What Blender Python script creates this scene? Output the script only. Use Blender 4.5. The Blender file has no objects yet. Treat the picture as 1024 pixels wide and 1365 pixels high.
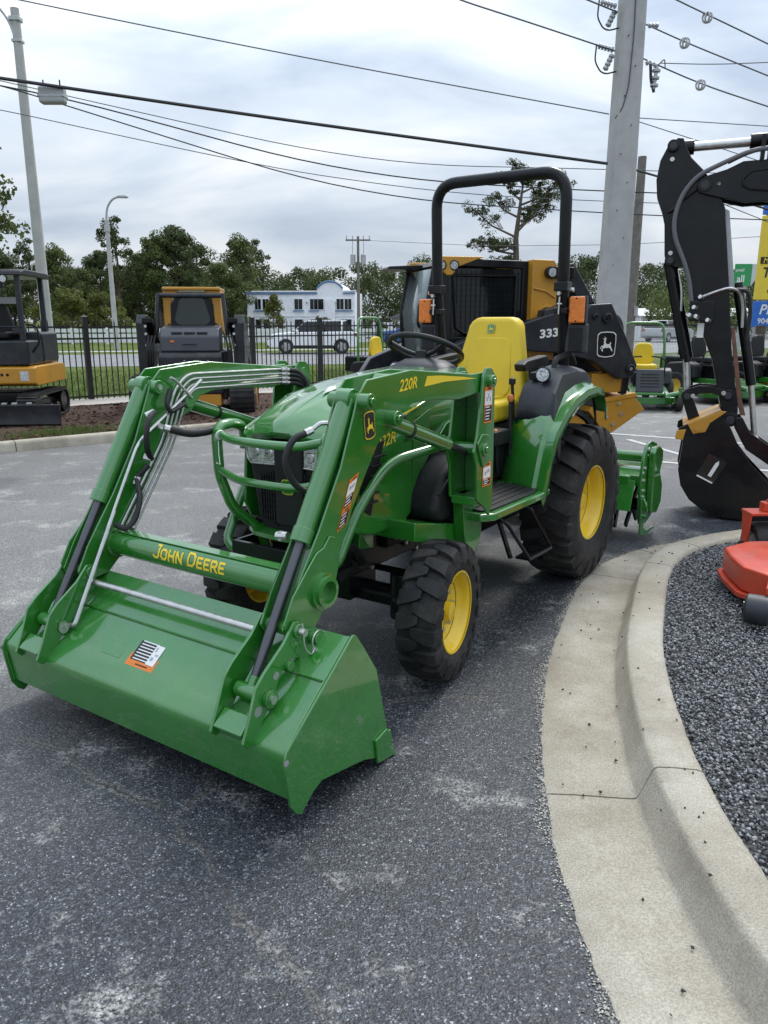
import bpy, bmesh, math, random
import numpy as np
from mathutils import Vector, Matrix
R = math.radians
random.seed(7); RNG = np.random.default_rng(7)
scene = bpy.context.scene
COL = scene.collection

# ------------------------------------------------------------------ camera
cd = bpy.data.cameras.new('camera'); cam = bpy.data.objects.new('camera', cd); COL.objects.link(cam)
cd.sensor_fit = 'HORIZONTAL'; cd.sensor_width = 36.0; cd.lens = 36.0*1025/1024
cd.clip_end = 3000; cd.clip_start = 0.05
cam.location = (0, 0, 1.6); cam.rotation_euler = (R(90-13.944), 0, 0)
scene.camera = cam

# ------------------------------------------------------------------ sky
SUN_AZ, SUN_EL = 26.0, 50.0        # azimuth to the right of the view direction (+Y), elevation
W = bpy.data.worlds.new('World'); scene.world = W; W.use_nodes = True
nt = W.node_tree; nt.nodes.clear()
def N(t, tree=None, **k):
    n = (tree or nt).nodes.new(t)
    for a, b in k.items(): setattr(n, a, b)
    return n
out = N('ShaderNodeOutputWorld'); bg = N('ShaderNodeBackground'); bg.inputs[1].default_value = 0.1
sky = N('ShaderNodeTexSky', sky_type='NISHITA', sun_disc=False)
sky.sun_elevation = R(SUN_EL); sky.sun_rotation = R(SUN_AZ); sky.air_density = 1.2; sky.dust_density = 3
tc = N('ShaderNodeTexCoord'); sp = N('ShaderNodeSeparateXYZ'); nt.links.new(tc.outputs['Generated'], sp.inputs[0])
def mth(op, a, b=None, tree=None, clamp=False):
    m = N('ShaderNodeMath', tree, operation=op); m.use_clamp = clamp
    for i, q in enumerate((a, b)):
        if q is None: continue
        if isinstance(q, (int, float)): m.inputs[i].default_value = q
        else: (tree or nt).links.new(q, m.inputs[i])
    return m.outputs[0]
zz = mth('ADD', mth('MAXIMUM', sp.outputs[2], 0.0), 0.34)
cx = mth('DIVIDE', sp.outputs[0], zz); cy = mth('DIVIDE', sp.outputs[1], zz)
cmb = N('ShaderNodeCombineXYZ'); nt.links.new(cx, cmb.inputs[0]); nt.links.new(cy, cmb.inputs[1])
mp = N('ShaderNodeMapping'); mp.inputs['Scale'].default_value = (0.8, 1.5, 1); mp.inputs['Location'].default_value = (3.4, 1.7, 0.3)
mp.inputs['Rotation'].default_value = (0, 0, R(-14)); nt.links.new(cmb.outputs[0], mp.inputs[0])
n1 = N('ShaderNodeTexNoise'); n1.inputs['Scale'].default_value = 1.75; n1.inputs['Detail'].default_value = 7; n1.inputs['Roughness'].default_value = 0.52; n1.inputs['Distortion'].default_value = 0.5
nt.links.new(mp.outputs[0], n1.inputs[0])
ramp = N('ShaderNodeValToRGB'); e = ramp.color_ramp
e.elements[0].position = 0.33; e.elements[0].color = (2.95, 3.6, 4.6, 1)
e.elements[1].position = 0.68; e.elements[1].color = (6.6, 6.75, 6.9, 1)
q = e.elements.new(0.50); q.color = (4.5, 5.1, 5.85, 1)
nt.links.new(n1.outputs[0], ramp.inputs[0])
# horizon brightening of the cloud deck
hz = mth('POWER', mth('SUBTRACT', 1.0, mth('MAXIMUM', sp.outputs[2], 0.0)), 9.0)
mxh = N('ShaderNodeMixRGB'); nt.links.new(mth('MULTIPLY', hz, 0.35), mxh.inputs[0]); nt.links.new(ramp.outputs[0], mxh.inputs[1]); mxh.inputs[2].default_value = (7.0, 7.25, 7.5, 1)
# overcast sky: brighter overhead than at the horizon
cie = mth('DIVIDE', mth('ADD', mth('MULTIPLY', mth('MAXIMUM', sp.outputs[2], 0.0), 2.0), 1.0), 1.22)
mg = N('ShaderNodeMixRGB'); mg.blend_type = 'MULTIPLY'; mg.inputs[0].default_value = 1; nt.links.new(mxh.outputs[0], mg.inputs[1]); nt.links.new(cie, mg.inputs[2])
mx = N('ShaderNodeMixRGB'); mx.inputs[0].default_value = 0.94
nt.links.new(sky.outputs[0], mx.inputs[1]); nt.links.new(mg.outputs[0], mx.inputs[2])
nt.links.new(mx.outputs[0], bg.inputs[0]); nt.links.new(bg.outputs[0], out.inputs[0])

# ------------------------------------------------------------------ sun behind cloud
sl = bpy.data.lights.new('sun', 'SUN'); sl.energy = 1.5; sl.angle = R(16); sl.color = (1, 0.965, 0.91)
so = bpy.data.objects.new('sun', sl); COL.objects.link(so)
dirv = Vector((math.sin(R(SUN_AZ))*math.cos(R(SUN_EL)), math.cos(R(SUN_AZ))*math.cos(R(SUN_EL)), math.sin(R(SUN_EL))))
so.rotation_euler = dirv.to_track_quat('Z', 'Y').to_euler(); so.location = (3, 12, 14)
vs = scene.view_settings; vs.view_transform = 'Standard'; vs.look = 'None'; vs.exposure = 0.52; vs.gamma = 1.0; vs.use_curve_mapping = False
try:
    scene.cycles.max_bounces = 6; scene.cycles.transparent_max_bounces = 8
except Exception: pass

# ------------------------------------------------------------------ materials
MATS = {}
def P(name, col, rough=.5, metal=0., coat=0., spec=.5, var=0., vscale=6., bump=0., bscale=60., dirt=None, trans=0., emit=None):
    m = bpy.data.materials.new(name); m.use_nodes = True; t = m.node_tree; L = t.links
    b = t.nodes['Principled BSDF']
    b.inputs['Base Color'].default_value = (*col, 1); b.inputs['Roughness'].default_value = rough; b.inputs['Metallic'].default_value = metal
    b.inputs['Coat Weight'].default_value = coat; b.inputs['Coat Roughness'].default_value = 0.05; b.inputs['Coat IOR'].default_value = 1.75 if coat >= 1 else 1.5; b.inputs['Specular IOR Level'].default_value = spec
    b.inputs['Transmission Weight'].default_value = trans
    co = t.nodes.new('ShaderNodeTexCoord').outputs['Object']
    src = None
    if var:
        n = t.nodes.new('ShaderNodeTexNoise'); n.inputs['Scale'].default_value = vscale; n.inputs['Detail'].default_value = 5; L.new(co, n.inputs[0])
        r = t.nodes.new('ShaderNodeValToRGB'); r.color_ramp.elements[0].position = .3; r.color_ramp.elements[1].position = .7
        r.color_ramp.elements[0].color = (*[c*(1-var) for c in col], 1); r.color_ramp.elements[1].color = (*[min(1, c*(1+var)) for c in col], 1)
        L.new(n.outputs[0], r.inputs[0]); src = r.outputs[0]
        mr = t.nodes.new('ShaderNodeMapRange'); mr.inputs['To Min'].default_value = max(.03, rough-.08); mr.inputs['To Max'].default_value = min(1, rough+.12); mr.inputs['From Min'].default_value = .3; mr.inputs['From Max'].default_value = .7
        L.new(n.outputs[0], mr.inputs[0]); L.new(mr.outputs[0], b.inputs['Roughness'])
    if dirt:
        dc, amt, ds = dirt
        n = t.nodes.new('ShaderNodeTexNoise'); n.inputs['Scale'].default_value = ds; n.inputs['Detail'].default_value = 9; n.inputs['Roughness'].default_value = .65; L.new(co, n.inputs[0])
        r = t.nodes.new('ShaderNodeValToRGB'); r.color_ramp.elements[0].position = .45; r.color_ramp.elements[1].position = .72
        r.color_ramp.elements[0].color = (0, 0, 0, 1); r.color_ramp.elements[1].color = (amt, amt, amt, 1); L.new(n.outputs[0], r.inputs[0])
        x = t.nodes.new('ShaderNodeMixRGB'); L.new(r.outputs[0], x.inputs[0]); x.inputs[2].default_value = (*dc, 1)
        if src: L.new(src, x.inputs[1])
        else: x.inputs[1].default_value = (*col, 1)
        src = x.outputs[0]
    if src: L.new(src, b.inputs['Base Color'])
    if bump:
        n = t.nodes.new('ShaderNodeTexNoise'); n.inputs['Scale'].default_value = bscale; n.inputs['Detail'].default_value = 4; L.new(co, n.inputs[0])
        bn = t.nodes.new('ShaderNodeBump'); bn.inputs['Strength'].default_value = bump; bn.inputs['Distance'].default_value = .01; L.new(n.outputs[0], bn.inputs['Height']); L.new(bn.outputs[0], b.inputs['Normal'])
    if emit: b.inputs['Emission Color'].default_value = (*emit, 1); b.inputs['Emission Strength'].default_value = 1
    MATS[name] = m; return m
G  = P('green_paint', (.018, .178, .014), .30, coat=1., var=.06, vscale=4, dirt=((.14, .2, .12), .10, 9))
GD = P('green_paint_worn', (.019, .188, .016), .30, coat=1., var=.08, vscale=5, dirt=((.20, .26, .17), .14, 13))
def scratch(m, col, amt):
    t = m.node_tree; L = t.links; b_ = t.nodes['Principled BSDF']; src = b_.inputs['Base Color'].links[0].from_socket
    co = t.nodes.new('ShaderNodeTexCoord').outputs['Object']; fac = None
    for rot, sc in ((.4, (4, 170, 60)), (1.3, (150, 5, 60)), (2.2, (6, 120, 9))):
        mp_ = t.nodes.new('ShaderNodeMapping'); mp_.inputs['Rotation'].default_value = (.2, .3, rot); mp_.inputs['Scale'].default_value = sc; L.new(co, mp_.inputs[0])
        n = t.nodes.new('ShaderNodeTexNoise'); n.inputs['Scale'].default_value = 1.; n.inputs['Detail'].default_value = 3; L.new(mp_.outputs[0], n.inputs[0])
        r = t.nodes.new('ShaderNodeValToRGB'); r.color_ramp.elements[0].position = .70; r.color_ramp.elements[1].position = .74; L.new(n.outputs[0], r.inputs[0])
        fac = r.outputs[0] if fac is None else mth('MAXIMUM', fac, r.outputs[0], t)
    x = t.nodes.new('ShaderNodeMixRGB'); L.new(mth('MULTIPLY', fac, amt, t), x.inputs[0]); L.new(src, x.inputs[1]); x.inputs[2].default_value = (*col, 1); L.new(x.outputs[0], b_.inputs['Base Color'])
scratch(GD, (.16, .26, .15), .45)
YE = P('yellow_paint', (.74, .50, .012), .3, coat=.3, var=.05, vscale=7, dirt=((.35, .26, .1), .12, 16))
SEAT = P('yellow_vinyl', (.72, .52, .022), .42, var=.05, vscale=5, bump=.08, bscale=300)
CY = P('machine_yellow', (.52, .245, .018), .36, coat=.15, var=.08, vscale=4, dirt=((.3, .22, .13), .2, 7))
BK = P('black_paint', (.004, .0045, .006), .28, coat=.1, spec=.3, var=.2, vscale=6, dirt=((.04, .04, .04), .15, 9))
BP = P('black_plastic', (.008, .0085, .010), .5, spec=.4, var=.2, vscale=8, bump=.12, bscale=400, dirt=((.05, .05, .05), .18, 8))
GP = P('grey_plastic', (.026, .029, .036), .5, var=.12, vscale=6, bump=.08, bscale=300, dirt=((.13, .13, .12), .25, 6))
CG = P('charcoal_paint', (.013, .0155, .021), .36, coat=.1, spec=.4, var=.12, vscale=4, dirt=((.13, .13, .12), .2, 5))
RB = P('tyre_rubber', (.014, .014, .0145), .68, spec=.4, var=.3, vscale=9, bump=.25, bscale=120, dirt=((.075, .068, .06), .5, 8))
ZN = P('zinc', (.58, .58, .56), .3, metal=.9, var=.12, vscale=25)
ST = P('dark_steel_rod', (.11, .11, .12), .28, metal=.75, var=.1, vscale=20)
HO = P('rubber_hose', (.015, .015, .016), .5, var=.2, vscale=30, bump=.2, bscale=500)
WH = P('white_print', (.78, .78, .76), .45, var=.04)
OR = P('orange_print', (.75, .2, .02), .45)
BL = P('black_print', (.015, .015, .015), .5)
YP = P('yellow_print', (.85, .62, .03), .45)
AM = P('amber_lens', (.80, .20, .012), .18, coat=.4, var=.15, vscale=60, bump=.25, bscale=160)
LE = P('lamp_lens', (.55, .57, .58), .12, metal=.55, var=.35, vscale=60, bump=.5, bscale=90)
GL = P('dark_glass', (.010, .013, .014), .06, spec=.35)
WP = P('white_paint', (.82, .83, .84), .28, coat=.3, var=.03)
WW = P('white_stucco', (.82, .83, .85), .8, var=.05, vscale=2, bump=.2, bscale=20, dirt=((.45, .46, .45), .18, 1.5))
BT = P('blue_trim', (.10, .20, .36), .6, var=.08)
RD = P('red_paint', (.60, .062, .025), .33, coat=.15, var=.1, vscale=6, dirt=((.3, .12, .08), .35, 9))
CON = P('pole_concrete', (.42, .42, .41), .85, var=.10, vscale=3, bump=.3, bscale=40, dirt=((.24, .24, .23), .3, 4))
WD = P('pole_wood', (.17, .155, .14), .9, var=.25, vscale=6, bump=.5, bscale=30)
WIRE = P('wire_black', (.02, .02, .022), .6)
WIREG = P('wire_grey', (.09, .095, .1), .5, metal=.3)
IRON = P('black_iron', (.010, .011, .012), .5, var=.15)
VIN = P('white_vinyl', (.72, .73, .74), .55, var=.05)
GLV = P('galvanised', (.42, .43, .44), .45, metal=.6, var=.15, vscale=12)
SB = P('sign_blue', (.02, .14, .52), .35, var=.05)
SY = P('sign_yellow', (.80, .60, .05), .4, var=.05)
SG = P('sign_green', (.03, .30, .10), .5, var=.05)
SK = P('print_skin', (.52, .29, .2), .5)
BARK = P('bark', (.10, .078, .06), .95, var=.3, vscale=5, bump=.6, bscale=20)
RUST = P('rusty_steel', (.16, .075, .05), .7, var=.3, vscale=15)

def leafmat(name, c1, c2):
    m = bpy.data.materials.new(name); m.use_nodes = True; t = m.node_tree; L = t.links; b = t.nodes['Principled BSDF']
    g = t.nodes.new('ShaderNodeNewGeometry'); r = t.nodes.new('ShaderNodeValToRGB')
    r.color_ramp.elements[0].color = (*c1, 1); r.color_ramp.elements[1].color = (*c2, 1)
    L.new(g.outputs['Random Per Island'], r.inputs[0]); L.new(r.outputs[0], b.inputs['Base Color'])
    b.inputs['Roughness'].default_value = .6; b.inputs['Specular IOR Level'].default_value = .15
    tr = t.nodes.new('ShaderNodeBsdfTranslucent'); L.new(r.outputs[0], tr.inputs[0]); ms = t.nodes.new('ShaderNodeMixShader'); ms.inputs[0].default_value = .3
    o = t.nodes['Material Output']; L.new(b.outputs[0], ms.inputs[1]); L.new(tr.outputs[0], ms.inputs[2]); L.new(ms.outputs[0], o.inputs[0])
    return m
LF1 = leafmat('foliage_dark', (.040, .060, .024), (.115, .145, .055))
LF2 = leafmat('foliage_mid', (.055, .080, .026), (.15, .18, .06))
LF3 = leafmat('foliage_olive', (.07, .09, .02), (.16, .17, .045))
LF4 = leafmat('pine_needles', (.035, .050, .020), (.10, .115, .045))
GRS = leafmat('grass_blades', (.060, .105, .022), (.15, .19, .055))
STN = leafmat('gravel_stone', (.045, .050, .058), (.55, .56, .57))

def groundmat(name, build):
    m = bpy.data.materials.new(name); m.use_nodes = True; t = m.node_tree; b = t.nodes['Principled BSDF']
    co = t.nodes.new('ShaderNodeTexCoord').outputs['Object']; build(t, t.links, b, co); return m
def noise(t, co, s, d=5, r=.55, dist=0):
    n = t.nodes.new('ShaderNodeTexNoise'); n.inputs['Scale'].default_value = s; n.inputs['Detail'].default_value = d; n.inputs['Roughness'].default_value = r; n.inputs['Distortion'].default_value = dist
    t.links.new(co, n.inputs[0]); return n.outputs[0]
def rampn(t, src, stops):
    r = t.nodes.new('ShaderNodeValToRGB'); el = r.color_ramp.elements
    while len(el) < len(stops): el.new(.5)
    for e_, (p, c) in zip(el, stops):
        e_.position = p; e_.color = (*c, 1) if isinstance(c, tuple) else (c, c, c, 1)
    t.links.new(src, r.inputs[0]); return r.outputs[0]
def mixc(t, fac, a, b, mode='MIX'):
    x = t.nodes.new('ShaderNodeMixRGB'); x.blend_type = mode
    for i, q in enumerate((fac, a, b)):
        if isinstance(q, (int, float)): x.inputs[i].default_value = q
        elif isinstance(q, tuple): x.inputs[i].default_value = (*q, 1)
        else: t.links.new(q, x.inputs[i])
    return x.outputs[0]
def bumpn(t, b, h, s, d):
    bn = t.nodes.new('ShaderNodeBump'); bn.inputs['Strength'].default_value = s; bn.inputs['Distance'].default_value = d
    t.links.new(h, bn.inputs['Height']); t.links.new(bn.outputs[0], b.inputs['Normal'])
def vor(t, co, s, feat='F1', out=0):
    v = t.nodes.new('ShaderNodeTexVoronoi'); v.feature = feat; v.inputs['Scale'].default_value = s; t.links.new(co, v.inputs[0]); return v.outputs[out]
def asphalt(t, L, b, co):
    cell = vor(t, co, 230, out=1); sepc = t.nodes.new('ShaderNodeSeparateColor'); L.new(cell, sepc.inputs[0])
    agg = rampn(t, sepc.outputs[0], [(0, (.010, .0125, .0165)), (.35, (.021, .0255, .033)), (.72, (.040, .046, .056)), (.92, (.085, .091, .102)), (.97, (.16, .165, .17)), (1, (.30, .30, .30))])
    cell2 = vor(t, co, 95, out=1); sep2 = t.nodes.new('ShaderNodeSeparateColor'); L.new(cell2, sep2.inputs[0])
    agg = mixc(t, 1.0, agg, rampn(t, sep2.outputs[0], [(0, .50), (.5, .88), (.85, 1.30), (1, 1.9)]), 'MULTIPLY')
    big = rampn(t, noise(t, co, .55, 5), [(.3, .72), (.7, 1.30)])
    c = mixc(t, 1.0, agg, big, 'MULTIPLY')
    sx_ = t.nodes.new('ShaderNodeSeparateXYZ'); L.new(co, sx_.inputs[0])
    lot_ramp = mth('ADD', mth('SUBTRACT', mth('MULTIPLY', sx_.outputs[1], .6, t), mth('MULTIPLY', sx_.outputs[0], .8, t), t), mth('MULTIPLY', noise(t, co, .8, 5), 1.6, t), t)
    mr = t.nodes.new('ShaderNodeMapRange'); L.new(lot_ramp, mr.inputs[0]); mr.inputs['From Min'].default_value = 2.6; mr.inputs['From Max'].default_value = 5.4; mr.inputs['To Min'].default_value = 0; mr.inputs['To Max'].default_value = 1
    pale_agg = mixc(t, 1., rampn(t, sepc.outputs[0], [(0, (.070, .069, .066)), (.5, (.135, .133, .128)), (.9, (.20, .198, .19)), (1, (.40, .395, .38))]), big, 'MULTIPLY')
    c = mixc(t, mr.outputs[0], c, pale_agg)      # paving colour turns paler away from the right-hand kerb, blend broken by noise
    scuff = rampn(t, noise(t, co, 2.4, 10, .72), [(.545, 0.), (.67, .95)])
    fine = rampn(t, noise(t, co, 70, 4, .75), [(.44, 0.), (.58, 1.)])
    c = mixc(t, mth('MULTIPLY', scuff, fine, t), c, (.50, .49, .46))
    wn = t.nodes.new('ShaderNodeTexNoise'); wn.inputs['Scale'].default_value = 3.0; wn.inputs['Detail'].default_value = 8; L.new(co, wn.inputs[0])
    wob = mixc(t, .30, co, wn.outputs[1], 'ADD')
    dist = vor(t, wob, .55, 'DISTANCE_TO_EDGE')
    cr = rampn(t, dist, [(.002, 1.), (.011, 0.)])
    crm = rampn(t, noise(t, co, 1.6, 6, .7), [(.44, 0.), (.58, 1.)])
    c = mixc(t, mth('MULTIPLY', mth('MULTIPLY', mth('MULTIPLY', cr, crm, t), fine, t), .6, t), c, (.34, .30, .25)); c = mixc(t, mth('MULTIPLY', rampn(t, dist, [(.0012, 1.), (.0032, 0.)]), crm, t), c, (.012, .012, .013))
    oil = rampn(t, noise(t, co, 1.1, 3, .5), [(.62, 0.), (.72, .45)]); c = mixc(t, oil, c, (.028, .030, .034))
    L.new(c, b.inputs['Base Color']); b.inputs['Roughness'].default_value = .55; b.inputs['Specular IOR Level'].default_value = .5
    bumpn(t, b, vor(t, co, 150), .45, .005)
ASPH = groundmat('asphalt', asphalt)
def conc(t, L, b, co):
    c = rampn(t, noise(t, co, 2.2, 7, .62), [(.28, (.285, .245, .185)), (.55, (.44, .40, .325)), (.75, (.56, .525, .445))])
    sp_ = rampn(t, noise(t, co, 160, 3, .7), [(.32, .66), (.68, 1.20)])
    c = mixc(t, 1., c, sp_, 'MULTIPLY')
    st = rampn(t, noise(t, co, 7, 8, .72), [(.60, 0.), (.78, .7)]); c = mixc(t, st, c, (.16, .135, .10)); st2 = rampn(t, noise(t, co, 1.3, 7, .7), [(.56, 0.), (.70, .5)]); c = mixc(t, st2, c, (.22, .185, .135))
    L.new(c, b.inputs['Base Color']); b.inputs['Roughness'].default_value = .88; bumpn(t, b, noise(t, co, 130, 4, .75), .8, .006)
CONC = groundmat('kerb_concrete', conc)
def grav(t, L, b, co):
    sepc = t.nodes.new('ShaderNodeSeparateColor'); L.new(vor(t, co, 75, out=1), sepc.inputs[0])
    L.new(rampn(t, sepc.outputs[0], [(0, .018), (.6, .07), (1, .2)]), b.inputs['Base Color']); b.inputs['Roughness'].default_value = .8; bumpn(t, b, vor(t, co, 75), 1., .015)
GRAV = groundmat('gravel_bed', grav)
def lawn(t, L, b, co):
    c = rampn(t, noise(t, co, .5, 6), [(.3, (.075, .115, .022)), (.55, (.125, .165, .040)), (.75, (.20, .20, .075))])
    c = mixc(t, 1., c, rampn(t, noise(t, co, 25, 5, .7), [(.3, .55), (.7, 1.35)]), 'MULTIPLY')
    L.new(c, b.inputs['Base Color']); b.inputs['Roughness'].default_value = .95; b.inputs['Specular IOR Level'].default_value = .1; bumpn(t, b, noise(t, co, 40, 4), 1., .05)
LAWN = groundmat('lawn', lawn)
def mulch(t, L, b, co):
    c = rampn(t, noise(t, co, 22, 6, .75), [(.3, (.035, .02, .014)), (.55, (.10, .055, .036)), (.75, (.2, .125, .085))])
    L.new(c, b.inputs['Base Color']); b.inputs['Roughness'].default_value = .95; bumpn(t, b, noise(t, co, 30, 6, .8), 1., .04)
MULCH = groundmat('mulch', mulch)
def road(t, L, b, co):
    c = rampn(t, noise(t, co, 1.2, 6), [(.3, (.15, .152, .158)), (.7, (.22, .222, .225))])
    L.new(c, b.inputs['Base Color']); b.inputs['Roughness'].default_value = .8
ROAD = groundmat('road_asphalt', road)
PAINT = P('line_paint', (.55, .55, .53), .7, var=.15, vscale=20, dirt=((.1, .1, .1), .8, 30))

# ------------------------------------------------------------------ mesh building
def V(*a): return Vector(a)
class MB:
    def __init__(s): s.v = []; s.f = []; s.m = []; s.cur = 0; s.prims = []
    def mat(s, i): s.cur = i; return s
    def add(s, vs_, fs):
        o = len(s.v); s.v += [tuple(p) for p in vs_]; s.prims.append((o, len(s.v), len(s.f), len(s.f)+len(fs))); s.f += [tuple(i+o for i in f) for f in fs]; s.m += [s.cur]*len(fs); return s
    def box(s, c, d, M=None):
        hx, hy, hz_ = d[0]/2, d[1]/2, d[2]/2
        vs_ = [Vector((x, y, z)) for x in (-hx, hx) for y in (-hy, hy) for z in (-hz_, hz_)]
        if M is not None: vs_ = [M @ p for p in vs_]
        c = Vector(c); return s.add([p+c for p in vs_], [(0, 1, 3, 2), (4, 6, 7, 5), (0, 4, 5, 1), (2, 3, 7, 6), (0, 2, 6, 4), (1, 5, 7, 3)])
    def span(s, x0, x1, y0, y1, z0, z1): return s.box(((x0+x1)/2, (y0+y1)/2, (z0+z1)/2), (abs(x1-x0), abs(y1-y0), abs(z1-z0)))
    def prism(s, poly, a0, a1, pl='xz'):
        def mk(p, a): return {'xz': (p[0], a, p[1]), 'yz': (a, p[0], p[1]), 'xy': (p[0], p[1], a)}[pl]
        n = len(poly); area = sum(poly[i][0]*poly[(i+1) % n][1]-poly[(i+1) % n][0]*poly[i][1] for i in range(n))
        if area < 0: poly = poly[::-1]
        vs_ = [mk(p, a0) for p in poly]+[mk(p, a1) for p in poly]
        fs = [tuple(range(n))[::-1], tuple(range(n, 2*n))]+[(i, (i+1) % n, n+(i+1) % n, n+i) for i in range(n)]
        flip = (pl == 'xz') != (a1 < a0)
        if flip: fs = [f[::-1] for f in fs]
        return s.add(vs_, fs)
    def cyl(s, p0, p1, r, n=16, r2=None, cap=True):
        p0, p1 = Vector(p0), Vector(p1); d = (p1-p0); ax = d.normalized(); u = ax.orthogonal().normalized(); w = ax.cross(u); r2 = r if r2 is None else r2
        a = [p0+(u*math.cos(2*math.pi*i/n)+w*math.sin(2*math.pi*i/n))*r for i in range(n)]
        b = [p1+(u*math.cos(2*math.pi*i/n)+w*math.sin(2*math.pi*i/n))*r2 for i in range(n)]
        fs = [(i, (i+1) % n, n+(i+1) % n, n+i) for i in range(n)]
        if cap: fs += [tuple(range(n))[::-1], tuple(range(n, 2*n))]
        return s.add(a+b, fs)
    def tube(s, pts, r, n=10, fil=0., seg=5, closed=False, rz=None):
        pts = [Vector(p) for p in pts]
        if fil and not closed:
            q = [pts[0]]
            for i in range(1, len(pts)-1):
                a, b, c = pts[i-1], pts[i], pts[i+1]; d1 = (a-b); d2 = (c-b); f = min(fil, d1.length*.49, d2.length*.49)
                s0 = b+d1.normalized()*f; s1 = b+d2.normalized()*f
                for k in range(seg+1):
                    t = k/seg; q.append(s0*(1-t)**2+b*2*t*(1-t)+s1*t*t)
            q.append(pts[-1]); pts = q
        m = len(pts); rings = []; u = None
        for i, p in enumerate(pts):
            if closed: d = pts[(i+1) % m]-pts[i-1]
            else: d = (pts[min(i+1, m-1)]-pts[max(i-1, 0)])
            d.normalize()
            u = d.orthogonal().normalized() if u is None else (u-d*u.dot(d)).normalized()
            w = d.cross(u); rr = r[i] if isinstance(r, (list, tuple)) else r
            rings.append([p+(u*math.cos(2*math.pi*k/n)+w*math.sin(2*math.pi*k/n))*rr for k in range(n)])
        vs_ = [p for g in rings for p in g]; fs = []
        for i in range(m if closed else m-1):
            j = (i+1) % m
            for k in range(n): fs.append((i*n+k, i*n+(k+1) % n, j*n+(k+1) % n, j*n+k))
        if not closed: fs += [tuple(range(n))[::-1], tuple((m-1)*n+k for k in range(n))]
        return s.add(vs_, fs)
    def lathe(s, prof, c=(0, 0, 0), ax='y', n=32, closed=False):
        c = Vector(c); vs_ = []
        for r, h in prof:
            for k in range(n):
                a = 2*math.pi*k/n; x, y = r*math.cos(a), r*math.sin(a)
                vs_.append(c+Vector({'y': (x, h, y), 'x': (h, x, y), 'z': (x, y, h)}[ax]))
        m = len(prof); fs = []
        for i in range(m-1 if not closed else m):
            j = (i+1) % m
            for k in range(n): fs.append((i*n+k, i*n+(k+1) % n, j*n+(k+1) % n, j*n+k))
        return s.add(vs_, fs)
    def sheet(s, rows):
        n = len(rows[0]); vs_ = [p for r in rows for p in r]; fs = []
        for i in range(len(rows)-1):
            for k in range(n-1): fs.append((i*n+k, i*n+k+1, (i+1)*n+k+1, (i+1)*n+k))
        return s.add(vs_, fs)
    def mirror(s):
        o = MB(); o.v = [(x, -y, z) for x, y, z in s.v]; o.f = [f[::-1] for f in s.f]; o.m = list(s.m); return o
    def each(s, name, mats, parent=None, **k):
        out_ = []; vo = 0
        for (v0, v1, f0, f1) in s.prims:
            m = MB(); m.v = s.v[v0:v1]; m.f = [tuple(i-v0 for i in f) for f in s.f[f0:f1]]; m.m = s.m[f0:f1]; out_.append(m.build(name, mats, parent, **k))
        return out_
    def build(s, name, mats, parent=None, bevel=0., seg=2, smooth=38, solid=0., sub=0, fix=True):
        me = bpy.data.meshes.new(name); me.from_pydata(s.v, [], s.f)
        for m in (mats if isinstance(mats, (list, tuple)) else [mats]): me.materials.append(m)
        if isinstance(mats, (list, tuple)) and len(mats) > 1: me.polygons.foreach_set('material_index', s.m)
        if fix:
            b = bmesh.new(); b.from_mesh(me); bmesh.ops.recalc_face_normals(b, faces=b.faces); b.to_mesh(me); b.free()
        if smooth: me.shade_smooth(); me.set_sharp_from_angle(angle=R(smooth))
        o = bpy.data.objects.new(name, me); COL.objects.link(o)
        if parent: o.parent = parent
        if solid: md = o.modifiers.new('s', 'SOLIDIFY'); md.thickness = solid; md.offset = 0
        if bevel:
            md = o.modifiers.new('b', 'BEVEL'); md.width = bevel; md.segments = seg; md.limit_method = 'ANGLE'; md.angle_limit = R(35); md.harden_normals = True
        if sub: md = o.modifiers.new('u', 'SUBSURF'); md.levels = sub; md.render_levels = sub
        return o
def thing(name, label, cat, loc=(0, 0, 0), rz=0., group=None):
    o = bpy.data.objects.new(name, None); COL.objects.link(o); o.location = loc; o.rotation_euler = (0, 0, rz); o.empty_display_size = .1
    return tag(o, label, cat, group)
def tag(o, label, cat, group=None):
    o['label'] = label; o['category'] = cat
    if group: o['group'] = group
    return o
def struct(o): o['kind'] = 'structure'; return o
def inst(o, parent=None, loc=None, rot=None, scale=None):
    c = o.copy(); COL.objects.link(c); c.parent = parent if parent else o.parent
    if loc is not None: c.location = loc
    if rot is not None: c.rotation_euler = rot
    if scale is not None: c.scale = scale
    return c
def copy_tree(o, parent=None):
    c = o.copy(); COL.objects.link(c); c.parent = parent
    for ch in list(o.children): copy_tree(ch, c)
    return c
def textmesh(body, size, slices=0, shear=0., bold=0.):
    cu = bpy.data.curves.new('t', 'FONT'); cu.body = body; cu.size = size; cu.align_x = 'LEFT'; cu.shear = shear; cu.offset = bold; cu.resolution_u = 3
    o = bpy.data.objects.new('t', cu); COL.objects.link(o); bpy.context.view_layer.update()
    me = bpy.data.meshes.new_from_object(o.evaluated_get(bpy.context.evaluated_depsgraph_get()))
    bpy.data.objects.remove(o)
    b = bmesh.new(); b.from_mesh(me)
    if slices:
        ys = [v.co.y for v in b.verts]; y0, y1 = min(ys), max(ys)
        for i in range(1, slices):
            bmesh.ops.bisect_plane(b, geom=b.verts[:]+b.edges[:]+b.faces[:], plane_co=(0, y0+(y1-y0)*i/slices, 0), plane_no=(0, 1, 0))
    vs_ = [(v.co.x, v.co.y) for v in b.verts]; b.verts.index_update(); fs = [tuple(v.index for v in f.verts) for f in b.faces]; b.free(); bpy.data.meshes.remove(me)
    w = max([p[0] for p in vs_]+[0]); return vs_, fs, w
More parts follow.
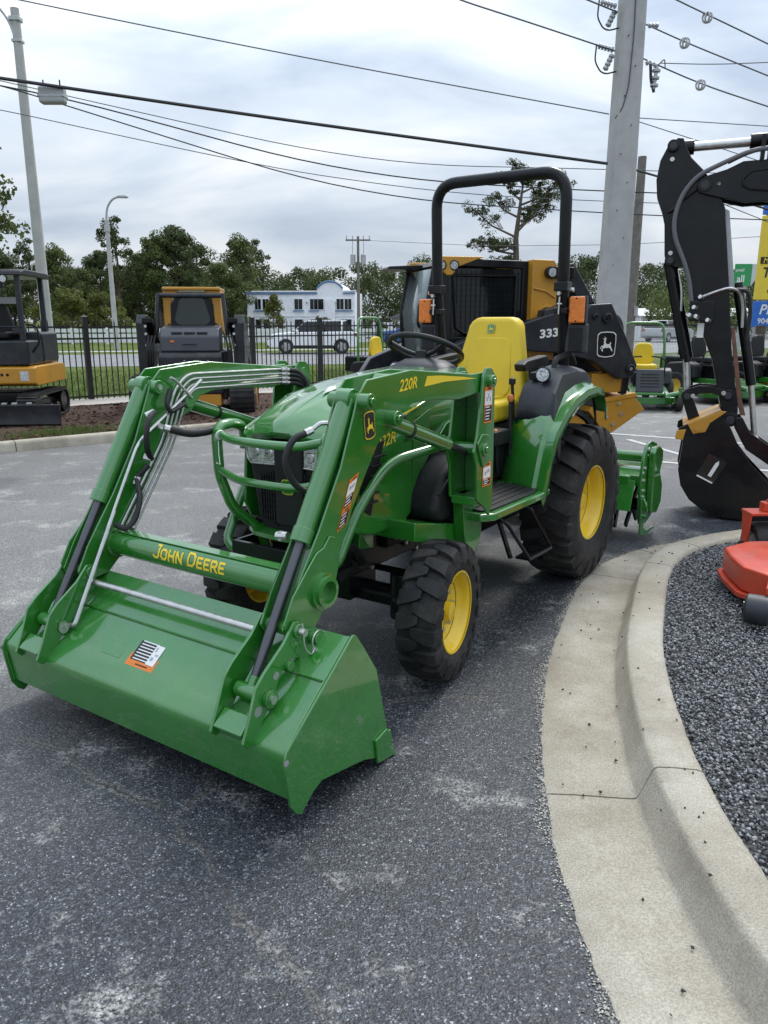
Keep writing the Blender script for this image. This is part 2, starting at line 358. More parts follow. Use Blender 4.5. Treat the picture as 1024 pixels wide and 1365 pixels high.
def put2d(mb, vs_, fs, o, u, v, off=0.):
    o, u, v = Vector(o), Vector(u), Vector(v); n = u.cross(v).normalized()
    return mb.add([o+u*p[0]+v*p[1]+n*off for p in vs_], fs)
DEER = [(.24, .66), (.30, .73), (.30, .80), (.22, .86), (.24, .90), (.32, .85), (.33, .95), (.37, .96), (.375, .85), (.45, .91), (.48, .88), (.40, .79), (.44, .75), (.41, .71), (.44, .60), (.58, .555), (.74, .58), (.79, .68), (.86, .64), (.83, .52), (.86, .44), (.99, .22), (1., .14), (.93, .18), (.79, .34), (.68, .37), (.55, .355), (.40, .36), (.28, .33), (.19, .25), (.25, .19), (.22, .14), (.09, .24), (.17, .37), (.24, .42), (.10, .40), (.03, .28), (0., .33), (.08, .46), (.24, .50), (.30, .57), (.31, .63)]
def octo(w, h, k=.28, bul=.04):
    a, b = w/2, h/2; c = k*w
    return [(-a+c*.5, -b), (0, -b-bul*h), (a-c*.5, -b), (a-c*.12, -b+c*.35), (a, 0.15*h), (a-c*.05, b-c*.4), (a-c*.5, b), (0, b+bul*h*.6), (-a+c*.5, b), (-a+c*.05, b-c*.4), (-a, .15*h), (-a+c*.12, -b+c*.35)]
def emblem(parent, o, u, v, w, h, back, front, name='emblem', ring=.06, flip=False):
    """leaping-deer badge: dark shield, light outline, light deer"""
    mb = MB(); o = Vector(o); u = Vector(u).normalized(); v = Vector(v).normalized(); n = u.cross(v).normalized()
    for i, (k, off) in enumerate(((1.0, .0012), (1-ring, .0022), (1-ring*2.4, .0032))):
        mb.mat(0 if i != 1 else 1); pl = octo(w*k, h*k); put2d(mb, pl, [tuple(range(len(pl)))], o, u, v, off)
    mb.mat(1); f = -1 if flip else 1
    pts = [((p[0]-.5)*w*.62*f, (p[1]-.55)*h*.70) for p in DEER]
    put2d(mb, pts, [tuple(range(len(pts)))], o, u, v, .0042)
    return mb.build(name, [back, front], parent, smooth=0, fix=False)
def decal(parent, o, u, v, w, h, rows, name='warning_label'):
    """rows: list of (height fraction, material index) from the top; 0 orange 1 white 2 black"""
    mb = MB(); o = Vector(o); u = Vector(u).normalized(); v = Vector(v).normalized()
    def rect(x0, x1, y0, y1, m, off): mb.mat(m); put2d(mb, [(x0, y0), (x1, y0), (x1, y1), (x0, y1)], [(0, 1, 2, 3)], o, u, v, off)
    rect(0, w, 0, h, 0, .0012); y = h; b = w*.07
    for fr, m in rows:
        y2 = y-fr*h; rect(b, w-b, y2+b*.4, y-b*.4, m, .002)
        if m == 2:
            k = max(3, int(fr*h/.0125))
            for i in range(k):
                yy = y-(i+.7)/(k+.4)*fr*h; rect(b*2, w-b*(2+random.random()*4), yy, yy+fr*h*.34/k, 1, .0027)
        elif m == 1:
            for i in range(3):
                xx = w*(.25+.2*i); yy = y2+fr*h*(.25+.25*random.random()); rect(xx, xx+w*.12, yy, yy+fr*h*.28, 3, .0027)
        elif m == 0:
            rect(w*.35, w-b*3, y2+fr*h*.3, y2+fr*h*.6, 2, .0027)
        y = y2
    return mb.build(name, [OR, WH, BL, GLV], parent, smooth=0, fix=False)

STROKE = {'J': ([[(.62, 1), (.62, .22), (.48, .06), (.20, .06), (.04, .18)], [(.34, 1), (.66, 1)]], .70), 'O': ([[(.25, .06), (.06, .25), (.06, .75), (.25, .94), (.62, .94), (.81, .75), (.81, .25), (.62, .06), (.25, .06)]], .87),
 'H': ([[(.08, 0), (.08, 1)], [(.78, 0), (.78, 1)], [(.08, .5), (.78, .5)]], .86), 'N': ([[(.08, 0), (.08, 1)], [(.10, .95), (.80, .05)], [(.82, 0), (.82, 1)]], .90), 'D': ([[(.08, .06), (.08, .94), (.56, .94), (.80, .72), (.80, .28), (.56, .06), (.08, .06)]], .87),
 'E': ([[(.68, .06), (.08, .06), (.08, .94), (.68, .94)], [(.08, .5), (.60, .5)]], .72), 'R': ([[(.08, 0), (.08, .94), (.60, .94), (.76, .80), (.76, .60), (.60, .46), (.08, .46)], [(.46, .46), (.80, 0)]], .84)}
def stroke_text(word, h, t, gap):
    """bold block letters as small quads; word is a list of (letter, height factor)"""
    vs_, fs, x = [], [], 0.
    for ch, k in word:
        if ch == ' ': x += h*.42; continue
        strokes, w = STROKE[ch]; H_ = h*k
        for st in strokes:
            for (ax, ay), (bx, by) in zip(st[:-1], st[1:]):
                p = np.array([ax, ay])*H_; q = np.array([bx, by])*H_; d = q-p; l = np.hypot(*d); d /= l; n = np.array([-d[1], d[0]])*t*.5; p = p-d*t*.42; q = q+d*t*.42; m = max(2, int(l/(h*.14)))
                for i in range(m):
                    u0, u1 = p+(q-p)*i/m, p+(q-p)*(i+1)/m; o = len(vs_); vs_ += [tuple(z+np.array([x, 0])) for z in (u0-n, u1-n, u1+n, u0+n)]; fs.append((o, o+1, o+2, o+3))
        x += w*H_+gap
    return vs_, fs, x
# ================================================================== setting
def flat(name, poly, z, m, kind='structure', sub=0):
    mb = MB(); mb.add([(x, y, z) for x, y in poly], [tuple(range(len(poly)))]); o = mb.build(name, m, smooth=0, fix=False)
    if o.data.polygons[0].normal.z < 0: o.data.flip_normals()
    o['kind'] = kind; return o
def FL(s, d=0.): return (-5.75+.77*s-.64*d, 15.2+.64*s+.77*d)     # along the iron fence; d = beyond it
def KL(s, d=0.): return (-4.80+.777*s-.629*d, 9.50+.629*s+.777*d)   # along the left kerb
flat('lawn', [(-900, -60), (900, -60), (900, 1500), (-900, 1500)], -.006, LAWN)
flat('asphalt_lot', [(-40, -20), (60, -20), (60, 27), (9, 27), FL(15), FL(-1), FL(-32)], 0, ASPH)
flat('road', [(-120, 14), (-30, 24.6), (-12, 28), (1.75, 30.6), (19, 44), (60, 80), (120, 120), (120, 150), (50, 96), (16, 57), (2.5, 43), (-16, 38.2), (-36, 34.5), (-120, 20)], .002, ROAD)
flat('road_line', [(-30, 29.6), (-12, 33), (2.2, 36.6), (18, 50.5), (60, 88), (60, 88.3), (18, 50.7), (2.2, 36.75), (-12, 33.14), (-30, 29.74)], .006, PAINT)
flat('pavement', [(-60, 33.2), (-36, 37.5), (-16, 41.6), (2.5, 46.5), (2.5, 48), (-16, 43.1), (-36, 39), (-60, 34.7)], .004, P('far_concrete', (.40, .39, .37), .9, var=.08))
flat('car_park', [(-26, 60), (30, 66), (40, 110), (-26, 110)], .0, ROAD)
# mulch bed with kerb along the left
bed = []
mb = MB(); rows = []
for i in range(60):
    s = -9+i*18.2/59; r = []
    for k in range(22):
        d = .14+k*3.86/21; x, y = KL(s, d); r.append((x, y, .105+.03*math.sin(i*.9+k)*math.sin(k*1.3)+random.uniform(-.012, .02)+(-.02 if k in (0,) else 0)))
    rows.append(r)
mb.sheet(rows); struct(mb.build('mulch_bed', MULCH))
flat('concrete_strip', [KL(-20, 4.0), KL(9.2, 4.0), FL(10, .15), FL(-18, .15)], .112, P('pale_concrete', (.42, .39, .35), .9, var=.12, vscale=2, bump=.2, bscale=80))
kb = bpy.data.objects.new('kerb', None); COL.objects.link(kb); kb['kind'] = 'structure'
for i in range(8):
    s0, s1 = -9+i*2.3, -9+(i+1)*2.3-.012; mb = MB(); rows = []
    for s in np.linspace(s0, s1, 5):
        rows.append([(*KL(s, d), z) for d, z in ((-.012, 0), (0.0, .09), (.012, .118), (.03, .128), (.12, .130), (.15, .118), (.155, .0))])
    mb.sheet(rows); n = 7; mb.f += [tuple(range(n)), tuple(len(mb.v)-n+k for k in range(n))]; mb.m += [0, 0]; mb.build('kerb_slab', CONC, kb, smooth=50)
# curved kerb and gutter round the gravel island
CP = [(1.6, -.6), (1.1, .3), (.93, 1.0), (.845, 1.55), (.833, 1.972), (.862, 2.323), (.905, 2.6), (.984, 2.977), (1.104, 3.413), (1.289, 3.917), (1.502, 4.439), (1.70, 4.80), (1.97, 5.10), (2.35, 5.34), (2.85, 5.52), (3.6, 5.66), (5, 5.75), (7.5, 5.7)]
def crv(pts, m=14):
    q = []
    for i in range(1, len(pts)-2):
        p0, p1, p2, p3 = [np.array(pts[i+k]) for k in (-1, 0, 1, 2)]
        for t in np.linspace(0, 1, m, endpoint=False): q.append(.5*((2*p1)+(-p0+p2)*t+(2*p0-5*p1+4*p2-p3)*t*t+(-p0+3*p1-3*p2+p3)*t**3))
    return np.array(q)
C2 = crv(CP, 24); seg = np.hypot(*np.diff(C2, axis=0).T); AR = np.concatenate([[0], np.cumsum(seg)])
TG = np.gradient(C2, axis=0); TG /= np.linalg.norm(TG, axis=1)[:, None]; NR = np.stack([TG[:, 1], -TG[:, 0]], 1)      # normal points to the gravel side
def KC(s, off): 
    p = [np.interp(s, AR, C2[:, i]) for i in (0, 1)]; n = [np.interp(s, AR, NR[:, i]) for i in (0, 1)]; return p[0]+n[0]*off, p[1]+n[1]*off
iy = int(np.argmin(abs(C2[:, 1]-2.325)+abs(C2[:, 0]-.862))); sj = AR[iy]
kg = bpy.data.objects.new('kerb_and_gutter', None); COL.objects.link(kg); kg['kind'] = 'structure'
bounds = [0.05, sj-.0, sj+2.42, sj+3.05, sj+5.2, AR[-1]-.02]
rngk = np.random.default_rng(3)
for a, b in zip(bounds[:-1], bounds[1:]):
    mb = MB(); rows = []; m = max(6, int((b-a)/.035))
    for s in np.linspace(a+.004, b-.004, m):
        w = .0
        j = rngk.uniform(-.006, .006)
        fade = max(0., min(1., (s-(sj+2.3))/1.4))
        prof = [(-.30+j+.10*fade, .0015), (-.29+j+.10*fade, .006), (-.20, .009), (-.09, .008), (-.02, .008), (.000, .010), (.010, .020), (.048, .118), (.054, .130), (.064, .136), (.11, .138), (.19, .135), (.212, .128), (.22, .10), (.22, .0)]
        rows.append([(*KC(s, o+ (rngk.uniform(-.002, .002) if 0 < k < 13 else 0)), z) for k, (o, z) in enumerate(prof)])
    mb.sheet(rows); n = 15; mb.f += [tuple(range(n)), tuple(len(mb.v)-n+k for k in range(n))]; mb.m += [0, 0]
    mb.build('kerb_slab', CONC, kg, smooth=60)
isl = [KC(s, .215) for s in np.linspace(.05, AR[-1]-.05, 90)]+[(9, 5.4), (9, -2), (2.5, -2)]
flat('gravel_bed', isl, .098, GRAV)
# painted bay lines
flat('bay_line', [(3.05, 11.30), (5.6, 9.75), (5.62, 9.85), (3.07, 11.41)], .004, PAINT)
flat('bay_line', [(3.35, 10.62), (3.66, 9.20), (3.74, 9.22), (3.44, 10.64)], .004, PAINT)
flat('bay_line', [(2.0, 9.5), (4.8, 7.95), (4.83, 8.04), (2.03, 9.60)], .004, PAINT)
# stones: closed little polyhedra joined into one sheet of gravel
def stones(name, pts, rad, m, squash=.7, rng=RNG):
    n = len(pts); base = np.array([(1, 0, 0), (-1, 0, 0), (0, 1, 0), (0, -1, 0), (0, 0, 1), (0, 0, -1)], float)
    d = base[None]*rng.uniform(.65, 1.25, (n, 6, 1))+rng.uniform(-.28, .28, (n, 6, 3)); ang = rng.uniform(0, 6.28, n); tl = rng.uniform(-.6, .6, n)
    d[..., 2] *= squash
    c, s = np.cos(tl), np.sin(tl); y, z = d[..., 1].copy(), d[..., 2].copy(); d[..., 1] = c[:, None]*y-s[:, None]*z; d[..., 2] = s[:, None]*y+c[:, None]*z
    c, s = np.cos(ang), np.sin(ang); x, y = d[..., 0].copy(), d[..., 1].copy(); d[..., 0] = c[:, None]*x-s[:, None]*y; d[..., 1] = s[:, None]*x+c[:, None]*y
    v = (pts[:, None, :]+d*rad[:, None, None]).reshape(-1, 3)
    tri = np.array([(0, 2, 4), (2, 1, 4), (1, 3, 4), (3, 0, 4), (2, 0, 5), (1, 2, 5), (3, 1, 5), (0, 3, 5)])
    f = (tri[None]+6*np.arange(n)[:, None, None]).reshape(-1, 3)
    me = bpy.data.meshes.new(name); me.vertices.add(len(v)); me.vertices.foreach_set('co', v.ravel()); me.loops.add(f.size); me.loops.foreach_set('vertex_index', f.ravel().astype(np.int32)); me.polygons.add(len(f)); me.polygons.foreach_set('loop_start', np.arange(0, f.size, 3, dtype=np.int32)); me.polygons.foreach_set('loop_total', np.full(len(f), 3, dtype=np.int32)); me.update(); me.validate(); me.materials.append(m)
    o = bpy.data.objects.new(name, me); COL.objects.link(o); o['kind'] = 'stuff'; return o
n = 78000; sx = RNG.uniform(.05, AR[-1]-1.5, n*2); of = .20+RNG.beta(1, 1.3, n*2)*2.2
px, py = KC(sx, 0); nx = np.interp(sx, AR, NR[:, 0]); ny = np.interp(sx, AR, NR[:, 1]); px = px+nx*of; py = py+ny*of
ok = (py > 1.3) & (py < 5.6) & (px < 3.6) & (px > .8)
# keep every stone on the island side of the kerb
dm = np.min(np.hypot(px[:, None]-C2[None, ::6, 0], py[:, None]-C2[None, ::6, 1]), axis=1); ok &= dm > .20
px, py = px[ok][:n], py[ok][:n]; rad = RNG.uniform(.0038, .0095, len(px))
o = stones('gravel', np.stack([px, py, .100+RNG.uniform(0, .016, len(px))], 1), rad, STN); tag(o, 'loose dark grey crushed stone filling the kerbed island', 'gravel')
# stray stones lying on the kerb and gutter, and crumbled grit along the gutter edge
n = 70; s_ = RNG.uniform(.8, 5.2, n); o_ = RNG.uniform(-.26, .2, n); pp = [KC(a, b) for a, b in zip(s_, o_)]
zz_ = [(.012 if b < 0 else .012+min(1, b/.06)*.124) for b in o_]
o = stones('stray_pebbles', np.array([(p[0], p[1], z+.004) for p, z in zip(pp, zz_)]), RNG.uniform(.004, .0085, n), P('dark_pebble', (.05, .045, .04), .8)); tag(o, 'scattered dark pebbles lying on the concrete gutter and kerb', 'pebbles')
n = 9000; s_ = RNG.uniform(.3, 6.5, n); o_ = -.296-abs(RNG.normal(0, .030, n))*(.5+.6*np.sin(s_*9)**2)-.012*np.sin(s_*7)+RNG.uniform(0, .02, n); o_ += .10*np.clip((s_-(sj+2.3))/1.4, 0, 1); pp = np.array([KC(a, b) for a, b in zip(s_, o_)])
o = stones('gutter_edge_grit', np.stack([pp[:, 0], pp[:, 1], np.full(n, .002)], 1), RNG.uniform(.0018, .0058, n), leafmat('pale_grit', (.22, .21, .19), (.80, .77, .70)), .35); tag(o, 'crumbled pale grit along the edge between asphalt and gutter', 'grit')
n = 260; o = stones('loose_grit', np.stack([RNG.uniform(-1.8, .8, n), RNG.uniform(1.2, 3.2, n), np.full(n, .002)], 1), RNG.uniform(.001, .0032, n), leafmat('loose_grit_stone', (.12, .12, .12), (.6, .6, .58)), .5); tag(o, 'fine pale grit scattered over the near asphalt', 'grit')
n = 6000; ss = RNG.uniform(-8, 9, n); dd = RNG.uniform(.2, 3.9, n); kk = np.array([KL(a, b) for a, b in zip(ss, dd)])
o = stones('bark_chips', np.stack([kk[:, 0], kk[:, 1], np.full(n, .125)], 1), RNG.uniform(.012, .04, n), leafmat('bark_chip', (.05, .028, .02), (.20, .12, .08)), .3); tag(o, 'brown bark chips covering the bed behind the left kerb', 'mulch')
# grass blades
def blades(name, pts, h, w, m, label):
    n = len(pts); a = RNG.uniform(0, 6.28, n); le = RNG.uniform(-.6, .6, (n, 2)); hh = h*RNG.uniform(.5, 1.2, n)
    dx, dy = np.cos(a)*w, np.sin(a)*w; v = np.zeros((n, 3, 3)); v[:, 0] = pts; v[:, 1] = pts; v[:, 2] = pts
    v[:, 0, 0] -= dx; v[:, 0, 1] -= dy; v[:, 1, 0] += dx; v[:, 1, 1] += dy; v[:, 2, 2] += hh; v[:, 2, 0] += le[:, 0]*hh; v[:, 2, 1] += le[:, 1]*hh
    me = bpy.data.meshes.new(name); me.from_pydata(v.reshape(-1, 3).tolist(), [], np.arange(3*n).reshape(-1, 3).tolist()); me.materials.append(m)
    o = bpy.data.objects.new(name, me); COL.objects.link(o); o['kind'] = 'stuff'; o['label'] = label; o['category'] = 'grass'; return o
n = 26000; ss = RNG.uniform(-6, 16, n); dd = .2+RNG.beta(1, 1.6, n)*11; kk = np.array([FL(a, b) for a, b in zip(ss, dd)]); kk = kk[kk[:, 1] < 27.5+.15*kk[:, 0]]
blades('verge_grass', np.stack([kk[:, 0], kk[:, 1], np.full(len(kk), -.01)], 1), .085, .010, GRS, 'short mown grass on the verge behind the iron fence')
n = 900; kk = np.array([KL(RNG.normal(1.0, .55), RNG.uniform(.25, .8)) for _ in range(n)]); blades('bed_grass', np.stack([kk[:, 0], kk[:, 1], np.full(n, .10)], 1), .10, .006, GRS, 'patch of thin grass in the mulch in front of the small excavator blade')
# ================================================================== green compact tractor with front loader
TR = thing('compact_tractor', 'green compact tractor with front loader, yellow seat and black roll bar', 'tractor', (0.768, 5.106, 0), R(-124))
def both(fn, name, mats, parent=None, **k):
    """fn(mb) builds the left (+y) piece; the right one is its mirror image"""
    mb = MB(); fn(mb); a = mb.build(name, mats, parent or TR, **k); b = mb.mirror().build(name, mats, parent or TR, **k); return a, b

# ---------------------------------------------------------------- wheels
def tyre_mesh(Rr, Wd, rim, n, h, skew, hand=1, lw=.46):
    mb = MB(); q = Wd/2
    prof = [(rim, q*.80), (rim+.012, q*.86), ((rim+Rr)/2-.01, q*1.0), (Rr-h-.045, q*.98), (Rr-h-.012, q*.90), (Rr-h, q*.72), (Rr-h+.004, 0)]
    prof = prof+[(r, -w) for r, w in prof[-2::-1]]
    mb.lathe(prof, n=64)
    pitch = 2*math.pi*Rr/n
    for side in (1, -1):
        for i in range(n):
            s0 = (i+(0 if side > 0 else .5))*pitch
            ws = [-.16, -.02, .25, .50, .74, .90, .985, 1.02]
            rt = [Rr-.004, Rr, Rr, Rr-.002, Rr-.006, Rr-.016, Rr-.045, Rr-.085*Rr/.45]
            hw = [lw*.22, lw*.34, lw*.42, lw*.46, lw*.50, lw*.54, lw*.50, lw*.30]
            vs_ = []
            for w, r, b in zip(ws, rt, hw):
                sc = s0+hand*skew*q*max(0, 1-w)**1.25
                for sg, base in ((-1, 0), (1, 0), (-1, 1), (1, 1)):
                    a = (sc+sg*(b+(0.05 if base else 0))*pitch)/Rr; rr = r if not base else min(r-.004, Rr-h-.006) if w < .93 else r-.03
                    vs_.append((rr*math.cos(a), side*w*q, rr*math.sin(a)))
            fs = []
            for k in range(len(ws)-1):
                o = k*4; p = o+4
                fs += [(o, o+1, p+1, p), (o, p, p+2, o+2), (o+1, o+3, p+3, p+1)]
            fs += [(0, 2, 3, 1), (len(vs_)-4, len(vs_)-3, len(vs_)-1, len(vs_)-2)]
            mb.add(vs_, fs)
    return mb
def rim_mesh(r, half, deep, bolts):
    mb = MB()
    prof = [(r*.93, -half*.6), (r*1.0, -half*.8), (r*1.06, -half*.82), (r*1.07, -half*.78), (r*1.0, -half*.7), (r*.90, -half*.3), (r*.88, half-deep-.01), (r*.80, half-deep-.005), (r*.62, half-deep-.025), (r*.40, half-deep-.02), (0.001, half-deep-.02)]
    mb.lathe(prof, n=48)
    prof = [(r*.80, half-deep-.002), (r*.90, half-deep+.012), (r*.93, half*.45), (r*.955, half*.62), (r*1.0, half*.74), (r*1.03, half*.77), (r*1.07, half*.79), (r*1.075, half*.83), (r*1.05, half*.84), (r*1.02, half*.82)]
    mb.lathe(prof, n=48); return mb
def wheel(x, y, z, tm, rm, r, half, deep, side, steer=0, nb=6):
    """a wheel: yellow rim with tyre, hub and bolts as sub-parts"""
    o = bpy.data.objects.new('wheel', rm); COL.objects.link(o); o.parent = TR; o.location = (x, y, z); o.rotation_euler = (0, random.random()*.3, (0 if side > 0 else math.pi)+steer)
    t = bpy.data.objects.new('tyre', tm); COL.objects.link(t); t.parent = o
    h = MB(); h.lathe([(.001, half-deep+.035), (r*.24, half-deep+.032), (r*.27, half-deep-.02)], n=20); h.build('hub', YE, o)
    for i in range(nb):
        a = 2*math.pi*i/nb; c = (math.cos(a)*r*.5, 0, math.sin(a)*r*.5); b = MB(); b.cyl((c[0], half-deep-.02, c[2]), (c[0], half-deep+.008, c[2]), .013, 6); b.build('wheel_bolt', ZN, o)
    return o
def share(mb, mat, smooth=30):
    o = mb.build('tmp', mat, smooth=smooth); me = o.data; bpy.data.objects.remove(o); return me
ft = share(tyre_mesh(.322, .200, .190, 18, .026, .22, lw=.60), RB); fr = share(rim_mesh(.178, .100, .075, 6), YE)
rt_ = share(tyre_mesh(.488, .335, .232, 21, .036, .34, lw=.56), RB); rr_ = share(rim_mesh(.222, .165, .12, 8), YE)
for sd_ in (1, -1):
    wheel(1.777, sd_*.584, .320, ft, fr, .178, .100, .075, sd_, steer=R(8.5))
    wheel(0, sd_*.528, .487, rt_, rr_, .222, .165, .12, sd_, nb=8)

# ---------------------------------------------------------------- chassis, axles, engine
mb = MB(); mb.span(.95, 2.05, -.19, .19, .44, .74); mb.span(1.1, 1.9, -.15, .15, .74, 1.0); mb.span(-.28, 1.0, -.17, .17, .34, .72); mb.span(-.30, .3, -.24, .24, .42, .66)
mb.build('chassis', BK, TR, bevel=.012)
mb = MB(); mb.cyl((1.777, -.40, .335), (1.777, .40, .335), .052, 16); mb.box((1.777, 0, .38), (.22, .30, .15))
for s in (1, -1): mb.cyl((1.777, s*.38, .24), (1.777, s*.38, .46), .062, 14); mb.cyl((1.777, s*.36, .32), (1.777, s*.50, .32), .075, 16)
mb.tube([(1.62, -.30, .40), (1.62, .30, .40)], .018, 8); mb.build('front_axle', BK, TR, bevel=.004)
mb = MB(); mb.cyl((0, -.42, .487), (0, .42, .487), .095, 18); mb.build('rear_axle', BK, TR)
mb = MB()
for i in range(16):
    x = random.uniform(1.0, 2.0); z = random.uniform(.45, .72); s = random.choice((1, -1)); mb.box((x, s*.20, z), (random.uniform(.04, .16), .05, random.uniform(.04, .10)))
for i in range(7):
    x = random.uniform(1.0, 1.9); mb.tube([(x, .22, .50), (x+.12, .25, .62), (x+.3, .22, .70)], .011, 6, fil=.05)
mb.each('engine_fitting', BP, TR, bevel=.004)
mb = MB()
for i in range(9): mb.cyl((1.02+.1*i, .224, .47+.05*(i % 4)), (1.02+.1*i, .238, .47+.05*(i % 4)), .011, 6)
mb.each('bolt', ZN, TR)
# black front weight box
mb = MB(); mb.span(2.02, 2.22, -.27, .27, .535, .56); mb.span(2.20, 2.225, -.275, .275, .535, .62); mb.span(2.03, 2.2, -.275, -.255, .56, .62); mb.span(2.03, 2.2, .255, .275, .56, .62); mb.span(1.9, 2.04, -.18, .18, .46, .66)
mb.build('front_bracket', BK, TR, bevel=.004)

# ---------------------------------------------------------------- hood, grille, lights
HS = [(2.178, 1.128, .185, .255, 1.088), (2.155, 1.168, .20, .272, 1.085), (2.02, 1.228, .215, .292, 1.07), (1.88, 1.276, .225, .305, 1.06), (1.62, 1.318, .232, .315, 1.05), (1.30, 1.346, .238, .32, 1.04), (1.02, 1.362, .24, .32, 1.04)]
rows = []
for x, zc, ys, yw, zb in HS:
    half = [(0, zc+.006), (ys*.30, zc+.004), (ys*.34, zc-.001), (ys*.75, zc-.006), (ys, zc-.016), (ys+(yw-ys)*.6, zc-.042), (yw*.985, zc-(zc-zb)*.45), (yw, zb)]
    full = [(x-.05*(abs(y)/.27)**2*(1 if x > 2 else .6), y, z) for y, z in [(-a, b) for a, b in half[::-1]]+half[1:]]; rows.append(full)
x0 = rows[0]; rows = [[(p[0]-.012, p[1]*.98, p[2]-.026) for p in x0]]+rows
mb = MB(); mb.sheet(rows); hood = mb.build('hood', G, TR, solid=.008, smooth=50)
def crease(mb):
    mb.tube([(2.15, .0, 1.178), (2.02, .0, 1.237), (1.88, .0, 1.286), (1.5, 0, 1.336)], .0035, 6)
mb = MB(); crease(mb); mb.build('hood_crease', G, hood)
mb = MB(); mb.add([(1.93, .035, 1.279), (1.84, .05, 1.300), (1.80, .02, 1.309), (1.83, .0, 1.304)], [(0, 1, 2, 3)]); mb.build('paper_scrap', WH, hood, solid=.001)
def sidep(mb):
    mb.prism([(2.07, 1.075), (2.10, .78), (2.06, .70), (1.92, .665), (1.66, .675), (1.57, .73), (1.50, .90), (1.40, 1.0), (1.24, 1.05), (1.05, 1.06), (1.05, 1.30), (1.3, 1.28), (1.6, 1.20), (1.85, 1.12)], .295, .315)
sp_l, sp_r = both(sidep, 'side_panel', G, bevel=.006)
def vent(mb):
    mb.prism([(2.04, 1.05), (2.02, .80), (1.95, .76), (1.90, .95), (1.84, 1.09), (1.95, 1.07)], .316, .321)
    for i in range(6): mb.box((1.95-.012*i, .323, .82+.04*i), (.10, .008, .010))
for p_, m_ in ((sp_l, 0), (sp_r, 1)):
    mb = MB(); vent(mb); (mb.mirror() if m_ else mb).build('side_vent', BP, p_, bevel=.002)
def inset(mb):
    mb.prism([(1.60, 1.14), (1.60, .84), (1.53, .90), (1.45, 1.0), (1.45, 1.19)], .316, .320); mb.tube([(1.40, .322, 1.02), (1.30, .324, 1.10), (1.22, .322, 1.12)], .006, 6)
for p_, m_ in ((sp_l, 0), (sp_r, 1)):
    mb = MB(); inset(mb); (mb.mirror() if m_ else mb).build('panel_ridge', G, p_, bevel=.003)
mb = MB(); mb.prism([(2.02, 1.125), (1.86, 1.155), (1.70, 1.188), (1.55, 1.218), (1.55, 1.212), (1.72, 1.175), (1.88, 1.138), (2.02, 1.117)], .321, .323); mb.build('yellow_stripe', YP, sp_l)
vs_, fs, w = textmesh('2032R', .075, shear=.2, bold=.001); mb = MB(); put2d(mb, vs_, fs, (1.95, .3165, 1.045), (-1, 0, .12), (0, 0, 1), .004); mb.build('model_lettering', YP, sp_l, smooth=0, fix=False)
# grille body
mb = MB(); gp = [(-.245, 1.095), (-.25, 1.0), (-.205, .72), (-.17, .665), (.17, .665), (.205, .72), (.25, 1.0), (.245, 1.095)]
mb.prism(gp, 1.98, 2.11, 'yz'); mb.prism([(-.085, 1.09), (-.075, .70), (.075, .70), (.085, 1.09)], 2.11, 2.135, 'yz'); grille = mb.build('grille', BP, TR, bevel=.012)
mb = MB()
for s in (1, -1):
    for i in range(7): y = s*(.092+i*.016); mb.box((2.115, y*(.93), .82), (.012, .007, .26-.012*i))
    for i in range(9): mb.box((2.113, s*.142, .71+.027*i), (.010, .10, .006))
mb.each('grille_bar', BP, grille, bevel=.0015)
for s in (1, -1):
    mb = MB(); mb.prism([(s*.022, 1.078), (s*.262, 1.070), (s*.255, .992), (s*.235, .968), (s*.055, .972)], 2.10, 2.118, 'yz'); hl = mb.build('headlight', BK, TR, bevel=.004)
    mb = MB(); mb.prism([(s*.034, 1.070), (s*.254, 1.063), (s*.246, .996), (s*.228, .978), (s*.062, .982)], 2.119, 2.121, 'yz'); mb.build('lens', LE, hl)
    mb = MB()
    for (ya, yb, za, zb) in ((.09, .15, 1.005, 1.045), (.17, .235, 1.0, 1.05)): mb.lathe([(.026, 0), (.020, .006), (.004, .007)], (2.1215, s*(ya+yb)/2, (za+zb)/2), 'x', 14); mb.box((2.124, s*(ya+yb)/2, za-.006), (.006, .06, .006)); mb.box((2.124, s*(ya+yb)/2, zb+.008), (.006, .06, .005))
    mb.each('reflector', ZN, hl)
    mb = MB(); q_ = [(s*.028, 1.074), (s*.258, 1.066), (s*.250, .994), (s*.232, .973), (s*.058, .977)]
    mb.tube([(2.121, y, z) for y, z in q_], .0045, 6, closed=True); mb.build('lamp_trim', ZN, hl)
emblem(grille, (2.137, .0, .885), (0, 1, 0), (0, 0, 1), .072, .068, G, YP, flip=False)

# ---------------------------------------------------------------- grille guard
mb = MB()
for s in (1, -1):
    mb.tube([(2.06, s*.215, .56), (2.07, s*.235, .64), (2.20, s*.285, .77), (2.255, s*.30, .93), (2.26, s*.30, 1.10), (2.235, s*.305, 1.145), (2.14, s*.32, 1.15), (2.05, s*.335, 1.12), (2.05, s*.335, 1.02)], .0245, 12, fil=.04)
mb.tube([(2.26, -.30, 1.125), (2.285, -.20, 1.102), (2.30, -.08, 1.10), (2.30, .08, 1.10), (2.285, .20, 1.102), (2.26, .30, 1.125)], .019, 12, fil=.04)
mb.tube([(2.255, -.30, .955), (2.28, -.17, .925), (2.295, -.06, .925), (2.295, .06, .925), (2.28, .17, .925), (2.255, .30, .955)], .018, 12, fil=.04)
mb.prism([(2.06, -.24), (2.13, -.25), (2.19, -.16), (2.205, 0), (2.19, .16), (2.13, .25), (2.06, .24)], .652, .672, 'xy')
mb.build('grille_guard', G, TR, bevel=.004)
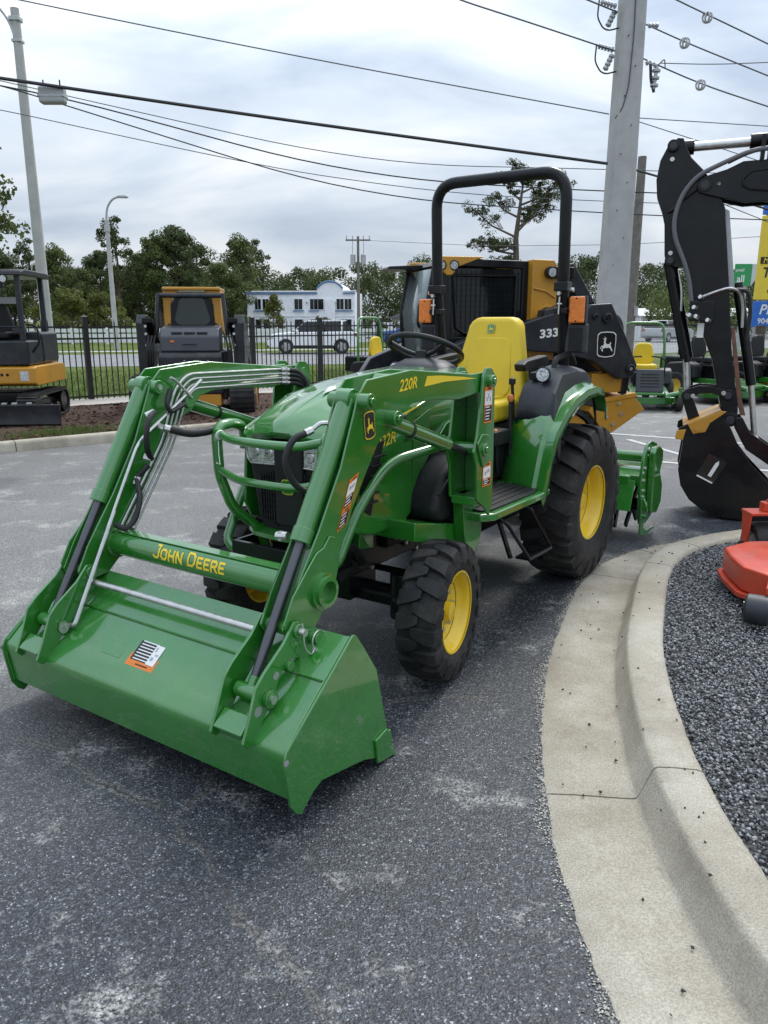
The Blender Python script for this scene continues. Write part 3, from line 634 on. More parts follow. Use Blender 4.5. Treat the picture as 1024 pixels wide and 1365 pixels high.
mb = MB(); mb.cyl((2.277, -.262, 1.115), (2.279, -.256, 1.113), .0225, 14); mb.tube([(2.29, -.26, 1.09), (2.30, -.25, 1.03), (2.31, -.235, .99), (2.33, -.238, 1.0)], .0018, 5); mb.build('cable_tie', WH, TR)

# ---------------------------------------------------------------- loader mounting frame, masts, braces
def brace(mb): mb.tube([(1.52, .45, 1.045), (1.60, .44, 1.03), (1.885, .37, 1.0), (2.07, .34, .825), (2.21, .325, .60), (2.20, .25, .56)], .022, 12, fil=.10)
both(brace, 'brace_tube', G)
def beam(mb):
    mb.prism([(1.82, .72), (1.28, .60), (1.28, .49), (1.82, .63)], .22, .47)
    mb.prism([(1.80, .74), (1.90, .70), (1.92, .58), (1.80, .56)], .19, .23)
both(beam, 'side_frame', G, bevel=.006)
def mastlow(mb): mb.prism([(1.485, .80), (1.28, .80), (1.275, .58), (1.30, .51), (1.36, .475), (1.43, .50), (1.46, .60)], .47, .53)
both(mastlow, 'mast_foot', G, bevel=.006)
MO = [(1.50, 1.36), (1.475, 1.395), (1.42, 1.392), (1.385, 1.36), (1.375, 1.0), (1.372, .74), (1.40, .69), (1.45, .74), (1.53, .79), (1.545, .95), (1.575, 1.02), (1.545, 1.09), (1.525, 1.2)]
def mast(mb):
    mb.prism(MO, .615, .630); mb.prism(MO, .475, .490)
    mb.span(1.385, 1.40, .49, .615, .76, 1.34); mb.prism([(1.53, .80), (1.39, .80), (1.39, .74), (1.53, .76)], .49, .615)
    mb.prism([(1.565, 1.06), (1.52, 1.10), (1.45, 1.09), (1.41, 1.04), (1.42, .97), (1.50, .94)], .631, .642)
mL, mR = both(mast, 'mast', G, bevel=.004)
for s, p_ in ((1, mL), (-1, mR)):
    mb = MB()
    for x, z, r in ((1.445, 1.335, .028), (1.50, 1.025, .030)): mb.cyl((x, s*.46, z), (x, s*.655, z), r, 18); mb.cyl((x, s*.655, z), (x, s*.662, z), r*.55, 6)
    mb.each('mast_pin', G, p_, bevel=.003)
decal(mL, (1.495, .631, 1.145), (-1, 0, 0), (0, 0, 1), .082, .165, [(.10, 0), (.42, 1), (.45, 2)])
decal(mL, (1.490, .631, .845), (-1, 0, 0), (0, 0, 1), .085, .115, [(.18, 0), (.50, 1), (.28, 2)])

# ---------------------------------------------------------------- loader arms
AO = [(2.382, 1.396), (2.085, 1.417), (1.95, 1.405), (1.573, 1.372), (1.44, 1.375), (1.405, 1.335), (1.44, 1.29), (1.69, 1.268), (1.915, 1.285), (2.06, 1.285), (2.16, 1.262), (2.215, 1.20), (2.30, 1.17), (2.394, 1.052), (2.478, .936), (2.578, .745), (2.611, .661), (2.73, .560), (2.84, .548), (2.875, .60), (2.82, .70), (2.672, .90), (2.545, 1.10), (2.47, 1.27), (2.44, 1.34)]
FI = [(2.20, 1.405), (1.95, 1.397), (1.573, 1.364), (1.46, 1.36), (1.46, 1.30), (1.69, 1.276), (1.915, 1.292), (2.06, 1.293), (2.17, 1.27), (2.26, 1.20), (2.40, 1.055), (2.485, .938), (2.587, .745), (2.62, .668), (2.735, .572), (2.80, .58), (2.76, .68), (2.63, .885), (2.505, 1.09), (2.42, 1.23), (2.30, 1.33)]
def arm(mb):
    mb.prism(AO, .598, .608); mb.prism(AO, .500, .510); mb.prism(FI, .511, .597)
aL, aR = both(arm, 'loader_arm', G, bevel=.005)
def wave(mb): mb.prism([(2.625, .872), (2.66, .838), (2.70, .828), (2.755, .777), (2.83, .705), (2.88, .62), (2.85, .545), (2.73, .550), (2.605, .665), (2.575, .755), (2.59, .86)], .609, .617)
for s, p_ in ((1, aL), (-1, aR)):
    mb = MB(); wave(mb); (mb if s > 0 else mb.mirror()).build('arm_gusset', G, p_, bevel=.004)
    mb = MB()
    for x, z, r, o_ in ((2.415, 1.322, .030, .650), (2.245, 1.245, .030, .655), (2.83, .592, .026, .645)):
        for sy in (s*o_, s*.47): mb.cyl((x, s*.52, z), (x, sy, z), r, 20)
        mb.cyl((x, s*o_, z), (x, s*(o_+.010), z), r*.55, 6)
    mb.each('pivot_boss', G, p_, bevel=.004)
    mb = MB(); mb.cyl((2.415, s*.651, 1.322), (2.415, s*.658, 1.322), .013, 8); mb.cyl((2.83, s*.646, .592), (2.83, s*.66, .592), .014, 12); mb.cyl((2.415, s*.472, 1.322), (2.415, s*.466, 1.322), .013, 8); mb.each('grease_cap', ZN, p_)
emblem(aL, (2.372, .6085, 1.232), (-1, 0, .10), (.10, 0, 1), .072, .105, BL, YP)
vs_, fs, w = textmesh('220R', .062, shear=.25, bold=.0012); mb = MB(); put2d(mb, vs_, fs, (2.175, .6085, 1.338), (-1, 0, .06), (0.0, 0, 1), .0015); mb.build('arm_lettering', YP, aL, smooth=0, fix=False)
mb = MB(); mb.prism([(1.985, 1.345), (1.965, 1.385), (1.85, 1.381), (1.65, 1.364), (1.53, 1.350), (1.65, 1.352), (1.82, 1.354)], .6085, .6098); mb.build('arm_stripe', YP, aL)
decal(aL, (2.578, .6085, .872), (-.86, 0, .30), (-.42, 0, .91), .060, .195, [(.09, 0), (.27, 1), (.22, 2), (.10, 0), (.30, 2)])
# torque tube with lettering
TX, TZ, TRr = 2.672, .683, .054
mb = MB(); mb.cyl((TX, -.50, TZ), (TX, .50, TZ), TRr, 40, cap=False)
for s in (1, -1):
    mb.lathe([(TRr, s*.598), (TRr+.001, s*.645), (TRr-.014, s*.647), (TRr-.016, s*.50)], (TX, 0, TZ), 'y', 40); mb.lathe([(TRr+.012, s*.500), (TRr+.012, s*.485), (TRr, s*.483)], (TX, 0, TZ), 'y', 40); mb.lathe([(TRr+.012, s*.617), (TRr+.012, s*.630), (TRr, s*.632)], (TX, 0, TZ), 'y', 40)
tt = mb.build('torque_tube', G, TR)
vs_, fs, w = stroke_text([('J', 1.)]+[(q, .78) for q in 'OHN']+[(' ', 1), ('D', 1.)]+[(q, .78) for q in 'EERE'], .054, .0092, .0095)
mb = MB(); mb.add([(TX+(TRr+.0016)*math.cos(R(20)+(p[1]-.024)/TRr), (p[0]-w/2)*.405/w-.005, TZ+(TRr+.0016)*math.sin(R(20)+(p[1]-.024)/TRr)) for p in vs_], fs); o = mb.build('tube_lettering', YP, tt, smooth=0, fix=False)
mb = MB(); mb.box((TX+.0, 0, TZ+TRr+.0005), (.05, .94, .004)); mb.build('tube_rib', G, tt, bevel=.001)
# bucket cylinders and lift cylinders
for s in (1, -1):
    mb = MB(); y = s*.554
    mb.cyl((2.43, y, 1.325), (2.695, y, .885), .036, 24); mb.cyl((2.43, y-.03, 1.325), (2.43, y+.03, 1.325), .042, 16); mb.cyl((2.685, y, .902), (2.712, y, .857), .040, 24)
    c = mb.build('bucket_cylinder', G, TR, bevel=.003)
    mb = MB(); mb.cyl((2.69, y, .89), (2.955, y, .455), .0185, 20); mb.build('cylinder_rod', ST, c)
    mb = MB(); mb.cyl((2.955, y, .455), (2.975, y, .425), .021, 14); mb.cyl((2.985, s*.50, .412), (2.985, s*.61, .412), .027, 18); mb.build('rod_eye', G, c, bevel=.002)
    mb = MB(); mb.cyl((2.245, y, 1.245), (1.70, y, 1.07), .031, 24); mb.cyl((1.74, y, 1.083), (1.70, y, 1.07), .034, 24)
    c = mb.build('lift_cylinder', G, TR, bevel=.003)
    mb = MB(); mb.cyl((1.72, y, 1.077), (1.50, y, 1.005), .0165, 16); mb.build('cylinder_rod', ST, c)
    mb = MB(); mb.cyl((2.02, y, 1.172), (2.005, y, 1.167), .034, 20); mb.build('strap', HO, c)

# ---------------------------------------------------------------- bucket
BW = .772
mb = MB()
outer = [(2.722, .562), (2.655, .50), (2.58, .388), (2.51, .12), (2.50, .012)]
def strip(mb, pts, t, y0, y1):
    up = []
    for i, p in enumerate(pts):
        a = pts[max(i-1, 0)]; b = pts[min(i+1, len(pts)-1)]; dx, dz = b[0]-a[0], b[1]-a[1]; l = math.hypot(dx, dz); up.append((p[0]-dz/l*t, p[1]+dx/l*t))
    mb.prism(pts+up[::-1], y0, y1)
strip(mb, [(2.722, .562), (2.80, .503), (2.90, .4265), (3.058, .300), (3.066, .285), (3.066, .260), (3.045, .118)], -.007, -BW, BW)
strip(mb, outer, .007, -BW, BW)
bk = mb.build('bucket', GD, TR, bevel=.003)
mb = MB(); strip(mb, [(2.722, .5625), (2.863, .4565)], .006, -BW+.002, BW-.002); mb.build('back_plate', GD, bk, bevel=.002)
SP = [(2.717, .572), (2.700, .566), (2.655, .505), (2.578, .392), (2.512, .13), (2.482, .012), (2.60, .045), (2.66, .07), (2.90, .118), (2.945, .10), (3.01, .052), (3.035, .07), (3.060, .11), (3.078, .235), (3.082, .275), (3.068, .305)]
for s in (1, -1):
    mb = MB(); mb.prism(SP, s*BW, s*(BW+.010)); mb.build('side_plate', GD, bk, bevel=.003)
    mb = MB(); mb.prism([(2.525, .135), (2.60, .12), (2.585, .02), (2.48, .004), (2.468, .004), (2.50, .09)], s*(BW+.010), s*(BW+.020)); mb.build('edge_cap', GD, bk, bevel=.003)
mb = MB(); mb.prism([(2.52, .12), (2.50, .006), (2.475, .004), (2.498, .12)], -BW-.018, BW+.018); mb.build('cutting_edge', GD, bk, bevel=.002)
for s in (1, -1):
    mb = MB(); mb.tube([(2.724, s*(BW-.004), .566), (2.90, s*(BW-.004), .4285), (3.058, s*(BW-.004), .303)], .0045, 6); mb.build('weld_bead', GD, bk)
    mb = MB(); mb.tube([(3.070, s*(BW-.004), .255), (3.048, s*(BW-.004), .12)], .0045, 6); mb.build('weld_bead', GD, bk)
mb = MB(); mb.tube([(2.866, -BW+.01, .460), (2.866, BW-.01, .460)], .0035, 6); mb.build('weld_bead', GD, bk)
pd = Vector((3.058-2.722, 0, .300-.562)).normalized(); pn = Vector((-pd.z, 0, pd.x)); pn = pn if pn.z > 0 else -pn
def onplate(d, y, h=.0): p = Vector((2.722, 0, .562))+pd*d+pn*h; return Vector((p.x, y, p.z))
decal(bk, onplate(.345, -.085, .0005), (0, 1, 0), -pd, .150, .112, [(.82, 2), (.14, 0)])
mb = MB(); put2d(mb, [(.098, .022), (.142, .022), (.142, .106), (.098, .106)], [(0, 1, 2, 3)], onplate(.345, -.085, .0005), (0, 1, 0), -pd, .0032)
mb.mat(1)
for a, b, c, d in ((.106, .120, .040, .055), (.118, .134, .062, .070), (.106, .114, .078, .098)): put2d(mb, [(a, c), (b, c), (b, d), (a, d)], [(0, 1, 2, 3)], onplate(.345, -.085, .0005), (0, 1, 0), -pd, .004)
mb.build('pictogram', [WH, GLV], bk, smooth=0, fix=False)
mb = MB(); o = onplate(.335, -.24, 0); mb.add([o+Vector((0, 0, 0)), o+Vector((0, .115, 0)), o+Vector((0, .115, 0))-pd*.060, o-pd*.060], [(0, 1, 2, 3)]); mb.build('number_plate', GD, bk, solid=.006, bevel=.002)
mb = MB()
for (d, y) in ((.07, -.12), (.30, .63), (.055, .25)): p = onplate(d, y, .0008); mb.lathe([(.001, 0), (.006, 0)], (0, 0, 0), 'z', 10); 
mb = MB(); p = onplate(.09, -.13, .001); mb.box(p, (.010, .014, .003)); mb.build('drain_hole', BL, bk)
mb = MB(); p0 = Vector((3.074, BW+.011, .272)); mb.cyl(p0, p0+Vector((0, .0008, 0)), .011, 16); p0 = Vector((3.074, -BW-.011, .272)); mb.cyl(p0, p0+Vector((0, -.0008, 0)), .011, 16); mb.each('side_hole', GLV, bk)
# mounting brackets on the bucket, one pair of plates each side
BR = [(2.846, .628), (2.815, .622), (2.800, .590), (2.735, .566), (2.722, .545), (2.735, .500), (2.80, .486), (2.872, .505), (2.93, .455), (2.985, .375), (3.005, .350), (3.05, .288), (3.085, .276), (3.108, .30), (3.078, .362), (3.040, .465), (2.998, .503), (2.90, .570)]
BRi = [(2.846, .628), (2.815, .622), (2.80, .590), (2.82, .52), (2.90, .452), (2.985, .375), (3.005, .345), (3.05, .288), (3.085, .276), (3.108, .30), (3.078, .362), (3.035, .465), (2.998, .503), (2.90, .570)]
for s in (1, -1):
    mb = MB(); mb.prism(BR, s*.622, s*.634); mb.prism(BRi, s*.478, s*.490)
    mb.prism([(3.01, .34), (3.04, .365), (3.075, .30), (3.06, .285)], s*.490, s*.622)
    b = mb.build('mounting_bracket', G, TR, bevel=.003)
    mb = MB(); q = onplate(.41, s*.553, .022); M_ = Matrix.Rotation(-math.atan2(pd.z, pd.x), 3, 'Y'); mb.box(q, (.075, .125, .045), M_); q = onplate(.437, s*.553, -.03); mb.box(q, (.016, .10, .07), M_); mb.build('hook_plate', G, b, bevel=.006)
    mb = MB()
    for y0, y1, r in ((.476, .470, .020), (.634, .652, .030), (.650, .656, .022)): mb.cyl((2.985, s*y0, .412), (2.985, s*y1, .412), r, 20)
    mb.each('pin_collar', G, b, bevel=.002)
    mb = MB(); mb.cyl((2.985, s*.655, .412), (2.985, s*.660, .412), .015, 12); mb.cyl((2.985, s*.470, .412), (2.985, s*.445, .412), .012, 6); mb.cyl((2.83, s*.655, .592), (2.83, s*.668, .592), .013, 12); mb.each('pin_end', ZN, b)
    mb = MB()
    for (cx_, cz_, l_, w_) in ((3.035, .385, .035, .018), (2.945, .475, .02, .014)):
        mb.lathe([(.001, 0), (w_, 0)], (cx_, s*.6346, cz_), 'y', 16)
    mb.each('bracket_slot', GLV, b)
    mb = MB(); mb.cyl((2.885, s*.634, .488), (2.885, s*.650, .488), .018, 14); mb.build('stop_lug', G, b, bevel=.002)
    mb = MB(); c0 = Vector((2.762, s*.648, .548)); mb.cyl(c0+Vector((0, -s*.014, 0)), c0+Vector((0, s*.022, 0)), .020, 14); mb.build('latch_pin', G, b, bevel=.003)
    mb = MB(); mb.tube([c0+Vector((.034*math.cos(a), s*.020, .034*math.sin(a)-.004)) for a in [2*math.pi*k/24 for k in range(24)]], .0028, 6, closed=True)
    mb.tube([c0+Vector((.025, s*.024, -.024)), c0+Vector((.05, s*.028, -.04)), c0+Vector((.075, s*.02, -.01)), c0+Vector((.070, s*.012, .045)), c0+Vector((.068, s*.006, .075))], .0028, 6, fil=.02); mb.cyl(c0+Vector((.026, s*.016, -.03)), c0+Vector((.026, s*.032, -.03)), .008, 8); mb.build('lynch_pin', ZN, b)
mb = MB(); mb.cyl((2.838, -.478, .556), (2.838, .478, .556), .0135, 16); mb.build('latch_bar', ZN, TR)
# bucket level indicator rod on the right arm
mb = MB(); mb.tube([(2.962, -.470, .405), (2.958, -.440, .408), (2.945, -.440, .425), (2.71, -.455, .832)], .0095, 8, fil=.012); mb.tube([(2.75, -.455, .765), (2.555, -.465, 1.10), (2.17, -.475, 1.338)], .0075, 8, fil=.05); mb.tube([(2.36, -.462, 1.36), (2.33, -.462, 1.345), (2.24, -.468, 1.262)], .007, 8, fil=.02)
mb.cyl((2.985, -.475, .40), (2.985, -.465, .40), .022, 12); mb.each('level_indicator', ZN, TR)
# hydraulic lines on the inner face of the right arm
mb = MB()
for i in range(4):
    d = i*.022
    mb.tube([(1.60, -.492, 1.358-d), (2.24-d*.55, -.492, 1.368-d), (2.318-d*.9, -.492, 1.30-d*.8), (2.40-d*.8, -.492, 1.09-d*.5), (2.665-d*1.0, -.492, .735-d*.4), (2.670-d, -.478, .735)], .0058, 8, fil=.045)
hy = mb.each('hydraulic_line', ZN, TR)[0]
mb = MB()
for i in range(4): d = i*.022; mb.cyl((1.60, -.492, 1.358-d), (1.54, -.485, 1.352-d), .010, 6); mb.cyl((1.575, -.49, 1.356-d), (1.56, -.49, 1.354-d), .013, 6)
for p, q in (((2.435, -.475, 1.155), (2.435, -.43, 1.145)), ((2.52, -.48, 1.03), (2.50, -.455, 1.02)), ((2.50, -.47, 1.205), (2.47, -.45, 1.22)), ((2.58, -.47, .92), (2.565, -.47, .95)), ((2.43, -.44, 1.15), (2.41, -.41, 1.14))): mb.cyl(p, q, .016, 8)
mb.each('fitting', ZN, hy)
mb = MB()
for i in range(4):
    d = i*.022; mb.tube([(1.545, -.486, 1.352-d), (1.49, -.47, 1.345-d), (1.46-i*.012, -.44, 1.30-d), (1.45, -.40, 1.16-d)], .012, 8, fil=.04)
mb.tube([(2.47, -.45, 1.222), (2.52, -.43, 1.20), (2.545, -.425, 1.13), (2.53, -.44, 1.06), (2.50, -.455, 1.02)], .0125, 8, fil=.05)
mb.tube([(2.57, -.47, .95), (2.53, -.44, 1.0)], .0125, 8); mb.tube([(2.575, -.47, .945), (2.60, -.42, .86), (2.645, -.415, .78), (2.69, -.42, .75), (2.70, -.47, .77)], .012, 8, fil=.05)
mb.tube([(2.42, -.415, 1.145), (2.36, -.36, 1.12), (2.27, -.33, 1.125), (2.18, -.335, 1.14)], .019, 10, fil=.06)
mb.tube([(2.36, -.470, 1.31), (2.40, -.455, 1.25), (2.38, -.455, 1.21), (2.29, -.46, 1.24)], .011, 8, fil=.03)
mb.each('hose', HO, hy)
# hose on the left arm in front of the headlight
mb = MB(); mb.tube([(2.545, .470, 1.215), (2.60, .44, 1.20), (2.635, .42, 1.12), (2.60, .44, 1.02), (2.53, .49, .98)], .0125, 10, fil=.06); h_ = mb.build('hose', HO, aL)
mb = MB(); mb.tube([(2.49, .51, 1.245), (2.51, .49, 1.245), (2.535, .475, 1.225)], .009, 8, fil=.01); mb.cyl((2.535, .474, 1.222), (2.56, .462, 1.212), .015, 8); mb.cyl((2.715, .50, .875), (2.72, .455, .87), .014, 8); mb.cyl((2.715, .47, .885), (2.715, .47, .855), .013, 8); mb.each('fitting', ZN, aL)
mb = MB(); mb.tube([(2.36, .495, 1.14), (2.28, .49, 1.15), (2.10, .47, 1.19), (1.9, .45, 1.20)], .020, 10, fil=.06); mb.tube([(2.36, .495, 1.145), (2.42, .495, 1.03), (2.48, .495, .93)], .014, 8); mb.each('hose_sleeve', HO, aL)

# ---------------------------------------------------------------- operator station
mb = MB(); mb.sheet([[(1.16, y, 1.30-.3*abs(y)**2), ] for y in ()] or [[(1.12, -.27, 1.28), (1.12, .27, 1.28)], [(1.02, -.25, 1.37), (1.02, .25, 1.37)]])
mb = MB(); prof = [(1.14, .24, 1.30), (1.08, .235, 1.375), (.98, .22, 1.402), (.88, .17, 1.395), (.82, .11, 1.33), (.80, .09, 1.10)]
rows = []
for x, hw, z in prof: rows.append([(x+.03*(1-abs(t)), hw*t, z-.07*abs(t)**3) for t in (-1, -.8, -.5, 0, .5, .8, 1)]+[])
rows = [[(r[0][0], r[0][1]*1.0, 1.05)]+r+[(r[-1][0], r[-1][1], 1.05)] for r in rows]
mb.sheet(rows); mb.build('dash', GP, TR, solid=.01, smooth=60)
mb = MB(); mb.prism([(1.16, .68), (1.16, 1.30), (.98, 1.33), (.90, 1.0), (.95, .70)], -.16, .16); mb.build('dash_column', BP, TR, bevel=.02)
swc = Vector((.935, -.02, 1.447)); tilt = R(24); ux = Vector((math.cos(tilt), 0, math.sin(tilt))); uy = Vector((0, 1, 0)); un = ux.cross(uy)
mb = MB(); mb.tube([swc+ux*.205*math.cos(a)+uy*.205*math.sin(a) for a in [2*math.pi*k/40 for k in range(40)]], .0155, 10, closed=True)
sw = mb.build('steering_wheel', BP, TR)
mb = MB()
for a in (R(60), R(180), R(300)): mb.tube([swc-Vector((-.03, 0, .035)), swc-Vector((-.01, 0, .03))+(ux*math.cos(a)+uy*math.sin(a))*.10, swc+(ux*math.cos(a)+uy*math.sin(a))*.20], .013, 8, fil=.04)
mb.cyl(swc-Vector((-.03, 0, .06)), swc-Vector((-.02, 0, .015)), .045, 16); mb.cyl(swc-Vector((-.03, 0, .05)), (.92, 0, 1.30), .03, 12); mb.build('spoke', BP, sw)
# seat
def rr(w, z0, z1, r, top=None):
    top = top or w; pts = []
    for cx_, cz_, a0 in ((w-r, z0+r, -90), (top-r, z1-r, 0), (-(top-r), z1-r, 90), (-(w-r), z0+r, 180)):
        for k in range(5): a = R(a0+k*22.5); pts.append((cx_+r*math.cos(a), cz_+r*math.sin(a)))
    return pts
mb = MB(); mb.prism(rr(.265, 1.10, 1.625, .085, .185), .03, .135, 'yz'); bs = mb.build('seat_backrest', SEAT, TR, bevel=.032, seg=4)
for v in bs.data.vertices: v.co.x -= (v.co.z-1.1)*.20-.10
mb = MB(); mb.prism([(.16, -.24), (.58, -.255), (.66, -.20), (.68, 0), (.66, .20), (.58, .255), (.16, .24)], 1.015, 1.14, 'xy'); mb.build('seat_cushion', SEAT, TR, bevel=.035, seg=4)
mb = MB(); mb.prism(rr(.165, 1.14, 1.50, .06, .14), .128, .142, 'yz'); pad_ = mb.build('backrest_pad', SEAT, bs, bevel=.010, seg=3)
for v in pad_.data.vertices: v.co.x -= (v.co.z-1.1)*.20-.10
mb = MB(); mb.prism([(.24, -.15), (.56, -.165), (.625, -.12), (.635, 0), (.625, .12), (.56, .165), (.24, .15)], 1.138, 1.150, 'xy'); mb.build('cushion_pad', SEAT, TR, bevel=.009, seg=3)
emblem(bs, (.1475, -.01, 1.555), (0, 1, 0), (-.2, 0, 1), .055, .055, G, YP)
mb = MB()
for s in (1, -1): mb.tube([(.152, s*.125, 1.22), (.09, s*.118, 1.45), (.075, s*.095, 1.57)], .0025, 5)
mb.each('seam', SEAT, bs)
mb = MB(); mb.span(.10, .62, -.22, .22, .80, 1.01); mb.span(-.02, .10, -.2, .2, .85, 1.2); mb.build('seat_base', BP, TR, bevel=.02)
def armrest(mb): mb.prism([(.42, 1.352), (.40, 1.31), (.05, 1.335), (.04, 1.385), (.08, 1.395), (.36, 1.372)], .275, .345); mb.span(.06, .12, .27, .30, 1.2, 1.36)
both(armrest, 'armrest', BP, bevel=.012, seg=3)
# levers and pedals
mb = MB(); mb.cyl((.60, .36, .78), (.56, .33, 1.16), .010, 8); mb.cyl((.72, .34, .76), (.74, .33, .98), .009, 8); mb.cyl((.48, .33, .9), (.50, .31, 1.25), .010, 8); mb.cyl((.90, -.34, .8), (.84, -.36, 1.24), .012, 8); mb.cyl((.80, -.30, .8), (.70, -.33, 1.3), .012, 8); lv = mb.each('lever', BP, TR)[0]
mb = MB(); mb.lathe([(.001, .022), (.015, .018), (.021, 0), (.014, -.02), (.001, -.024)], (.56, .33, 1.17), 'z', 14); mb.lathe([(.001, .02), (.013, .016), (.015, -.016), (.001, -.02)], (.74, .33, .99), 'z', 12); mb.each('lever_knob', P('orange_knob', (.72, .22, .06), .4), lv)
mb = MB(); mb.lathe([(.001, .024), (.02, .016), (.02, -.016), (.001, -.024)], (.50, .31, 1.26), 'z', 14); mb.build('lever_grip', BP, lv)
mb = MB(); mb.span(.50, 1.0, .20, .32, .72, .92); mb.span(.60, .80, .22, .36, .92, 1.0); mb.span(.95, 1.12, -.3, .3, .70, .74); mb.box((1.18, .32, .80), (.10, .08, .015), Matrix.Rotation(R(-40), 3, 'Y')); mb.build('control_console', BP, TR, bevel=.015)
# platform and lower step
def plat(mb): mb.prism([(1.40, .24), (1.43, .60), (1.36, .645), (.80, .655), (.66, .64), (.60, .30), (.60, .24)], .655, .695, 'xy')
both(plat, 'platform', G, bevel=.012, seg=3)
def matt(mb):
    mb.prism([(1.37, .26), (1.385, .575), (1.34, .61), (.84, .625), (.74, .60), (.70, .28)], .696, .706, 'xy')
    for i in range(7): mb.box((1.05, .30+.045*i, .709), (.58, .016, .006))
both(matt, 'floor_mat', BP, bevel=.003)
def stp(mb):
    mb.tube([(1.16, .50, .66), (1.12, .60, .58), (.97, .665, .365), (.66, .665, .355), (.82, .60, .60), (.84, .5, .66)], .010, 8, fil=.02)
    mb.span(.67, .96, .58, .665, .350, .362); mb.prism([(1.17, .60), (1.14, .60), (.98, .36), (1.01, .36)], .56, .575)
both(stp, 'boarding_step', BK)
# fuel tank cover left and right
mb = MB(); mb.prism([(1.62, .70), (1.60, .80), (1.52, .90), (1.42, .955), (1.30, .96), (1.24, .90), (1.22, .68), (1.34, .645), (1.55, .655)], .20, .455); tk = mb.build('fuel_tank', BP, TR, bevel=.05, seg=4)
mb.mirror().build('battery_cover', BP, TR, bevel=.05, seg=4)
mb = MB(); mb.tube([(1.58, .448, .80), (1.50, .458, .865), (1.38, .458, .90), (1.27, .455, .89)], .008, 6, fil=.04); mb.build('tank_ridge', BP, tk)
# fenders
LIP = [(.79, .640, .655), (.775, .645, .70), (.71, .650, .90), (.64, .650, 1.0), (.50, .650, 1.10), (.36, .650, 1.165), (.18, .650, 1.205), (.03, .650, 1.212), (-.10, .650, 1.19), (-.17, .645, 1.12), (-.19, .64, 1.04)]
INN = [(.645, .33, .665), (.63, .33, .71), (.545, .33, .93), (.485, .33, 1.04), (.40, .33, 1.15), (.30, .33, 1.225), (.16, .33, 1.262), (.03, .33, 1.272), (-.10, .33, 1.25), (-.17, .33, 1.17), (-.19, .33, 1.08)]
def fend(mb):
    rows = []
    for a, b in zip(INN, LIP):
        a, b = Vector(a), Vector(b); mid = (a+b)/2
        rows.append([a+Vector((-.03, -.03, -.15)), a, a.lerp(b, .3)+Vector((.012, 0, .012)), a.lerp(b, .6)+Vector((.022, 0, .02)), a.lerp(b, .78)+Vector((.024, 0, .02)), a.lerp(b, .84)+Vector((.004, 0, .0)), a.lerp(b, .96)+Vector((.0, 0, .0)), b, b+Vector((-.012, .003, -.03)), b+Vector((-.04, 0, -.055))])
    mb.sheet(rows)
both(fend, 'fender', G, solid=.008, smooth=50)
def fbox(mb):
    A = [(.505, .36, 1.105), (.455, .37, 1.235), (.33, .39, 1.325), (.16, .40, 1.342), (0, .40, 1.335), (-.10, .40, 1.29)]
    B = [(.560, .585, 1.085), (.535, .575, 1.215), (.40, .56, 1.312), (.18, .565, 1.322), (.02, .565, 1.31), (-.08, .565, 1.26)]
    rows = []
    for a, b in zip(A, B):
        a, b = Vector(a), Vector(b); rows.append([a+Vector((-.06, -.03, -.20)), a+Vector((-.0, -.012, -.012)), a+Vector((0, .012, 0)), a.lerp(b, .5)+Vector((.006, 0, .006)), b+Vector((0, -.012, 0)), b+Vector((-.0, .012, -.014)), b+Vector((-.08, .03, -.22))])
    rows = [[p+Vector((.012, 0, -.05)) for p in rows[0]]]+rows+[[p+Vector((-.03, 0, -.12)) for p in rows[-1]]]
    mb.sheet(rows)
fbL, fbR = both(fbox, 'fender_console', GP, solid=.006, smooth=45)
for s, p_ in ((1, fbL), (-1, fbR)):
    mb = MB(); c = Vector((.50, s*.50, 1.305)); dn = Vector((.93, s*.05, .12)).normalized()
    mb.cyl(c-dn*.05, c, .030, 20, r2=.043); mb.cyl(c, c+dn*.012, .045, 24); wl = mb.build('work_light', BK, p_, bevel=.003)
    mb = MB(); mb.cyl(c+dn*.012, c+dn*.015, .037, 24); mb.build('lens', LE, wl)
    mb = MB(); mb.tube([(.28, s*.47, 1.32), (.26, s*.47, 1.38), (.02, s*.47, 1.415), (-.06, s*.47, 1.34)], .017, 8, fil=.05); mb.build('grab_handle', BP, p_)
    mb = MB(); mb.span(.40, .47, s*.40, s*.46, 1.27, 1.315); mb.build('cup_recess', BP, p_, bevel=.008)
    mb = MB(); mb.cyl((.44, s*.50, 1.30), (.44, s*.50, 1.24), .012, 8); mb.build('lamp_bracket', BK, p_)
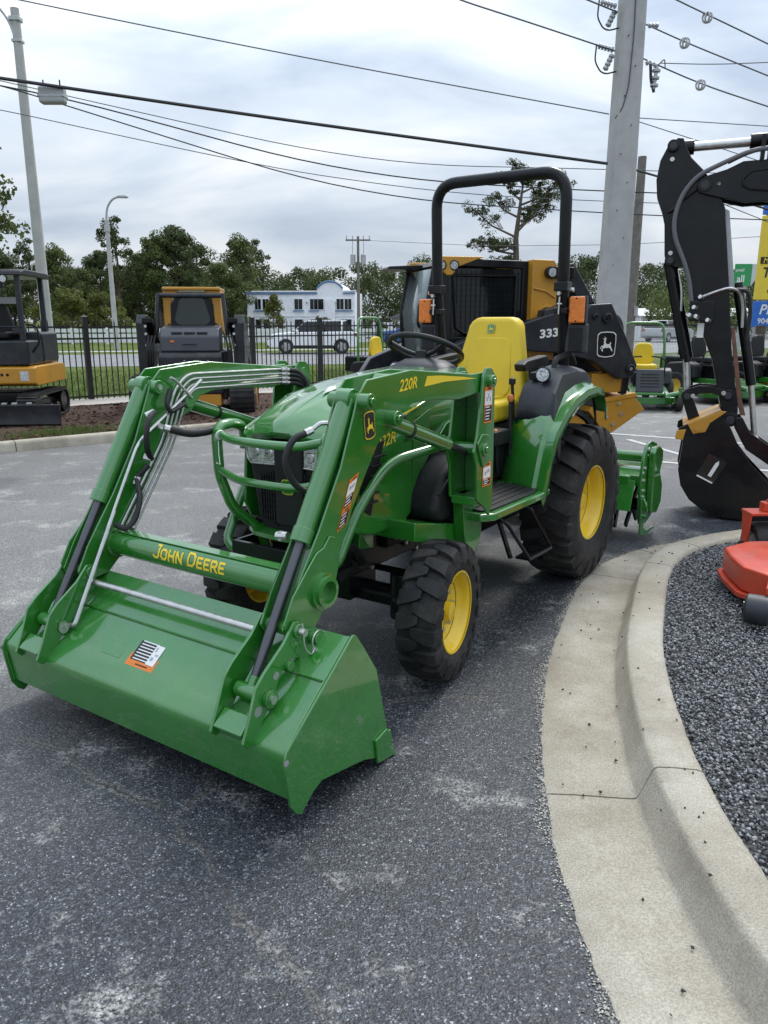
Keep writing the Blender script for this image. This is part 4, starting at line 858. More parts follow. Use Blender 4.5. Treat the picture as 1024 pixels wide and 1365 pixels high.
# roll bar
mb = MB(); mb.tube([(.02, -.433, 1.05), (.02, -.433, 1.35), (.10, -.433, 1.75), (.135, -.433, 2.44), (.135, .433, 2.44), (.10, .433, 1.75), (.02, .433, 1.35), (.02, .433, 1.05)], .0345, 20, fil=.15, seg=8)
ro = mb.build('roll_bar', BK, TR)
for s in (1, -1):
    mb = MB(); mb.box((.105, s*.433, 1.80), (.085, .085, .055)); mb.box((.102, s*.433, 1.74), (.095, .012, .10)); mb.box((.10, s*.433, 1.66), (.082, .082, .035)); hg = mb.build('hinge_block', BK, ro, bevel=.006)
    mb = MB(); mb.cyl((.145, s*.433, 1.76), (.17, s*.433, 1.76), .012, 8); mb.cyl((.15, s*.433, 1.74), (.155, s*.433, 1.64), .005, 6); mb.cyl((.15, s*.42, 1.70), (.15, s*.45, 1.70), .006, 6); mb.cyl((.10, s*.475, 1.78), (.10, s*.50, 1.78), .013, 6); mb.each('hinge_pin', ZN, hg)
    mb = MB(); mb.span(.04, .085, s*.475, s*.575, 1.585, 1.745); lb = mb.build('turn_lamp', BK, ro, bevel=.006)
    mb = MB(); mb.span(.085, .112, s*.478, s*.572, 1.588, 1.742); mb.build('lens', AM, lb, bevel=.010, seg=3)
    mb = MB()
    for z in (1.60, 1.73): mb.cyl((.112, s*.525, z), (.114, s*.525, z), .005, 8)
    mb.each('lens_screw', BK, lb)
    mb = MB(); mb.span(.03, .075, s*.45, s*.585, 1.41, 1.585); tl = mb.build('tail_lamp_housing', GP, ro, bevel=.012, seg=3)
    mb = MB(); mb.span(.075, .080, s*.475, s*.56, 1.42, 1.56); mb.build('housing_cover', BP, tl, bevel=.006)
    mb = MB(); mb.span(-.06, .08, s*.39, s*.46, .75, 1.15); mb.build('roll_bar_foot', BK, ro, bevel=.01)
# three point hitch stub
mb = MB()
for s in (1, -1): mb.tube([(-.2, s*.22, .40), (-.95, s*.36, .42)], .022, 8); mb.tube([(-.25, s*.22, .95), (-.7, s*.33, .42)], .016, 8); mb.tube([(-.1, s*.22, .95), (-.45, s*.24, .92)], .03, 8)
mb.tube([(-.28, 0, .75), (-.98, 0, .85)], .022, 8); mb.each('hitch_arm', BK, TR)

# ================================================================== rotary tiller behind the tractor
TI = thing('rotary_tiller', 'green rotary tiller hitched behind the tractor, low on the asphalt', 'tiller', (0.768, 5.106, 0), R(-124)); TI.scale = (.97, .94, 1)
mb = MB(); mb.cyl((-1.22, -.70, .605), (-1.22, .70, .605), .042, 20); mb.build('cross_tube', G, TI)
mb = MB(); mb.prism([(-.98, .50), (-1.15, .53), (-1.45, .52), (-1.62, .40), (-1.62, .36), (-1.43, .48), (-1.16, .49), (-1.0, .42)], -.72, .72); mb.build('hood_plate', G, TI, bevel=.004)
mb = MB(); mb.prism([(-.98, .46), (-.90, .25), (-.885, .25), (-.965, .47)], -.72, .70); mb.build('front_guard', G, TI, bevel=.003)
mb = MB(); mb.span(-1.2, -.95, -.70, .66, .41, .50); mb.build('rotor_housing', GD, TI, bevel=.01)
EP = [(-1.02, .64), (-1.08, .72), (-1.20, .735), (-1.34, .70), (-1.40, .60), (-1.36, .50), (-1.44, .40), (-1.46, .26), (-1.38, .15), (-1.20, .10), (-1.06, .12), (-1.0, .20), (-.98, .45)]
for s in (1, -1):
    mb = MB(); mb.prism(EP, s*.72, s*.745); ep = mb.build('end_plate', G, TI, bevel=.006)
    mb = MB(); mb.prism([(-1.10, .66), (-1.14, .70), (-1.24, .70), (-1.34, .66), (-1.36, .58), (-1.30, .50), (-1.40, .38), (-1.40, .24), (-1.30, .17), (-1.14, .20), (-1.12, .45)], s*.745, s*(.80 if s > 0 else .76)); mb.build('chain_case', G, ep, bevel=.016, seg=3)
    mb = MB()
    for x, z in ((-1.10, .685), (-1.12, .64), (-1.05, .55), (-1.04, .46), (-1.06, .38), (-1.06, .335), (-1.05, .25), (-1.09, .18), (-1.0, .52)): mb.cyl((x, s*.745, z), (x, s*.757, z), .013, 8)
    mb.each('bolt', ZN, ep)
    mb = MB(); mb.prism([(-.96, .34), (-1.04, .34), (-1.06, .10), (-1.16, .055), (-1.36, .05), (-1.38, .03), (-1.10, .025), (-.98, .06)], s*.752, s*.768); mb.build('depth_skid', G, ep, bevel=.004)
    mb = MB(); mb.tube([(-1.0, s*.77, .33), (-.965, s*.80, .30), (-.97, s*.81, .24), (-1.02, s*.79, .25), (-1.03, s*.78, .30)], .008, 8, fil=.02); mb.cyl((-1.0, s*.75, .20), (-1.0, s*.80, .20), .016, 10); mb.build('shackle', G, ep)
mb = MB(); mb.cyl((-1.2, -.70, .24), (-1.2, .70, .24), .05, 12)
for i in range(12):
    for k in range(4): a = i*.5+k*math.pi/2; mb.box((-1.2+.12*math.cos(a), -.64+i*.115, .24+.12*math.sin(a)), (.16, .02, .05), Matrix.Rotation(-a, 3, 'Y'))
mb.build('rotor', BK, TI)
mb = MB(); mb.span(-1.1, -.98, -.05, .05, .5, .85); mb.span(-1.05, -.95, -.38, -.32, .36, .6); mb.span(-1.05, -.95, .32, .38, .36, .6); mb.each('hitch_mast', G, TI, bevel=.01)
decal(TI.children[1], (-1.30, .30, .523), (0, 1, 0), (1, 0, .08), .22, .07, [(.9, 1)])
# ================================================================== other machines
def track_outline(x0, x1, z0, z1, top=None, n=6):
    r = (z1-z0)/2; pts = []
    for cx_, a0 in ((x1-r, -90), (x0+r, 90)):
        for k in range(n*2+1): a = R(a0+k*90/n); pts.append((cx_+r*math.cos(a), (z0+z1)/2+r*math.sin(a)))
    return pts
def crawler(parent, x0, x1, z0, z1, ya, yb, hub=None, lug=.09):
    """rubber track loop with lugs, wheels inside"""
    mb = MB(); ol = track_outline(x0, x1, z0+.02, z1-.02); inn = track_outline(x0+.035, x1-.035, z0+.055, z1-.055); n = len(ol)
    vs_ = [(p[0], y, p[1]) for y in (ya, yb) for p in ol]+[(p[0], y, p[1]) for y in (ya, yb) for p in inn]; fs = []
    for i in range(n):
        j = (i+1) % n; fs += [(i, j, n+j, n+i), (2*n+i, 3*n+i, 3*n+j, 2*n+j), (i, 2*n+i, 2*n+j, j), (n+i, n+j, 3*n+j, 3*n+i)]
    mb.add(vs_, fs)
    per = []; acc = 0
    for i in range(n):
        a, b = Vector((ol[i][0], 0, ol[i][1])), Vector((ol[(i+1) % n][0], 0, ol[(i+1) % n][1])); L = (b-a).length; m = max(1, int(round(L/lug)))
        for k in range(m):
            p = a.lerp(b, (k+.5)/m); d = (b-a).normalized(); ang = math.atan2(d.z, d.x); mb.box((p.x, (ya+yb)/2, p.z), (min(lug*.5, L*.6), abs(yb-ya)*.98, .045), Matrix.Rotation(-ang, 3, 'Y'))
    t = mb.build('track', RB, parent, smooth=0)
    zc = (z0+z1)/2; r = (z1-z0)/2-.06; m = max(3, int((x1-x0)/.3))
    for i in range(m):
        x = x0+(z1-z0)/2+(x1-x0-(z1-z0))*i/(m-1); big = i in (0, m-1)
        w = MB(); rr_ = r if big else r*.55; w.cyl((x, ya+.02*(1 if yb > ya else -1), z0+.06+rr_), (x, yb-.02*(1 if yb > ya else -1), z0+.06+rr_), rr_, 16); w.build('track_wheel', (hub or CY) if big else BK, t, bevel=.01)
    w = MB(); w.span(x0+.2, x1-.2, ya+(yb-ya)*.2, ya+(yb-ya)*.6, zc-.06, zc+.10); w.build('track_frame', BK, t, bevel=.01)
    return t

# ---------------------------------------------------------------- track loader parked behind the tractor
TL = thing('track_loader', 'yellow and black compact track loader with cab, parked behind the tractor seat', 'track loader', (2.0, 9.0, 0), R(195))
mb = MB(); mb.span(-.30, 1.75, -.46, .46, .28, 1.15); mb.build('chassis', CG, TL, bevel=.02)
for s in (1, -1): crawler(TL, -.05, 1.95, 0, .72, s*.52, s*.88)
mb = MB(); mb.prism([(-.06, .775), (-.50, .835), (-.655, .665), (-.215, .39), (.02, .66)], -.82, .80); tail = mb.build('tail_guard', CY, TL, bevel=.008)
mb = MB(); mb.prism([(-.10, .79), (-.515, .852), (-.56, .81), (-.12, .75)], -.83, .81); mb.build('tail_cap', CY, tail, bevel=.005)
for x, z in ((-.19, .60), (-.36, .63), (-.33, .74), (-.13, .71), (-.27, .52)):
    b = MB(); b.cyl((x, .80, z), (x, .815, z), .018, 10); b.build('bolt', GLV, tail)
mb = MB(); mb.span(-.38, .0, .40, .78, .86, 1.06); mb.build('hose_cover', CY, TL, bevel=.01)
mb = MB(); mb.prism([(.42, 1.10), (.42, 1.72), (.20, 1.80), (-.22, 1.70), (-.42, 1.45), (-.42, .84), (.2, .84)], -.52, .52); mb.build('engine_hood', CG, TL, bevel=.03)
BO = [(-.135, 1.78), (.10, 1.765), (.14, 1.73), (.50, 1.685), (.80, 1.59), (1.45, 1.42), (2.05, 1.18), (2.30, .80), (2.42, .30), (2.26, .30), (2.12, .75), (1.90, 1.0), (1.40, 1.20), (.80, 1.305), (.36, 1.275), (.05, 1.195), (-.274, 1.00), (-.45, 1.03), (-.487, 1.145), (-.345, 1.42), (-.26, 1.57)]
for s in (1, -1):
    mb = MB(); mb.prism(BO, s*.68, s*.855); bm_ = mb.build('lift_boom', CG, TL, bevel=.014, seg=3)
    for x, z, r in ((-.085, 1.63, .052), (-.40, 1.11, .050), (.055, 1.645, .030)):
        b = MB(); b.lathe([(r, s*.855), (r, s*.880), (r*.75, s*.885), (r*.70, s*.872), (.001, s*.872)], (x, 0, z), 'y', 24); pb = b.build('pivot_boss', CG, bm_)
        b = MB(); b.cyl((x, s*.872, z), (x, s*.880, z), r*.35, 12); b.build('pivot_pin', BK if z > 1.2 else GLV, pb)
    b = MB(); b.span(.20, .34, s*.855, s*.868, 1.36, 1.58); b.build('boom_cover', BP, bm_, bevel=.015, seg=3)
    b = MB(); b.prism([(.62, 1.63), (.60, 1.71), (.40, 1.76), (.34, 1.72)], s*.62, s*.84); b.build('boom_rib', CG, bm_, bevel=.01)
    if s > 0:
        emblem(bm_, (-.10, .856, 1.365), (-1, 0, 0), (0, 0, 1), .235, .265, BK, WH, ring=.055)
        vs_, fs, w = textmesh('333', .115, bold=.004); b = MB(); put2d(b, [(x*1.25, y) for x, y in vs_], fs, (.668, .856, 1.432), (-1, 0, .10), (0, 0, 1), .002); b.build('model_lettering', WH, bm_, smooth=0, fix=False)
    b = MB(); b.prism([(-.37, 1.05), (-.45, 1.05), (-.42, .84), (-.35, .84)], s*.72, s*.80); b.build('boom_link', BK, bm_, bevel=.01)
mb = MB(); mb.prism([(.30, 2.17), (.18, 2.19), (-.10, 1.78), (.10, 1.75)], -.62, .60); mb.build('rear_cross_link', CG, TL, bevel=.02)
for i in range(5):
    b = MB(); b.tube([(-.20, .60-i*.04, 1.68), (-.36-.02*i, .62-i*.04, 1.66), (-.42-.01*i, .64-i*.04, 1.50), (-.36, .62-.04*i, 1.35)], .022, 8, fil=.08); b.build('hydraulic_hose', HO, TL)
# cab
cab = MB(); cab.prism([(.66, 2.205), (1.30, 2.215), (1.62, 2.20), (1.66, 2.14), (.66, 2.12)], -.52, .52); cab = cab.build('cab_roof', BK, TL, bevel=.015)
mb = MB(); mb.prism([(1.55, 2.19), (2.0, 2.165), (2.02, 2.14), (1.56, 2.13)], -.50, -.05); mb.build('roof_visor', BK, cab, bevel=.008)
for a, b, w in (((1.60, 2.14), (1.52, 1.10), .05), ((.69, 2.14), (.69, 1.10), .035)):
    for s in (1, -1):
        m_ = MB(); m_.prism([(a[0]-w, a[1]), (a[0]+w, a[1]), (b[0]+w, b[1]), (b[0]-w, b[1])], s*.44, s*.52); m_.build('cab_pillar', BK, TL, bevel=.008)
for s in (1, -1):
    m_ = MB(); m_.span(.66, 1.58, s*.45, s*.515, 1.08, 1.44); m_.build('cab_sill', BK, TL, bevel=.01)
    m_ = MB(); m_.prism([(.72, 2.12), (1.56, 2.12), (1.50, 1.44), (.72, 1.44)], s*.490, s*.494); gl = m_.build('side_window', GL, TL)
    m_ = MB()
    for i in range(15): x = .76+i*.052; m_.cyl((x, s*.505, 1.46), (x, s*.505, 2.10), .003, 4)
    for i in range(12): z = 1.48+i*.054; m_.cyl((.74, s*.507, z), (1.53, s*.507, z), .003, 4)
    o = m_.build('window_guard', BK, gl); o['kind'] = 'stuff'
    m_ = MB(); m_.tube([(x, s*.512, z) for x, z in ((.80, 2.05), (1.48, 2.05), (1.44, 1.53), (1.36, 1.48), (.80, 1.48))], .016, 8, closed=True); m_.build('window_rim', BK, gl)
    m_ = MB(); m_.prism([(1.15, 2.235), (1.66, 2.232), (1.68, 2.15), (1.56, 2.045), (1.50, 2.05), (1.44, 2.13)], s*.40, s*.545); lh = m_.build('lamp_housing', CY, TL, bevel=.012)
    for i, (x, z) in enumerate(((1.62, 2.145), (1.485, 2.145))):
        c = Vector((x, s*.545, z)); dn = Vector((.35, s*.9, -.1)).normalized(); m_ = MB(); m_.cyl(c-dn*.01, c+dn*.018, .050, 20); wl = m_.build('work_lamp', BK, lh, bevel=.004); m_ = MB(); m_.cyl(c+dn*.018, c+dn*.022, .038, 20); m_.build('lens', LE, wl)
m_ = MB(); m_.add([(1.66, -.44, 2.12), (1.66, .44, 2.12), (1.74, .44, 1.70), (1.70, .44, 1.20), (1.70, -.44, 1.20), (1.74, -.44, 1.70)], [(0, 1, 2, 5), (5, 2, 3, 4)]); m_.build('front_door_glass', P('clear_glass', (.45, .52, .52), .08, trans=.55, spec=.6), TL, solid=.006)
for s in (1, -1): m_ = MB(); m_.tube([(1.67, s*.45, 2.13), (1.75, s*.45, 1.70), (1.71, s*.45, 1.18)], .022, 8, fil=.1); m_.build('door_frame', BK, TL)
m_ = MB(); m_.span(.9, 1.35, -.22, .22, 1.2, 1.32); m_.prism([(.86, 1.3), (.95, 1.3), (.88, 1.85), (.80, 1.85)], -.22, .22); m_.build('cab_seat', BP, TL, bevel=.03, seg=3)
m_ = MB(); m_.span(1.0, 1.2, .16, .34, 1.5, 1.9); m_.build('cab_control_panel', GP, TL, bevel=.02)
for s in (1, -1):
    m_ = MB(); m_.prism([(.66, 2.215), (.42, 2.21), (.375, 2.15), (.375, 1.20), (.66, 1.20)], s*.36, s*.62); tw = m_.build('rear_tower', CY, TL, bevel=.012)
    m_ = MB(); m_.tube([(.645, s*.625, 1.93), (.50, s*.625, 1.90), (.40, s*.625, 1.84)], .012, 6); m_.build('tower_ridge', CY, tw)
    m_ = MB(); m_.lathe([(.13, s*.60), (.13, s*.66), (.10, s*.665)], (.50, 0, 1.64), 'y', 24); m_.build('tower_arch', CY, tw)
    c = Vector((.47, s*.63, 2.085)); m_ = MB(); m_.cyl(c-Vector((0, s*.02, 0)), c+Vector((0, s*.055, 0)), .062, 24); wl = m_.build('rear_lamp', BK, tw, bevel=.006); m_ = MB(); m_.cyl(c+Vector((0, s*.055, 0)), c+Vector((0, s*.059, 0)), .044, 20); m_.build('lens', LE, wl)
    m_ = MB(); m_.span(.22, .44, s*.60, s*.69, 2.03, 2.14); m_.build('lamp_arm', BK, tw, bevel=.01)
m_ = MB(); m_.tube([(1.72, .50, 1.75), (1.86, .58, 1.78), (1.88, .60, 1.55), (1.74, .5, 1.50)], .018, 8, fil=.05); m_.build('grab_rail', BK, TL)

# ---------------------------------------------------------------- excavator with its arm reaching down to the asphalt on the right
EX = thing('excavator', 'black excavator arm and curled bucket resting on the asphalt at the right edge', 'excavator', (2.917, 6.404, 0), R(-20))
BKo = [(-.43, .745), (-.435, .69), (-.385, .665), (-.392, .56), (-.405, .40), (-.375, .27), (-.30, .155), (-.195, .075), (-.02, .02), (.20, .008), (.40, .03), (.46, .06), (.34, .28), (.15, .47), (.045, .60), (-.035, .76), (-.10, .84), (-.07, .90), (-.13, .90), (-.36, .785)]
for s in (-1, 1):
    mb = MB(); mb.prism(BKo, s*.25, s*.27); bp = mb.build('bucket_side', BK, EX, bevel=.004)
    mb = MB(); mb.prism([(-.365, .785), (-.315, .705), (-.225, .725), (-.195, .80), (-.08, .895), (-.12, .90)], s*.272, s*.285); q = mb.build('coupler_plate', CY, bp, bevel=.004)
    mb = MB(); mb.cyl((-.285, s*.285, .745), (-.285, s*.30, .745), .022, 6); mb.build('coupler_bolt', CY, q)
mb = MB(); strip(mb, [(-.41, .69), (-.375, .665), (-.38, .56), (-.393, .40), (-.365, .275), (-.295, .165), (-.19, .085), (-.02, .03), (.20, .018), (.46, .06)], .012, -.249, .249); bsh = mb.build('bucket_shell', BK, EX, smooth=50)
mb = MB(); mb.prism([(-.44, .73), (-.45, .66), (-.39, .65), (-.37, .74)], -.28, -.20); mb.build('coupler_lock', CY, bsh, bevel=.006)
mb = MB(); mb.prism([(-.40, .77), (-.12, .905), (-.11, .885), (-.39, .745)], -.24, .24); mb.build('coupler_deck', CY, bsh, bevel=.006)
for i in range(5): mb = MB(); mb.prism([(.44, .045), (.58, .10), (.585, .115), (.44, .09)], -.24+i*.11, -.19+i*.11); mb.build('bucket_tooth', BK, bsh, bevel=.004)
mb = MB(); put2d(mb, [(0, 0), (.16, 0), (.16, .22), (0, .22)], [(0, 1, 2, 3)], (-.27, -.271, .36), (.88, 0, -.42), (.42, 0, .88), .002); mb.mat(1); put2d(mb, [(.085, .05), (.115, .05), (.115, .17), (.1, .20), (.085, .17)], [(0, 1, 2, 3, 4)], (-.27, -.271, .36), (.88, 0, -.42), (.42, 0, .88), .003); put2d(mb, [(.01, .005), (.15, .005), (.15, .018), (.01, .018)], [(0, 1, 2, 3)], (-.27, -.271, .36), (.88, 0, -.42), (.42, 0, .88), .003); mb.build('bucket_label', [P('dark_film', (.03, .028, .025), .12), WH], bsh, smooth=0, fix=False)
AR_ = [(-.625, 2.99), (-.66, 2.965), (-.70, 2.925), (-.745, 2.83), (-.763, 2.69), (-.748, 2.565), (-.700, 2.45), (-.675, 2.36), (-.655, 2.12), (-.635, 2.05), (-.56, 2.02), (-.50, 2.02), (-.46, 1.965), (-.324, 1.53), (-.215, 1.29), (-.105, .86), (-.08, .80), (-.03, .79), (.01, .82), (.015, .885), (-.077, 1.353), (-.150, 1.878), (-.236, 2.46), (-.30, 2.60), (-.419, 2.745), (-.515, 2.84), (-.56, 2.93), (-.585, 2.985)]
mb = MB(); mb.prism(AR_, -.10, .10); ar = mb.build('dipper_arm', BK, EX, bevel=.008)
for x, z, r in ((-.655, 2.93, .045), (-.40, 2.63, .055), (-.61, 2.075, .04), (-.385, 1.0, .045), (-.074, 1.015, .045), (-.038, .815, .058)):
    mb = MB(); mb.cyl((x, -.135, z), (x, .135, z), r, 22); pb = mb.build('arm_pin', BK, ar, bevel=.006)
    mb = MB(); mb.cyl((x, -.137, z), (x, -.142, z), r*.6, 16); mb.build('pin_face', GP, pb)
for x, z in ((-.655, 2.83), (-.61, 2.13), (-.30, 2.635), (-.34, 1.0), (-.11, 1.03)):
    mb = MB(); mb.cyl((x, -.10, z), (x, -.128 if z > 1.2 else -.15, z), .018, 12); mb.build('grease_cap', ZN, ar, bevel=.003)
BMo = [(-.46, 2.62), (-.44, 2.68), (-.36, 2.705), (-.25, 2.735), (-.14, 2.785), (.10, 2.79), (.60, 2.76), (1.4, 2.55), (2.2, 2.1), (2.8, 1.35), (2.98, 1.0), (2.80, .90), (2.58, 1.2), (2.0, 1.8), (1.3, 2.22), (.6, 2.42), (.06, 2.49), (-.10, 2.485), (-.30, 2.535), (-.44, 2.575)]
for s in (-1, 1): mb = MB(); mb.prism(BMo[:], s*.105, s*.128); bo = mb.build('boom', BK, EX, bevel=.006)
mb = MB(); mb.prism([(-.05, 2.77), (.10, 2.775), (.6, 2.745), (1.4, 2.535), (2.2, 2.085), (2.78, 1.36), (2.9, 1.0), (2.82, .95), (2.6, 1.22), (2.02, 1.815), (1.32, 2.235), (.6, 2.435), (.06, 2.505), (-.05, 2.52)], -.104, .104); mb.build('boom_core', BK, bo, bevel=.004)
mb = MB(); mb.tube([(-.13, -.1295, 2.66), (-.08, -.1295, 2.71), (.05, -.1295, 2.725), (.4, -.1295, 2.70), (.4, -.1295, 2.53), (.1, -.1295, 2.56), (-.08, -.1295, 2.58), (-.13, -.1295, 2.61)], .010, 6, closed=True); mb.build('boom_ridge', BK, bo)
mb = MB(); mb.cyl((-.655, 0, 2.93), (-.50, 0, 2.932), .055, 18); mb.cyl((-.1, 0, 2.945), (1.0, 0, 2.95), .055, 20); mb.cyl((1.0, 0, 2.95), (1.35, 0, 2.72), .05, 14); ac = mb.build('arm_cylinder', BK, EX, bevel=.004)
mb = MB(); mb.cyl((-.53, 0, 2.932), (.2, 0, 2.946), .034, 20); mb.build('cylinder_rod', ZN, ac)
mb = MB(); mb.cyl((-.61, 0, 2.075), (-.412, 0, 1.30), .052, 20); mb.cyl((-.575, -.03, 1.94), (-.40, -.03, 1.27), .030, 12); bc = mb.build('bucket_cylinder', BK, EX, bevel=.004)
mb = MB(); mb.cyl((-.42, 0, 1.33), (-.385, 0, 1.0), .030, 18); mb.build('cylinder_rod', ZN, bc)
mb = MB(); mb.tube([(-.535, -.06, 2.0), (-.50, -.075, 1.85), (-.49, -.075, 1.68)], .010, 8, fil=.05); mb.build('steel_line', ZN, bc)
for s in (-1, 1):
    mb = MB(); mb.prism([(-.43, 1.0), (-.40, 1.05), (-.30, 1.085), (-.20, 1.085), (-.10, 1.055), (-.03, 1.01), (-.05, .97), (-.12, 1.0), (-.20, 1.025), (-.29, 1.02), (-.36, .965), (-.41, .955)], s*.112, s*.130); mb.build('guide_link', BK, EX, bevel=.005)
mb = MB(); mb.prism([(-.43, .99), (-.34, .99), (-.235, .74), (-.33, .72)], -.07, .07); mb.build('bucket_link', BK, EX, bevel=.01)
# hydraulic thumb
mb = MB(); mb.cyl((-.085, .0, 1.90), (.10, .0, 1.09), .040, 18); th = mb.build('thumb_cylinder', BK, EX, bevel=.004)
mb = MB(); mb.cyl((.095, 0, 1.11), (.17, 0, .665), .024, 16); mb.build('cylinder_rod', ZN, th)
for s in (-1, 1): mb = MB(); mb.prism([(-.01, .83), (.05, .84), (.12, .72), (.30, .60), (.62, .47), (.80, .40), (.78, .34), (.55, .36), (.30, .45), (.10, .58), (.02, .72)], s*.13, s*.155); mb.build('thumb_plate', BK, EX, bevel=.006)
mb = MB(); mb.cyl((.17, -.15, .655), (.17, .15, .655), .03, 12); mb.build('thumb_pin', ZN, EX)
mb = MB(); mb.prism([(-.075, 1.55), (.035, .98), (.075, .85), (.035, .85), (.0, .98), (-.105, 1.55)], -.09, -.06); mb.build('thumb_stay', RUST, EX)
mb = MB(); mb.prism([(-.237, 2.46), (-.20, 2.44), (-.105, 1.86), (-.145, 1.86)], -.055, .055); mb.build('wear_strip', GLV, ar)
# hoses on the arm
mb = MB(); mb.tube([(.35, -.17, 2.83), (.05, -.17, 2.86), (-.10, -.16, 2.85), (-.28, -.14, 2.78), (-.46, -.135, 2.70), (-.56, -.13, 2.57), (-.605, -.13, 2.40), (-.59, -.13, 2.25), (-.50, -.125, 2.06), (-.45, -.12, 1.92), (-.40, -.12, 1.66)], .0185, 10, fil=.1); mb.build('grey_hose', P('grey_hose', (.13, .13, .14), .5), EX)
mb = MB(); mb.tube([(.35, -.13, 2.85), (.08, -.13, 2.885), (-.12, -.13, 2.84), (-.25, -.13, 2.78)], .014, 8, fil=.06); mb.build('black_hose', HO, EX)
mb = MB(); mb.span(.02, .05, -.16, -.10, 2.79, 2.92); mb.build('hose_clamp', BK, EX); mb = MB(); mb.span(-.03, .0, -.16, -.10, 2.79, 2.96); mb.build('hose_clamp', BK, EX)
mb = MB(); mb.cyl((-.655, -.12, 2.44), (-.60, -.12, 2.47), .012, 8); mb.tube([(-.66, -.12, 2.44), (-.45, -.115, 2.60)], .006, 6); mb.build('tie_bar', BK, EX)
mb = MB(); mb.span(-.43, -.24, -.155, -.10, 1.60, 1.76); mf = mb.build('valve_block', BK, EX, bevel=.01)
for x, z in ((-.41, 1.64), (-.38, 1.70), (-.36, 1.63), (-.27, 1.60), (-.34, 1.78)): mb = MB(); mb.cyl((x, -.155, z), (x-.02, -.185, z+.01), .017, 8); mb.build('fitting', ZN, mf)
mb = MB(); mb.tube([(-.34, -.15, 1.79), (-.24, -.16, 1.83), (-.14, -.14, 1.86), (-.06, -.10, 1.82), (-.03, -.08, 1.70), (-.02, -.07, 1.55)], .012, 8, fil=.05); mb.build('steel_line', ZN, mf)
mb = MB(); mb.tube([(-.14, -.10, 1.84), (-.0, -.10, 1.84), (.03, -.08, 1.65), (.02, -.07, 1.45)], .016, 8, fil=.06); mb.build('black_hose', HO, mf)
mb = MB(); mb.span(-.355, -.305, -.103, -.100, 1.47, 1.585); mb.build('arm_label', WH, ar)
# the machine itself stands outside the frame on the right
mb = MB(); mb.prism([(2.55, .75), (2.55, 1.25), (2.85, 1.35), (4.5, 1.35), (4.75, 1.2), (4.75, .75)], -.75, .75); mb.build('house', CY, EX, bevel=.06)
mb = MB(); mb.span(2.9, 4.2, .0, .72, 1.35, 2.45); mb.build('cab', GL, EX, bevel=.05)
for s in (-1, 1): crawler(EX, 2.5, 4.7, 0, .62, s*.55, s*.95)

# ---------------------------------------------------------------- compact excavator at the left edge
ME = thing('mini_excavator', 'small yellow and black excavator with canopy and blade, cut by left edge', 'excavator', (-5.88, 12.15, .10), R(-84))
mb = MB(); mb.prism([(1.10, .02), (1.16, .05), (1.14, .18), (1.16, .33), (1.10, .335), (1.08, .18)], -.80, 1.08); bl = mb.build('dozer_blade', CG, ME, bevel=.008)
for y in (.62, .42, .28, .05, -.1): m_ = MB(); m_.span(1.06, 1.13, y, y+.06, .335, .36); m_.build('blade_lug', GLV, bl, bevel=.004)
for s in (.25, -.25): mb = MB(); mb.prism([(1.10, .10), (1.10, .25), (.25, .33), (.25, .18)], s-.05, s+.05); mb.build('blade_arm', BK, ME, bevel=.01)
for s in (1, -1): crawler(ME, -.80, .90, 0, .46, s*.40, s*.68, hub=BK)
mb = MB(); mb.span(-.4, .5, -.35, .35, .18, .46); mb.build('undercarriage', BK, ME, bevel=.03)
hs = MB(); hs.prism([(.62, .56), (.70, .60), (.70, .83), (.62, .85), (-.60, .85), (-.80, .80), (-.80, .56)], -.58, .66); hs = hs.build('house', CY, ME, bevel=.02, seg=3)
mb = MB(); mb.span(.02, .66, -.56, .58, .86, 1.22); mb.build('seat_riser', CG, ME, bevel=.03)
mb = MB(); mb.span(-.78, .02, -.57, .59, .86, 1.34); mb.build('engine_cover', CG, ME, bevel=.05)
mb = MB(); mb.span(.700, .704, .44, .56, .64, .78); mb.build('tail_lamp', LE, hs)
emblem(hs, (.701, -.06+.04, .72), (0, 1, 0), (0, 0, 1), .13, .13, BK, WH)
for y in (.16, .24): m_ = MB(); m_.cyl((.70, y+.02, .73), (.704, y+.02, .73), .022, 10); m_.build('plug', BK, hs)
mb = MB(); put2d(mb, [(0, 0), (.09, 0), (.09, .08), (0, .08)], [(0, 1, 2, 3)], (.661, -.24, .95), (0, 1, 0), (0, 0, 1), .002); mb.mat(1); put2d(mb, [(.10, 0), (.20, 0), (.20, .08), (.10, .08)], [(0, 1, 2, 3)], (.661, -.24, .95), (0, 1, 0), (0, 0, 1), .002); mb.build('warning_label', [WH, P('red_print', (.3, .06, .05), .5)], hs, smooth=0, fix=False)
mb = MB(); mb.prism(rr(.21, 1.32, 1.74, .09, .15), -.02, .08, 'yz'); sb_ = mb.build('seat_backrest', BP, ME, bevel=.03, seg=3)
mb = MB(); mb.span(.02, .46, -.23, .23, 1.24, 1.35); mb.build('seat_cushion', BP, ME, bevel=.04, seg=3)
for s in (1, -1):
    mb = MB(); mb.span(.0, .34, s*.26, s*.38, 1.30, 1.42); c = mb.build('control_box', GP, ME, bevel=.03, seg=3); mb = MB(); mb.cyl((.30, s*.32, 1.42), (.34, s*.33, 1.60), .018, 8); mb.build('joystick', BP, c)
    mb = MB(); mb.cyl((.50, s*.08, 1.20), (.46, s*.08, 1.46), .009, 6); mb.build('travel_lever', ZN, ME)
for x, y in ((.58, .50), (.58, -.50), (-.45, .50), (-.45, -.50)): mb = MB(); mb.span(x-.035, x+.035, y-.035, y+.035, 1.2, 2.16); mb.build('canopy_post', CG, ME, bevel=.01)
